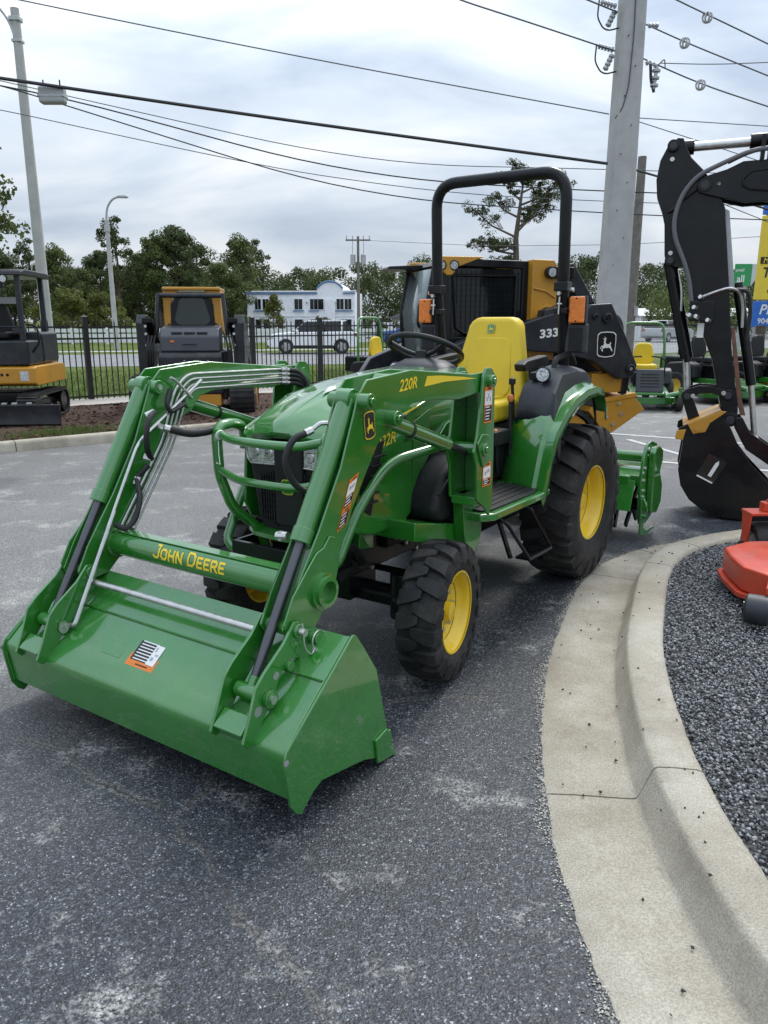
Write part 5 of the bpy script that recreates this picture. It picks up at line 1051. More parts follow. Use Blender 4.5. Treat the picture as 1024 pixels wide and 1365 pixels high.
mb = MB(); mb.prism([(.72, 2.14), (.68, 2.20), (.5, 2.235), (-.5, 2.235), (-.62, 2.20), (-.62, 2.14)], -.58, .60); cn = mb.build('canopy_roof', BK, ME, bevel=.02)
mb = MB(); mb.prism([(.62, 2.14), (.62, 1.96), (.56, 1.96), (.50, 2.14)], -.58, .30); mb.build('canopy_visor', BK, cn, bevel=.01)
mb = MB(); mb.cyl((.70, .36, 2.09), (.74, .36, 2.09), .055, 16); wl = mb.build('work_lamp', BK, cn); mb = MB(); mb.cyl((.74, .36, 2.09), (.745, .36, 2.09), .047, 16); mb.build('lens', LE, wl)
mb = MB(); mb.span(-.10, -.08, -.15, .22, 1.76, 1.86); mb.build('canopy_plate', GLV, ME); mb = MB(); mb.cyl((.62, -.5, 1.42), (.62, .5, 1.42), .014, 8); mb.build('front_rail', CG, ME)
mb = MB(); mb.tube([(.60, .56, 1.45), (.62, .72, 1.44), (.62, .74, 1.20), (.60, .62, 1.05)], .016, 8, fil=.06); mb.build('grab_rail', BK, ME)
mb = MB(); mb.prism([(.7, .6), (1.2, .9), (1.6, 1.7), (1.5, 1.8), (1.0, 1.1), (.6, .9)], -.95, -.75); mb.build('boom', BK, ME, bevel=.02)

# ---------------------------------------------------------------- track loader seen from the back, before the iron fence
SL = thing('track_loader', 'grey and yellow compact track loader seen from behind, standing by the iron fence', 'track loader', (-3.14, 12.75, .02), R(97))
for s in (1, -1): crawler(SL, -.15, 1.75, 0, .70, s*.60, s*1.0)
mb = MB(); mb.prism([(-.10, .42), (-.14, 1.02), (-.08, 1.10), (.9, 1.1), (.9, .42)], -.50, .50); bd = mb.build('rear_door', CG, SL, bevel=.025, seg=3)
mb = MB(); mb.prism([(-.10, 1.10), (-.08, 1.34), (.04, 1.47), (.65, 1.52), (.65, 1.10)], -.47, .47); hd = mb.build('engine_hood', P('light_charcoal', (.055, .06, .07), .42, var=.1), SL, bevel=.03, seg=3)
for y in (-.20, .0, .20):
    b = MB(); b.span(-.06, .0, y-.085, y+.085, 1.385, 1.41); b.build('hood_vent', BL, hd)
mb = MB(); mb.tube([(-.11, -.10, 1.22), (-.145, -.10, 1.22), (-.145, .10, 1.22), (-.11, .10, 1.22)], .010, 6, fil=.02); mb.build('hood_handle', BK, hd)
mb = MB(); mb.span(-.10, -.085, .24, .30, 1.25, 1.28) ; mb.build('tail_lamp', OR, hd)
mb = MB(); mb.prism(rr(.36, .55, .95, .16), -.155, -.142, 'yz'); dp = mb.build('door_panel', CG, bd, bevel=.01)
for y, z in ((-.28, .96), (.0, .93), (.09, .96), (-.12, .96), (.05, .85), (-.2, .8), (.25, .82)): b = MB(); b.cyl((-.15, y, z), (-.162, y, z), .014, 8); b.build('bolt', GLV, bd)
for s in (1, -1):
    mb = MB(); mb.prism([(.15, .62), (.12, 1.55), (.22, 1.68), (.40, 1.68), (1.6, 1.35), (2.3, .9), (2.3, .70), (1.4, 1.0), (.55, .62)], s*.70, s*.86); bm_ = mb.build('lift_boom', CG, SL, bevel=.015)
    mb = MB(); mb.prism([(.10, 1.55), (.10, 1.64), (.9, 1.3), (.9, 1.2)], s*.60, s*.76); mb.build('lift_cylinder', BK, bm_, bevel=.02)
    for i in range(3): b = MB(); b.tube([(.10, s*(.56+.05*i), 1.35), (.02, s*(.60+.05*i), 1.15), (.04, s*(.62+.04*i), .85), (.2, s*(.6+.04*i), .7)], .018, 6, fil=.1); b.build('hose', HO, bm_)
    for z in (1.2, 1.38, 1.5): b = MB(); b.cyl((.10, s*.70, z), (.06, s*.70, z), .022, 8); b.build('fitting', ZN, bm_)
    mb = MB(); mb.prism([(.10, .66), (.05, .60), (.5, .52), (.6, .6)], s*.55, s*.95); mb.build('boom_stop', CY, SL, bevel=.01)
    mb = MB(); mb.prism([(.55, 1.45), (.62, 2.08), (1.5, 2.08), (1.55, 1.30)], s*.42, s*.47); mb.build('cab_side', CY, SL, bevel=.01)
    mb = MB(); mb.prism([(s*.47, 1.50), (s*.47, 2.08), (s*.20, 2.08), (s*.33, 1.95), (s*.36, 1.55)], .56, .60, 'yz'); mb.build('cab_back', CY, SL, bevel=.008)
    mb = MB(); mb.tube([(.30, s*.58, 1.35), (.42, s*.52, 2.02)], .035, 8); mb.build('guard_post', CG, SL)
mb = MB(); mb.span(.50, 1.6, -.47, .47, 2.08, 2.13); mb.build('cab_roof', CY, SL, bevel=.015)
mb = MB(); mb.cyl((.44, -.55, 1.99), (.44, .55, 1.99), .04, 12); mb.build('guard_bar', CG, SL)
mb = MB(); mb.prism([(-.36, 1.5), (-.35, 1.86), (-.22, 2.0), (.22, 2.0), (.35, 1.86), (.36, 1.5)], .545, .558, 'yz'); ww_ = mb.build('rear_window_surround', BK, SL, bevel=.006)
mb = MB(); mb.prism(rr(.29, 1.52, 1.96, .10, .22), .535, .543, 'yz'); mb.build('rear_window', P('tinted_glass', (.022, .034, .030), .06, spec=.6), ww_)
mb = MB(); mb.prism(rr(.11, 1.62, 1.85, .05), .70, .76, 'yz'); mb.build('cab_seat', BP, SL, bevel=.02)
mb = MB(); mb.span(.2, 1.7, -.55, .55, .30, 1.1); mb.build('chassis', CG, SL, bevel=.02); mb = MB(); mb.span(-.08, .3, -.46, .62, .22, .42); mb.build('rear_bumper', CY, SL, bevel=.02)

# ---------------------------------------------------------------- zero turn mowers
def roundtyre(r, w, rim):
    mb = MB(); q = w/2; mb.lathe([(rim, q*.8), (rim+.02, q), (r-.03, q), (r-.006, q*.75), (r, q*.35), (r, -q*.35), (r-.006, -q*.75), (r-.03, -q), (rim+.02, -q), (rim, -q*.8)], n=28); return mb
def dish(r, w):
    mb = MB(); q = w/2; mb.lathe([(.001, q*.3), (r*.3, q*.35), (r*.5, q*.15), (r*.8, q*.1), (r*.95, q*.75), (r*1.04, q*.8), (r*1.04, -q*.8), (r*.9, -q*.7), (.001, -q*.5)], n=24); return mb
MT = share(roundtyre(.165, .14, .085), RB); MR = share(dish(.085, .14), YE); MT2 = share(roundtyre(.29, .26, .15), RB); MR2 = share(dish(.15, .26), YE)
def mwheel(t, loc, a, b, rz=0.):
    o = bpy.data.objects.new('wheel', b); COL.objects.link(o); o.parent = t; o.location = loc; o.rotation_euler = (0, 0, rz); k = bpy.data.objects.new('tyre', a); COL.objects.link(k); k.parent = o
def mower(label, loc, rz, hoop=True, pad=True, hood=False, sm=None):
    sm = sm or SEAT
    t = thing('ride_on_mower', label, 'mower', loc, rz, 'ride-on mowers in the yard')
    mb = MB(); mb.prism([(1.05, -.40), (1.12, -.2), (1.12, .2), (1.05, .40), (.95, .72), (.55, .78), (.15, .70), (.15, -.70), (.55, -.78), (.95, -.72)], .12, .27, 'xy'); dk = mb.build('deck', G, t, bevel=.025, seg=3)
    for y in (-.38, 0., .38): mb = MB(); mb.cyl((.62, y, .27), (.62, y, .33), .09, 14, r2=.06); mb.build('spindle_cover', BK, dk, bevel=.01)
    for s in (1, -1):
        mb = MB(); mb.cyl((1.10, s*.45, .10), (1.10, s*.53, .10), .06, 14); mb.build('deck_roller', BP, dk, bevel=.01)
        mb = MB(); mb.prism([(-.5, .36), (-.5, .48), (.55, .46), (1.25, .34), (1.28, .27), (1.2, .27), (.5, .36)], s*.30, s*.38); mb.build('frame_rail', G, t, bevel=.01)
        mb = MB(); mb.tube([(1.22, s*.34, .32), (1.24, s*.56, .37)], .045, 8); mb.build('caster_arm', G, t)
        mb = MB(); mb.cyl((1.24, s*.58, .28), (1.24, s*.58, .48), .04, 12); mb.prism([(s*.48, .36), (s*.68, .36), (s*.69, .15), (s*.665, .15), (s*.655, .33), (s*.505, .33), (s*.495, .15), (s*.47, .15)], 1.14, 1.20, 'yz'); mb.build('caster_fork', G, t, bevel=.005)
        mwheel(t, (1.16, s*.58, .165), MT, MR); mwheel(t, (-.25, s*.52, .29), MT2, MR2)
        mb = MB(); mb.prism([(.15, .45), (.12, .74), (-.05, .80), (-.55, .76), (-.62, .60), (-.5, .46)], s*.30, s*.58); mb.build('fuel_tank', GP if pad else BP, t, bevel=.05, seg=3)
        mb = MB(); mb.tube([(.18, s*.40, .62), (.22, s*.40, .98), (.30, s*.22, 1.05), (.32, s*.10, 1.05)], .016, 8, fil=.06); mb.build('steering_lever', BP, t)
    mb = MB(); mb.prism([(1.16, .36), (.75, .44), (.35, .46), (.35, .42), (.75, .39), (1.16, .31)], -.29, .29); fp = mb.build('foot_plate', G, t, bevel=.01)
    if pad:
        mb = MB(); mb.prism([(1.13, .37), (.96, .82), (.90, .82), (1.06, .35)], -.27, .27); gr_ = mb.build('leg_guard', GP, t, bevel=.02)
        for i in range(5): z = .48+.06*i; b = MB(); b.box((1.132-(z-.37)*.378, 0, z), (.012, .36, .024)); b.build('guard_slot', BL, gr_, bevel=.004)
    mb = MB(); mb.prism([(.20, -.25), (.24, .0), (.20, .25), (-.28, .25), (-.28, -.25)], .76, .88, 'xy'); mb.build('seat_cushion', sm, t, bevel=.04, seg=3)
    mb = MB(); mb.prism(rr(.24, .86, 1.32, .12, .19), -.34, -.24, 'yz'); mb.build('seat_backrest', sm, t, bevel=.04, seg=3)
    mb = MB(); mb.span(-1.05, -.40, -.28, .28, .50, .88); mb.build('engine', BK, t, bevel=.05)
    mb = MB(); mb.span(-.5, .5, -.26, .26, .42, .74); mb.build('seat_box', BK, t, bevel=.03)
    if hood:
        mb = MB(); mb.prism([(1.0, .50), (1.02, .86), (.7, .98), (.3, .98), (.3, .5)], -.28, .28); mb.build('console', G, t, bevel=.06, seg=3)
    if hoop:
        mb = MB(); mb.tube([(-.45, -.46, .50), (-.45, -.46, 1.25), (-.50, -.40, 1.74), (-.50, .40, 1.74), (-.45, .46, 1.25), (-.45, .46, .50)], .030, 12, fil=.16, seg=6); mb.build('roll_bar', G, t)
    return t
mower('green zero-turn mower with roll hoop and grey slatted leg guard, behind the loader tail', (5.06, 15.2, 0), R(-101)).scale = (.9, .9, .9)
mower('green zero-turn mower without hoop, half hidden behind the excavator bucket cylinder', (6.75, 16.3, 0), R(-62), hoop=False, pad=False, sm=BP)
mower('green zero-turn mower seen behind the excavator dipper arm', (8.15, 16.6, 0), R(-58), hoop=False, pad=False, hood=True, sm=BP)
mower('green zero-turn mower right of the excavator thumb cylinder, by the blue sign', (9.45, 16.7, 0), R(-66), hoop=False, pad=False, sm=BP)
mower('green mower with yellow wheel cut by the right picture edge', (11.2, 18.4, 0), R(-150), hoop=False, pad=False, hood=True)
mower('green mower whose roll hoop and yellow seat show left of the steering wheel', (.02, 17.3, 0), R(-38), pad=False).scale = (.92, .92, .96)

# ---------------------------------------------------------------- red mower on the gravel
RM = thing('red_mower', 'red ride-on mower deck and caster wheel on the gravel, cut by right edge', 'mower', (1.92, 3.62, .112), R(0))
mb = MB(); mb.prism([(.02, .50), (.0, .30), (.10, .10), (.28, .0), (1.15, .02), (1.3, .2), (1.3, .65), (1.1, .85), (.25, .80), (.06, .68)], .075, .215, 'xy'); dk = mb.build('deck', RD, RM, bevel=.022, seg=3)
mb = MB(); mb.prism([(.0, .52), (-.02, .30), (.085, .085), (.27, -.018), (1.16, .0), (1.33, .2), (1.33, .66), (1.1, .87), (.24, .82), (.04, .69)], .045, .075, 'xy'); mb.build('deck_rim', RD, dk, bevel=.006)
mb = MB(); mb.prism([(.30, .30), (.42, .22), (1.0, .22), (1.1, .4), (1.0, .6), (.4, .6)], .215, .245, 'xy'); mb.build('deck_top', RD, dk, bevel=.012)
mb = MB(); mb.cyl((-.10, .03, .085), (.0, -.03, .085), .075, 24); rl = mb.build('deck_roller', GP, RM, bevel=.015, seg=3); mb = MB(); mb.cyl((-.106, .034, .085), (-.10, .03, .085), .034, 16); mb.build('roller_hub', BK, rl)
mb = MB(); mb.prism([(-.02, .0), (.30, -.02), (.34, .10), (.06, .14)], .16, .20, 'xy'); mb.build('roller_bracket', RD, RM, bevel=.006)
cw = Vector((.46, 1.02, .135))
mb = MB(); mb.lathe([(.07, -.075), (.095, -.09), (.125, -.085), (.136, -.05), (.138, 0), (.136, .05), (.125, .085), (.095, .09), (.07, .075)], cw, 'x', 28); wt = mb.build('caster_wheel', RB, RM)
mb = MB(); mb.lathe([(.001, -.07), (.03, -.075), (.06, -.06), (.075, -.085), (.078, .085), (.001, .07)], cw, 'x', 24); mb.build('rim', GLV, wt)
for s in (-1, 1): mb = MB(); mb.prism([(cw.y-.03, .12), (cw.y+.03, .12), (cw.y+.06, .33), (cw.y-.06, .33)], cw.x+s*.125, cw.x+s*.112, 'yz'); mb.build('fork_leg', RD, RM, bevel=.004)
mb = MB(); mb.span(cw.x-.128, cw.x+.128, cw.y-.07, cw.y+.07, .325, .345); mb.span(cw.x-.035, cw.x+.035, cw.y-.035, cw.y+.035, .345, .40); mb.build('fork_crown', RD, RM, bevel=.006)
mb = MB(); mb.cyl((cw.x-.15, cw.y, .135), (cw.x+.15, cw.y, .135), .014, 10); mb.build('axle', BK, RM)
mb = MB(); mb.tube([(.46, 1.02, .375), (.85, .95, .39), (1.3, .5, .42), (2.2, .45, .42)], .045, 8, fil=.1); mb.build('frame', RD, RM)
mb = MB(); mb.span(1.5, 2.3, .1, .8, .35, .75); mb.build('engine', BK, RM, bevel=.05)
for y in (-.05, .95): mb = MB(); mb.lathe([(.1, -.11), (.24, -.12), (.27, -.08), (.27, .08), (.24, .12), (.1, .11)], (1.9, y, .27), 'y', 24); mb.build('rear_wheel', RB, RM)
# ================================================================== fences
FN = thing('iron_fence', 'black iron picket fence running behind the left machines and the tractor', 'fence', (0, 0, 0))
def rail(parent, name, p, q, z, w, h, m):
    mb = MB(); d = Vector((q[0]-p[0], q[1]-p[1], 0)); a = math.atan2(d.y, d.x); mb.box(((p[0]+q[0])/2, (p[1]+q[1])/2, z), (d.length, w, h), Matrix.Rotation(a, 3, 'Z')); return mb.build(name, m, parent)
fa = math.atan2(.64, .77)
pk = MB(); pk.box((0, 0, .80), (.018, .018, 1.48)); pk.add([(-.0105, -.0105, 1.54), (.0105, -.0105, 1.54), (.0105, .0105, 1.54), (-.0105, .0105, 1.54), (0, 0, 1.62)], [(0, 1, 4), (1, 2, 4), (2, 3, 4), (3, 0, 4)]); pkm = share(pk, IRON, 0)
po = MB(); po.box((0, 0, .83), (.095, .095, 1.66)); po.add([(-.055, -.055, 1.66), (.055, -.055, 1.66), (.055, .055, 1.66), (-.055, .055, 1.66), (0, 0, 1.70)], [(0, 1, 4), (1, 2, 4), (2, 3, 4), (3, 0, 4)]); pom = share(po, IRON, 0)
for k in range(-3, 9):
    s0 = k*1.83
    o = bpy.data.objects.new('fence_post', pom); COL.objects.link(o); o.parent = FN; o.location = (*FL(s0), .02); o.rotation_euler = (0, 0, fa)
    if k < 8:
        for z in (.17, 1.27, 1.49): rail(FN, 'fence_rail', FL(s0), FL(s0+1.83), z, .028, .032, IRON)
        for i in range(1, 16):
            o = bpy.data.objects.new('picket', pkm); COL.objects.link(o); o.parent = FN; o.location = (*FL(s0+i*1.83/16), .02); o.rotation_euler = (0, 0, fa)
# chain link fence behind the mowers
CF = thing('chain_link_fence', 'grey chain-link fence with dark top rail behind the green mowers', 'fence')
def CLP(s): return (7.0+.995*s, 25.0+.10*s)
for k in range(9):
    mb = MB(); mb.cyl((*CLP(k*2.5), 0), (*CLP(k*2.5), 1.5), .03, 8); mb.build('fence_post', IRON, CF)
rail(CF, 'fence_rail', CLP(0), CLP(20), 1.48, .05, .05, IRON)
mb = MB()
for i in range(-18, 200):
    for sg in (1, -1):
        a0 = i*.10; a1 = a0+1.4*sg
        mb.cyl((*CLP(max(0, min(20, a0))), .05 if 0 <= a0 <= 20 else .05+1.4*abs(max(0, min(20, a0))-a0)/1.4), (*CLP(max(0, min(20, a1))), 1.45 if 0 <= a1 <= 20 else 1.45-abs(max(0, min(20, a1))-a1)), .0035, 3, cap=False) if (-1.3 < a0 < 21.3) and not (a0 < 0 and a1 < 0) and not (a0 > 20 and a1 > 20) else None
o = mb.build('chain_link_mesh', GLV, CF, smooth=0, fix=False); o['kind'] = 'stuff'
# white vinyl fence across the road
VF = thing('vinyl_fence', 'white three-rail vinyl fence across the road on the left', 'fence')
for k in range(16):
    x = -34+k*2.4; mb = MB(); mb.box((x, 57+.06*x, .55), (.15, .15, 1.1)); mb.add([(x-.09, 57+.06*x-.09, 1.1), (x+.09, 57+.06*x-.09, 1.1), (x+.09, 57+.06*x+.09, 1.1), (x-.09, 57+.06*x+.09, 1.1), (x, 57+.06*x, 1.2)], [(0, 1, 4), (1, 2, 4), (2, 3, 4), (3, 0, 4)]); mb.build('fence_post', VIN, VF, smooth=0)
    if k < 15:
        for z in (.25, .6, .95): rail(VF, 'fence_rail', (x, 57+.06*x), (x+2.4, 57+.06*(x+2.4)), z, .05, .26, VIN)
VG = thing('white_wall', 'low white wall in front of the far wood, right of the white building', 'wall')
for k in range(9): mb = MB(); mb.span(-1.2+k*2.6, -1.2+(k+1)*2.6-.02, 69, 69.12, 0, 1.5); mb.build('wall_panel', VIN, VG)
for k in range(10): mb = MB(); mb.span(-1.28+k*2.6, -1.12+k*2.6, 68.95, 69.15, 0, 1.6); mb.build('wall_post', VIN, VG)

# ================================================================== cars on the road
def car(label, loc, rz, paint, suv=True):
    t = thing('parked_car' if not suv else 'passing_car', label, 'car', loc, rz)
    L = 2.3; h = 1.66
    side = [(2.28, .42), (2.30, .62), (2.20, .86), (1.95, .98), (1.15, 1.06), (-1.9, 1.10), (-2.20, 1.06), (-2.28, .80), (-2.30, .45), (-2.1, .30), (-1.78, .30), (-1.72, .55), (-1.55, .70), (-1.30, .72), (-1.08, .60), (-1.0, .30), (1.0, .28), (1.06, .55), (1.22, .70), (1.45, .73), (1.68, .60), (1.76, .30), (2.15, .30)]
    mb = MB(); mb.prism(side, -.92, .92); bd = mb.build('body', paint, t, bevel=.06, seg=3)
    A = [(1.10, 1.02), (.35, 1.56), (-1.55, 1.60), (-2.12, 1.06)]
    mb = MB(); lo = [(x, s*(.88 if z < 1.2 else .68), z) for s in (1, -1) for x, z in A]; mb.add(lo, [(0, 1, 2, 3), (7, 6, 5, 4), (0, 4, 5, 1), (1, 5, 6, 2), (2, 6, 7, 3)]); mb.build('window_band', GL, t, bevel=.02)
    mb = MB(); mb.prism([(.40, 1.555), (.20, 1.63), (-1.3, 1.665), (-1.75, 1.62), (-1.62, 1.585)], -.67, .67); mb.build('roof', paint, t, bevel=.02)
    for s in (1, -1):
        for x, w in ((-.55, .05), (.30, .04), (-1.45, .06)): mb = MB(); mb.add([(x-w, s*.895, 1.05), (x+w, s*.895, 1.05), (x+w-.02, s*.692, 1.60), (x-w-.02, s*.692, 1.60)], [(0, 1, 2, 3)]); mb.build('window_pillar', BK if x != -1.45 else paint, t, solid=.02)
        mb = MB(); mb.span(.75, .95, s*.93, s*1.08, 1.04, 1.18); mb.build('mirror', paint, t, bevel=.04)
        mb = MB(); mb.prism([(2.285, .70), (2.22, .84), (1.95, .88), (2.0, .76)], s*.70, s*.935); mb.build('headlight', LE, t, bevel=.01)
        mb = MB(); mb.prism([(-2.29, .80), (-2.22, 1.02), (-2.05, 1.0), (-2.1, .85)], s*.70, s*.935); mb.build('tail_light', P('tail_red', (.35, .02, .02), .25), t, bevel=.01)
        mb = MB(); mb.span(-1.0, 1.0, s*.905, s*.93, .27, .42); mb.build('side_skirt', BP, t, bevel=.01)
        for x in (-.1, -1.0): mb = MB(); mb.span(x-.1, x+.1, s*.92, s*.945, .90, .93); mb.build('door_handle', paint, t, bevel=.008)
        for x in (1.37, -1.42):
            w = MB(); w.lathe([(.22, .10), (.25, .115), (.33, .11), (.36, .07), (.36, -.07), (.33, -.11), (.22, -.10)], n=28); w = w.build('wheel', RB, t); w.location = (x, s*.82, .36); w.rotation_euler = (0, 0, 0 if s > 0 else math.pi)
            r_ = MB(); r_.lathe([(.25, .105), (.23, .09), (.20, .05), (.03, .07), (.001, .075)], n=24); r_.build('rim', GLV, w)
            for k in range(5): a = 2*math.pi*k/5; q = MB(); q.box((.13*math.cos(a), .095, .13*math.sin(a)), (.22, .02, .05), Matrix.Rotation(-a, 3, 'Y')); q.build('spoke', ZN, w)
    mb = MB(); mb.span(2.26, 2.315, -.5, .5, .52, .74); mb.build('front_grille', BL, t, bevel=.02)
    mb = MB(); mb.span(2.24, 2.31, -.8, .8, .30, .42); mb.build('bumper_lip', BP, t, bevel=.02)
    return t
car('white sport utility car driving left on the road behind the iron fence', (-3.65, 40.3, .006), R(188), WP)
car('blue car beyond the iron fence, behind the green mower hoop', (1.9, 49.5, .006), R(172), P('blue_paint', (.03, .10, .32), .3, coat=.4), suv=False)
car('pale car beyond the chain-link fence behind the mowers', (22.5, 62.5, .006), R(40), P('silver_paint', (.42, .43, .44), .35, metal=.5), suv=False)

# ================================================================== buildings
BU = thing('white_building', 'white stucco building with blue trim and curved parapet beyond the road', 'building', (-9.95, 95, 0), R(-4))
def part(name, m, parent, x0, x1, y0, y1, z0, z1, bevel=.02): mb = MB(); mb.span(x0, x1, y0, y1, z0, z1); return mb.build(name, m, parent, bevel=bevel)
wl_ = MB(); wl_.prism([(-6.5, 0), (-6.5, 4.95), (2.0, 5.0), (2.0, 5.35), (2.35, 5.75), (2.9, 6.05), (3.55, 6.15), (4.2, 6.05), (4.75, 5.75), (5.1, 5.35), (5.1, 5.0), (6.5, 5.0), (6.5, 0)], 0, 9); wl_ = wl_.build('wall', WW, BU, bevel=.03)
part('cornice', BT, BU, -6.6, 2.0, -.14, -.01, 4.70, 4.88); part('cornice', BT, BU, 5.1, 6.6, -.14, -.01, 4.72, 4.88); part('parapet_cap', WW, BU, -6.65, 1.98, -.18, .3, 4.96, 5.10); part('parapet_cap', WW, BU, 5.12, 6.65, -.18, .3, 5.02, 5.14)
mb = MB(); mb.tube([(2.0, -.06, 5.36), (2.35, -.06, 5.76), (2.9, -.06, 6.08), (3.55, -.06, 6.18), (4.2, -.06, 6.08), (4.75, -.06, 5.76), (5.1, -.06, 5.36)], .11, 8); mb.build('arch_trim', BT, BU)
mb = MB(); mb.prism([(2.95, 0), (2.95, 3.6), (3.1, 4.0), (3.55, 4.2), (4.0, 4.0), (4.15, 3.6), (4.15, 0)], -.32, -.0); mb.build('entrance_bay', WW, BU, bevel=.02)
part('band', WW, BU, -6.56, 6.56, -.09, -.005, 2.10, 2.30)
for x, w in ((-5.15, .72), (-4.2, .72), (-.25, .95), (1.6, .9), (2.55, .0), (4.75, .85), (5.7, .8)):
    if not w: w = .0; continue
    for z0 in (2.95,):
        f = part('window', WW, BU, x-w/2-.1, x+w/2+.1, -.10, -.006, z0-.08, z0+1.28); part('pane', GL, f, x-w/2, x-.02, -.115, -.102, z0, z0+1.2, 0); part('pane', GL, f, x+.02, x+w/2, -.115, -.102, z0, z0+1.2, 0); part('sill', BT, f, x-w/2-.18, x+w/2+.18, -.24, -.104, z0-.22, z0-.09)
    f = part('window', WW, BU, x-w/2-.1, x+w/2+.1, -.10, -.006, .6, 1.9); part('pane', GL, f, x-w/2, x+w/2, -.115, -.102, .7, 1.8, 0)
for x in (2.45,): f = part('window', WW, BU, x-.42, x+.42, -.10, -.006, 2.87, 4.23); part('pane', GL, f, x-.32, x+.32, -.115, -.102, 2.95, 4.15, 0)
for x in (.75, 4.3): mb = MB(); mb.cyl((x, -.06, 3.75), (x, -.2, 3.7), .1, 8); mb.build('wall_lamp', GLV, BU)
HB = thing('house', 'low house with grey gabled roof showing left of the track loader', 'house', (3.4, 84, 0))
part('wall', P('beige_wall', (.35, .33, .30), .9, var=.05), HB, -2.5, 9, 0, 6, 0, 1.9)
mb = MB(); mb.prism([(-3, 1.9), (.6, 3.3), (5.4, 3.3), (9.5, 1.9)], -.5, 6.5); mb.build('roof', P('grey_shingle', (.13, .13, .135), .9, var=.15, vscale=3), HB, bevel=.02)
part('window', GL, HB, 0, 1.2, -.03, -.005, .8, 1.6); part('window', GL, HB, 4, 5.2, -.03, -.005, .8, 1.6)
SH = thing('white_shed', 'low white building behind the chain-link fence and the mowers', 'building', (33, 80, 0))
part('wall', WW, SH, -7, 6, 0, 5, 0, 2.1); mb = MB(); mb.prism([(-.5, 2.1), (2.5, 2.9), (5.5, 2.1)], -7.4, 6.4, 'yz'); mb.build('roof', P('pale_roof', (.5, .5, .5), .7, var=.06), SH, bevel=.02)
for x in (-5, -2, 2, 4.5): part('window', GL, SH, x, x+1.2, -.03, -.005, .7, 1.6)

# ================================================================== poles and lamps
mb = MB(); PL = thing('lamp_post', 'tall pale concrete lamp post rising above the small excavator', 'lamp post', (-9.37, 22, 0))
mb.tube([(0, 0, -.1), (0, 0, 4.5), (0, 0, 9.3)], [.165, .135, .105], 16); mb.build('pole', CON, PL)
mb = MB(); mb.box((0, 0, 9.05), (.26, .26, .10)); mb.box((0, 0, 8.55), (.24, .24, .07)); mb.each('collar', GLV, PL, bevel=.01)
mb = MB(); mb.tube([(0, -.06, 8.5), (-.15, -.06, 9.05), (-.5, -.06, 9.45), (-1.0, -.06, 9.62), (-1.9, -.06, 9.7)], .04, 8, fil=.3); mb.build('arm', GLV, PL)
mb = MB(); mb.box((-2.2, -.06, 9.68), (.65, .26, .12)); mb.build('lamp_head', GLV, PL, bevel=.04)
LP2 = thing('lamp_post', 'slim grey street lamp with curved arm behind the fence, left of the rear-view loader', 'lamp post', (-15.3, 45, 0))
mb = MB(); mb.tube([(0, 0, 0), (0, 0, 7.0)], [.15, .105], 12); mb.build('pole', CON, LP2)
mb = MB(); mb.tube([(0, 0, 6.6), (.0, 0, 7.2), (.12, 0, 7.75), (.45, 0, 8.12), (.8, 0, 8.22)], .06, 8, fil=.3); mb.build('arm', GLV, LP2)
mb = MB(); mb.prism([(.7, 8.16), (.75, 8.26), (1.15, 8.27), (1.3, 8.2), (1.15, 8.14)], -.16, .16); mb.build('lamp_head', GLV, LP2, bevel=.02)
mb = MB(); mb.cyl((0, 0, 6.4), (0, 0, 6.75), .16, 10); mb.build('collar', GLV, LP2)
UP = thing('utility_pole', 'thick concrete utility pole with insulators behind the track loader', 'utility pole', (4.29, 15, 0))
def taper_sq(mb, z0, z1, a0, a1, ch=.22):
    vs_ = []
    for z, a in ((z0, a0), (z1, a1)):
        c = a*ch; vs_ += [(x, y, z) for x, y in ((-a+c, -a), (a-c, -a), (a, -a+c), (a, a-c), (a-c, a), (-a+c, a), (-a, a-c), (-a, -a+c))]
    mb.add(vs_, [tuple(range(8))[::-1], tuple(range(8, 16))]+[(i, (i+1) % 8, 8+(i+1) % 8, 8+i) for i in range(8)])
mb = MB(); taper_sq(mb, -.2, 11.5, .265, .165); mb.build('pole', CON, UP, smooth=20)
mb = MB()
for i in range(9):
    z = 2.6+i*.47; mb.cyl((.06 if i % 2 else -.09, -.25, z), (.06 if i % 2 else -.09, -.15, z), .009, 6)
o = mb.build('bolt_hole', BL, UP); o['kind'] = 'stuff'
mb = MB(); mb.tube([(-.02, -.21, 7.4), (0, -.22, 6.4), (-.03, -.23, 5.55), (-.12, -.23, 5.2), (-.22, -.18, 5.07)], .010, 6, fil=.2); mb.build('ground_wire', WIREG, UP)
def insul(p, q, n=5, r=.045):
    p, q = Vector(p), Vector(q); mb = MB(); mb.cyl(p, q, r*.45, 8)
    for i in range(n): c = p.lerp(q, (i+.5)/n); d = (q-p).normalized()*.018; mb.cyl(c-d, c+d, r, 12)
    return mb
for z in (6.27, 6.95):
    insul((-.55, 0, z), (-.27, 0, z-.07)).build('insulator', GLV, UP); insul((-.42, -.05, z-.40), (-.30, -.05, z-.15), 4, .05).build('arrester', GLV, UP)
    mb = MB(); mb.tube([(-.58, -.02, z+.02), (-.60, -.03, z-.25), (-.50, -.05, z-.42), (-.40, -.05, z-.46), (-.22, -.05, z-.42)], .013, 6, fil=.08); mb.build('jumper', WIRE, UP)
insul((.27, -.1, 6.55), (.45, -.1, 6.55), 3, .04).build('insulator', GLV, UP); insul((.27, -.1, 5.98), (.48, -.1, 5.92), 3, .04).build('insulator', GLV, UP); insul((.47, -.12, 5.90), (.44, -.12, 5.55), 3, .07).build('arrester', GLV, UP)
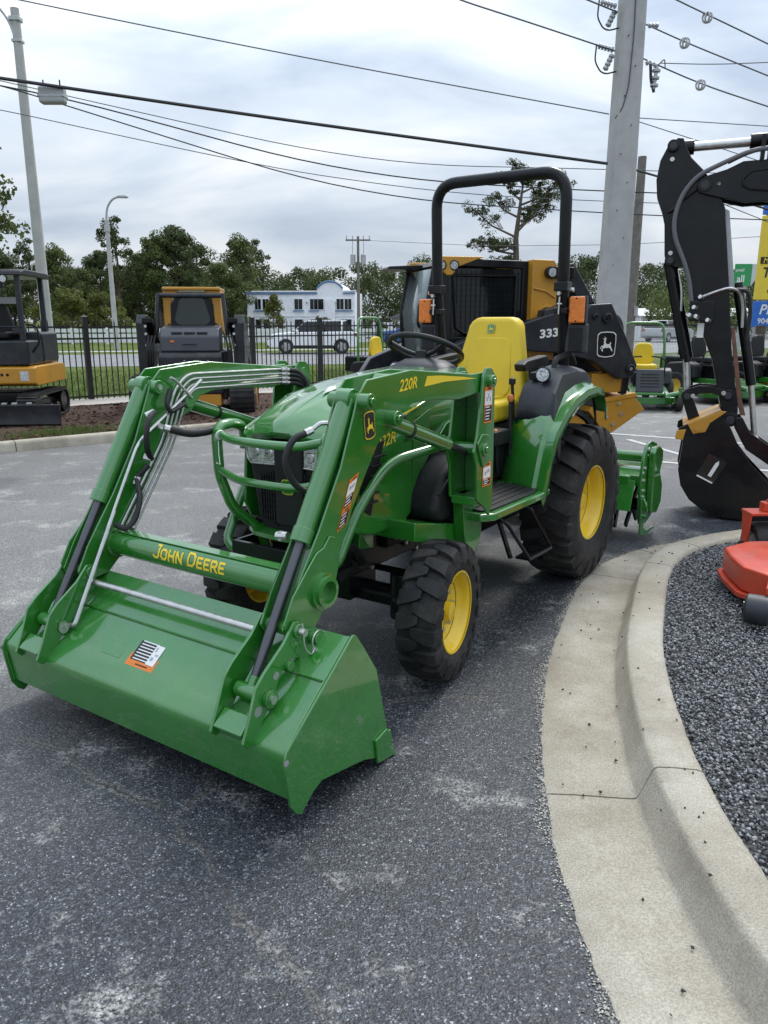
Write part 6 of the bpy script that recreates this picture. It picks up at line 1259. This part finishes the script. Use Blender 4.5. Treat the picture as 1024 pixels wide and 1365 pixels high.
mb = MB(); mb.tube([(.36, -.1, 5.95), (.38, -.12, 5.70), (.45, -.12, 5.50)], .025, 6, fil=.05); mb.build('cutout', IRON, UP)
mb = MB(); mb.tube([(.48, -.1, 5.92), (.60, -.1, 6.04), (.62, -.1, 5.90)], .010, 6, fil=.05); mb.build('jumper', WIRE, UP)
WPo = thing('wooden_pole', 'bare grey wooden pole just right of the concrete utility pole', 'utility pole', (7.77, 25, 0))
mb = MB(); mb.tube([(0, 0, -.2), (0, 0, 3), (0, 0, 6.4)], [.17, .15, .125], 14); mb.build('pole', WD, WPo)
mb = MB(); mb.box((.1, -.15, 1.9), (.12, .08, .3)); mb.build('junction_box', GLV, WPo)
DP = thing('utility_pole', 'distant wooden utility pole with crossarm and two transformers beside the white building', 'utility pole', (-2.4, 75, 0))
mb = MB(); mb.tube([(0, 0, 0), (0, 0, 9.2)], [.17, .11], 10); mb.build('pole', WD, DP)
mb = MB(); mb.box((0, -.12, 8.85), (2.3, .10, .14)); mb.build('crossarm', WD, DP)
for x in (-1.05, -.5, .5, 1.05): insul((x, -.12, 8.92), (x, -.12, 9.25), 2, .07).build('insulator', GLV, DP)
for x in (-.48, .48): mb = MB(); mb.cyl((x, -.1, 6.7), (x, -.1, 7.6), .24, 14); tf = mb.build('transformer', GLV, DP, bevel=.03); mb = MB(); mb.tube([(x, -.1, 7.6), (x*1.1, -.1, 8.2), (x, -.1, 8.85)], .02, 5); mb.build('lead', WIRE, tf)

# ================================================================== overhead wires (each its own span)
F_ = 1025.; th_ = R(13.944)
def at(px, py, d):
    """a point d metres ahead along the direction of a picture position (used once, to fix where the spans hang in space)"""
    ry = F_*math.cos(th_)+(682.5-py)*math.sin(th_); rz = -F_*math.sin(th_)+(682.5-py)*math.cos(th_); k = d/ry; return Vector(((px-512)*k, d, 1.6+rz*k))
def wire(label, a, b, sag, r, m, cat='wire'):
    n = 16; pts = [a.lerp(b, i/n)-Vector((0, 0, sag*4*(i/n)*(1-i/n))) for i in range(n+1)]; mb = MB(); mb.tube(pts, r, 5); return tag(mb.build('overhead_wire', m), label, cat, 'overhead wires')
def span(label, pts, r, m):
    mb = MB(); mb.tube(pts, r, 5, fil=3, seg=4); return tag(mb.build('overhead_wire', m), label, 'wire', 'overhead wires')
span('topmost thin wire crossing from the top left corner to the concrete pole', [at(-300, -70, 14), at(25, 0, 14.3), at(400, 76, 14.6), at(812, 152, 15)], .010, WIREG)
span('thick black bundled cable sagging from the left edge to the concrete pole', [at(-300, 60, 12.5), at(0, 104, 13), at(400, 163, 14), at(810, 218, 14.8)], .026, WIRE)
span('black cable continuing right of the concrete pole to the excavator arm', [at(845, 226, 14.9), at(880, 236, 15.2), at(1080, 296, 17)], .020, WIRE)
span('thin wire just below the thick cable', [at(-100, 85, 15), at(16, 111, 15.2), at(400, 198, 15.8), at(560, 220, 16), at(835, 226, 16.5), at(1100, 236, 17)], .008, WIREG)
span('black wire starting at the hanging cable box', [at(-100, 95, 14.2), at(90, 131, 14.6), at(400, 215, 15.4), at(560, 241, 15.8), at(835, 257, 16.5), at(1100, 262, 17)], .012, WIRE)
span('lowest black wire, bowing below the others on the left', [at(-100, 90, 15.5), at(0, 113, 15.8), at(400, 238, 17), at(560, 268, 17.5), at(835, 286, 18), at(1100, 296, 19)], .012, WIRE)
span('faint grey wire beneath the bundle at the left edge', [at(-100, 128, 19), at(0, 146, 19), at(273, 205, 20), at(400, 230, 20.5), at(600, 258, 21), at(835, 270, 21.5), at(1100, 276, 22)], .010, WIREG)
span('far thin wire low across the roll bar', [at(480, 320, 75), at(650, 328, 60), at(835, 326, 50), at(1100, 310, 42)], .018, WIREG)
span('upper power line reaching the concrete pole from the top edge', [at(740, -18, 14), at(784, 0, 14.3), at(823, 16, 14.9)], .014, WIREG)
span('power line slanting from the top edge to the lower insulator of the concrete pole', [at(560, -22, 13.2), at(613, 0, 13.5), at(700, 28, 14), at(820, 68, 14.9)], .013, WIREG)
span('power line in the top right corner with a hanging spacer', [at(840, -32, 14.4), at(902, 0, 14.8), at(1024, 58, 15.6), at(1150, 122, 16)], .013, WIREG)
span('middle power line right of the concrete pole with a spacer', [at(856, 30, 15), at(913, 56, 15.3), at(1024, 101, 15.9), at(1150, 152, 16.5)], .013, WIREG)
span('lower power line right of the concrete pole with a spacer', [at(853, 76, 15), at(934, 112, 15.3), at(1024, 142, 15.9), at(1150, 184, 16.5)], .013, WIREG)
span('thin level wire leaving the cutout on the concrete pole', [at(880, 84, 15), at(950, 86, 15.3), at(1100, 80, 16)], .008, WIREG)
span('thin level wire above the excavator knuckle', [at(848, 157, 15), at(1100, 173, 16)], .008, WIREG)
span('guy wire slanting down behind the excavator boom', [at(848, 161, 15), at(1000, 210, 15.8), at(1150, 262, 16.5)], .008, WIREG)
span('short slanting wire below the excavator boom', [at(940, 262, 18), at(1024, 296, 19), at(1100, 326, 20)], .010, WIREG)
for i, (px, py, d, lb) in enumerate(((943, 23, 15.05, 'pale wire spacer on the top right power line'), (913, 57, 15.25, 'pale wire spacer on the middle power line'), (934, 113, 15.25, 'pale wire spacer on the lower power line'))):
    c = at(px, py, d); mb = MB()
    for k in range(4): a = k*math.pi/4; mb.tube([c+Vector((.085*math.cos(t)*math.cos(a), .085*math.cos(t)*math.sin(a), .085*math.sin(t))) for t in [2*math.pi*j/12 for j in range(12)]], .014, 5, closed=True)
    tag(mb.build('wire_spacer', P('spacer_plastic', (.5, .5, .5), .5)), lb, 'spacer', 'wire spacers')
c = at(70, 127, 13.3); CB = thing('cable_box', 'pale box hanging from the thick cable at the left', 'cable box', c)
mb = MB(); mb.box((0, 0, 0), (.40, .18, .25)); mb.build('box', P('grey_box', (.36, .38, .38), .6, var=.08), CB, bevel=.04, seg=3)
for x in (-.13, .13): mb = MB(); mb.tube([(x, 0, .12), (x, 0, .22)], .012, 6); mb.build('hanger', IRON, CB)
mb = MB(); mb.box((0, 0, -.02), (.415, .19, .03)); mb.build('seam', GLV, CB, bevel=.005)

# ================================================================== signs on the right
SI = thing('pylon_sign', 'tall yellow and blue shop sign at the right edge', 'sign', (9.28, 20, 0), R(0))
for s in (.25, 2.2): mb = MB(); mb.tube([(s, .12, 0), (s, .12, 4.9)], .12, 10); mb.build('sign_post', GLV, SI)
part('sign_panel', SY, SI, .0, 2.6, -.04, .06, 2.12, 4.10, .01); part('sign_panel', SB, SI, .0, 2.6, -.04, .06, 1.46, 2.08, .01); part('sign_panel', SB, SI, .0, 2.6, -.04, .06, 4.13, 4.6, .01)
part('black_band', BL, SI, .04, 2.55, -.052, -.042, 2.98, 3.14, 0)
def stext(t, size, x, z, m, shear=.15, y=-.045, parent=SI): vs_, fs, w = textmesh(t, size, shear=shear, bold=size*.018); mb = MB(); put2d(mb, vs_, fs, (x, y, z), (1, 0, 0), (0, 0, 1), .004); return mb.build('lettering', m, parent, smooth=0, fix=False)
stext('A', .34, .20, 3.20, BL); stext('L', .62, .22, 3.52, BL, 0); stext('Mc', .17, .10, 3.0, SY, .15, -.054); stext('TIR', .34, .10, 2.66, BL); stext('&', .34, .28, 2.28, BL, 0)
stext('PR', .34, .13, 1.77, WH, .2); stext('904', .19, .12, 1.54, WH, 0)
BB = thing('billboard', 'green billboard with white lettering beside a portrait panel, far right', 'billboard', (17.45, 40, 0))
for s in (.6, 3.2): mb = MB(); mb.cyl((s, .1, 0), (s, .1, 3.4), .12, 8); mb.build('board_post', GLV, BB)
part('board', SG, BB, 0, .82, -.03, .05, 3.30, 4.36, .01); pn_ = part('portrait_panel', P('pale_print', (.55, .58, .6), .5, var=.1), BB, .84, 2.6, -.03, .05, 3.30, 4.36, .01)
mb = MB(); mb.prism([(.86, 3.31), (1.05, 3.58), (1.25, 3.64), (1.45, 3.58), (1.6, 3.31)], -.040, -.036); mb.build('printed_suit', BL, pn_); mb = MB(); mb.prism([(1.25+.17*math.cos(a), 3.85+.24*math.sin(a)) for a in [2*math.pi*k/20 for k in range(20)]], -.046, -.042); mb.build('printed_head', SK, pn_)
stext('all', .46, .12, 3.50, WH, 0, -.034, BB); stext('ured?', .20, .02, 4.0, WH, 0, -.034, BB)
PO2 = thing('brown_post', 'rough brown trunk-like post beside the blue sign', 'post', (9.0, 18.9, 0)); mb = MB(); mb.tube([(0, 0, 0), (.05, 0, .7), (.0, 0, 1.5)], [.13, .10, .11], 10); mb.build('post', BARK, PO2)
# ================================================================== trees
def leafcloud(name, centers, radii, n_per, size, m, rng, flat_=.75, up=.3):
    """leaf-sized quads scattered through clumps: centers (k,3), radii (k,)"""
    C_ = np.repeat(centers, n_per, axis=0); R_ = np.repeat(radii, n_per); n = len(C_)
    d = rng.normal(size=(n, 3)); d /= np.linalg.norm(d, axis=1)[:, None]; r = R_*rng.uniform(.25, 1.0, n)**.6
    p = C_+d*r[:, None]*np.array([1, 1, flat_])
    nrm = d+rng.normal(size=(n, 3))*.8+np.array([0, 0, up]); nrm /= np.linalg.norm(nrm, axis=1)[:, None]
    u = np.cross(nrm, rng.normal(size=(n, 3))); u /= np.linalg.norm(u, axis=1)[:, None]; v = np.cross(nrm, u)
    s = size*rng.uniform(.55, 1.3, n)[:, None]; a = u*s; b = v*s*.62
    q = np.stack([p-a, p-b*.9+a*.1, p+a, p+b], 1).reshape(-1, 3); f = np.arange(4*n, dtype=np.int32)
    me = bpy.data.meshes.new(name); me.vertices.add(4*n); me.vertices.foreach_set('co', q.ravel()); me.loops.add(4*n); me.loops.foreach_set('vertex_index', f); me.polygons.add(n); me.polygons.foreach_set('loop_start', np.arange(0, 4*n, 4, dtype=np.int32)); me.polygons.foreach_set('loop_total', np.full(n, 4, dtype=np.int32)); me.update(); me.materials.append(m); return me
def tree_meshes(seed, h, w, trunk, m, nclump=34, npc=150, leaf=.16, lean=0., low=.25, conic=0., rlo=.10, rhi=.20):
    """returns (crown mesh, trunk mesh) of one tree"""
    rng = np.random.default_rng(seed); cen = []; lim = []
    for i in range(nclump):
        t = rng.uniform(0, 1); z = h*(low+(1-low)*t*.95); prof = math.sin(math.pi*min(1, (.18+t*.82)))**.6 if not conic else (1-t*.85); a = rng.uniform(0, 6.28); r = w*prof*rng.uniform(.25, 1.0)
        cen.append((r*math.cos(a)+lean*z, r*math.sin(a), z)); lim.append((z*rng.uniform(.55, .85), r, a))
    cen = np.array(cen); rad = rng.uniform(rlo, rhi, nclump)*(w+h*.35)
    cm = leafcloud('crown', cen, rad, npc, leaf, m, rng)
    mb = MB(); mb.tube([(0, 0, -.2), (lean*h*.3+rng.uniform(-.1, .1), 0, h*.3), (lean*h*.6, rng.uniform(-.15, .15), h*.6), (lean*h*.9, 0, h*.9)], [trunk, trunk*.8, trunk*.5, trunk*.15], 8)
    for c, l in zip(cen[::2], lim[::2]):
        z0 = min(l[0], h*.8); k = trunk*.35*(1-z0/h*.6); s = Vector((lean*z0, 0, z0)); e_ = Vector(c); mb.tube([s, s.lerp(e_, .5)+Vector((0, 0, -.05*h*rng.uniform(0, 1))), e_], [k, k*.6, k*.2], 5)
    o = mb.build('trunk', BARK); tm = o.data; bpy.data.objects.remove(o); return cm, tm
def plant_tree(name, label, loc, meshes, rz=0., sc=1., group=None, cat='tree', sz=None):
    t = thing(name, label, cat, loc, rz, group); t.scale = (sc, sc, sz or sc)
    for nm, me in (('crown', meshes[0]), ('trunk', meshes[1])): o = bpy.data.objects.new(nm, me); COL.objects.link(o); o.parent = t
    return t
KA = tree_meshes(11, 9.5, 3.2, .22, LF1, 70, 240, .12, rlo=.08, rhi=.18); KB = tree_meshes(12, 10.5, 2.4, .2, LF2, 60, 200, .12, low=.3, rlo=.07, rhi=.16); KC_ = tree_meshes(13, 8.5, 3.4, .22, LF2, 66, 240, .12, low=.15, rlo=.08, rhi=.18); KD = tree_meshes(14, 11, 2.0, .18, LF1, 44, 120, .11, low=.45, rlo=.05, rhi=.12); KE = tree_meshes(15, 5.0, 3.2, .15, LF3, 36, 170, .14, low=.2)
KO = tree_meshes(16, 10, 3.8, .25, LF1, 80, 240, .125, low=.12, rlo=.08, rhi=.17)
g = 'trees along the far side of the road'
def tw(px, d): return (px-512)/1025*(d*.9705+.386)
TT = [
 (8, 92, KA, 1.0, 'dark tree behind the canopy of the small excavator, at the left edge'), (48, 96, KD, 1.02, 'thin airy tree beside the tall lamp post'), (82, 90, KB, .95, 'slender tree just right of the tall lamp post'),
 (112, 100, KC_, .95, 'broad tree left of the slim street lamp'), (140, 104, KA, 1.08, 'dark tree behind the slim street lamp'), (163, 92, KD, 1.2, 'tall thin-crowned tree just right of the slim street lamp'), (190, 98, KC_, 1.15, 'leafy tree above the left boom of the rear-view loader'),
 (216, 94, KB, 1.12, 'open-crowned tree left of the rear-view loader cab'), (240, 96, KA, 1.30, 'tallest dark tree behind the rear-view loader cab'), (268, 104, KO, 1.12, 'wide dark tree right of the rear-view loader cab'), (300, 90, KC_, .95, 'green tree between the rear-view loader and white building'), (322, 97, KB, 1.12, 'tree at the left corner of the white building'), (345, 112, KD, 1.15, 'thin tree peeking over the left end of the white building')]
for px, d, km, sc, lb in TT: plant_tree('broadleaf_tree', lb, (tw(px, d), d, 0), km, random.uniform(0, 6.28), sc, g)
plant_tree('small_tree', 'yellow-green spreading tree behind the white vinyl fence, left of slim lamp', (tw(92, 60), 60, 0), KE, 1.0, .78, 'low yellow-green trees'); plant_tree('small_tree', 'yellow-green spreading tree behind the vinyl fence, right of slim lamp', (tw(142, 62), 62, 0), KE, 3.0, .72, 'low yellow-green trees')
KY = tree_meshes(21, 5.2, 2.0, .10, LF3, 30, 130, .12, low=.2, conic=1); plant_tree('cypress_tree', 'young feathery green tree in front of the white building', (tw(366, 80), 80, 0), KY, 0, .80)
KS = tree_meshes(22, 2.2, 1.3, .08, LF2, 22, 120, .10, low=.1)
plant_tree('shrub', 'rounded clipped shrub at the foot of the white building', (tw(430, 84), 84, 0), KS, 0, 1.0, cat='shrub')
for i, (px, d, s) in enumerate(((500, 62, .8), (540, 60, .9), (575, 63, .8))): plant_tree('shrub', ('low shrub beneath the distant utility pole', 'dark shrub left of the green mower hoop', 'shrub behind the green mower hoop')[i], (tw(px, d), d, 0), KS, i, s, cat='shrub')
# tall pine framed by the roll bar
rng = np.random.default_rng(33); cen = []; mb = MB(); H_ = 14.6
tk = [(0, 0, 0), (.05, 0, 5.0), (-.15, .1, 8.5), (.1, 0, 11.3), (.35, 0, 13.6)]
mb.tube(tk, [.34, .30, .24, .14, .05], 10)
for (z0, dx, dz, dy) in ((7.2, -3.0, 1.2, .3), (7.9, -2.1, -.2, -.4), (8.6, -3.8, 2.4, .2), (9.4, 3.2, 2.6, .3), (9.0, 2.2, 3.0, -.5), (10.2, -2.2, 1.8, .4), (10.8, 2.9, 1.4, -.2), (11.6, -1.2, 1.6, .2), (12.2, 1.4, 1.3, .3), (12.8, -.6, 1.2, -.3), (8.0, -2.9, .2, .8), (10.0, 1.5, .6, .9), (7.0, -1.4, -.6, .4), (11.2, 3.6, 2.0, .3)):
    s = Vector((np.interp(z0, [p[2] for p in tk], [p[0] for p in tk]), 0, z0)); e_ = s+Vector((dx, dy*2, dz)); md = s.lerp(e_, .55)+Vector((0, 0, -.35)); mb.tube([s, md, e_], [.10, .07, .03], 6)
    for k in range(13):
        f_ = rng.uniform(.45, 1.1); c = s.lerp(e_, f_)+Vector((rng.uniform(-.8, .8), rng.uniform(-.7, .7), rng.uniform(-.35, .6))); cen.append(tuple(c)); mb.tube([s.lerp(e_, max(.3, f_-.25)), c], [.03, .012], 4)
cm = leafcloud('crown', np.array(cen), rng.uniform(.18, .62, len(cen)), 85, .085, LF4, rng, .7); o = mb.build('trunk', BARK); tm = o.data; bpy.data.objects.remove(o)
plant_tree('pine_tree', 'tall open pine tree with crooked limbs framed by the roll bar', (tw(685, 70), 70, 0), (cm, tm))
# near tree whose twigs enter at the left edge
rng = np.random.default_rng(41); mb = MB(); tk = [(0, 0, -.2), (.1, 0, 2.0), (0, .1, 4.0), (.1, 0, 6.0)]; mb.tube(tk, [.16, .13, .09, .03], 10); cen = []
for i in range(26):
    z0 = rng.uniform(2.2, 5.6); a = rng.uniform(-.9, .9) if i % 3 else rng.uniform(1, 5.2); L_ = rng.uniform(1.2, 2.25)*(1.1-z0*.06); s = Vector((.05, 0, z0)); e_ = s+Vector((math.cos(a)*L_, math.sin(a)*L_, rng.uniform(-.2, .6))); mb.tube([s, s.lerp(e_, .5)+Vector((0, 0, .12)), e_], [.035, .022, .008], 5)
    for k in range(5): c = s.lerp(e_, rng.uniform(.5, 1.05))+Vector((*rng.uniform(-.18, .18, 2), rng.uniform(-.12, .15))); cen.append(tuple(c))
cm = leafcloud('crown', np.array(cen), rng.uniform(.14, .28, len(cen)), 44, .055, LF2, rng, .7); o = mb.build('trunk', BARK); tm = o.data; bpy.data.objects.remove(o)
plant_tree('oak_tree', 'leafy oak twigs entering the picture at the left edge, above the small excavator', (-8.25, 13.6, 0), (cm, tm))
# far wood behind the road, one mass
rng = np.random.default_rng(55); cen = []; rad = []
for i in range(760):
    px = rng.uniform(330, 1160) if i < 540 else rng.uniform(-200, 350); d = rng.uniform(105, 135); top = np.interp(px, [-200, 0, 330, 420, 470, 520, 560, 600, 700, 780, 800, 870, 900, 960, 1160], [9.0, 9.2, 9.6, 9.3, 9.6, 10.2, 10.4, 10.2, 10.0, 10.8, 11.6, 10.4, 9.6, 8.8, 9])*d/112
    t = rng.uniform(0, 1); cen.append((tw(px, d), d, .8+(top-2.0)*t)); rad.append(rng.uniform(1.4, 2.6)*(1.0-.35*t))
me = leafcloud('far_wood', np.array(cen), np.array(rad), 300, .18, LF1, rng, .9); o = bpy.data.objects.new('far_wood', me); COL.objects.link(o); o['kind'] = 'stuff'; o['label'] = 'dense dark wood forming the skyline behind the buildings'; o['category'] = 'wood'
cen = []; rad = []
for i in range(60):
    px = rng.uniform(845, 1080); d = rng.uniform(70, 95); cen.append((tw(px, d), d, rng.uniform(.3, 3.6))); rad.append(rng.uniform(.9, 1.7))
me = leafcloud('hedge_scrub', np.array(cen), np.array(rad), 260, .17, LF2, rng, .9); o = bpy.data.objects.new('hedge_scrub', me); COL.objects.link(o); o['kind'] = 'stuff'; o['label'] = 'lighter green scrub along the wood behind the mowers'; o['category'] = 'scrub'
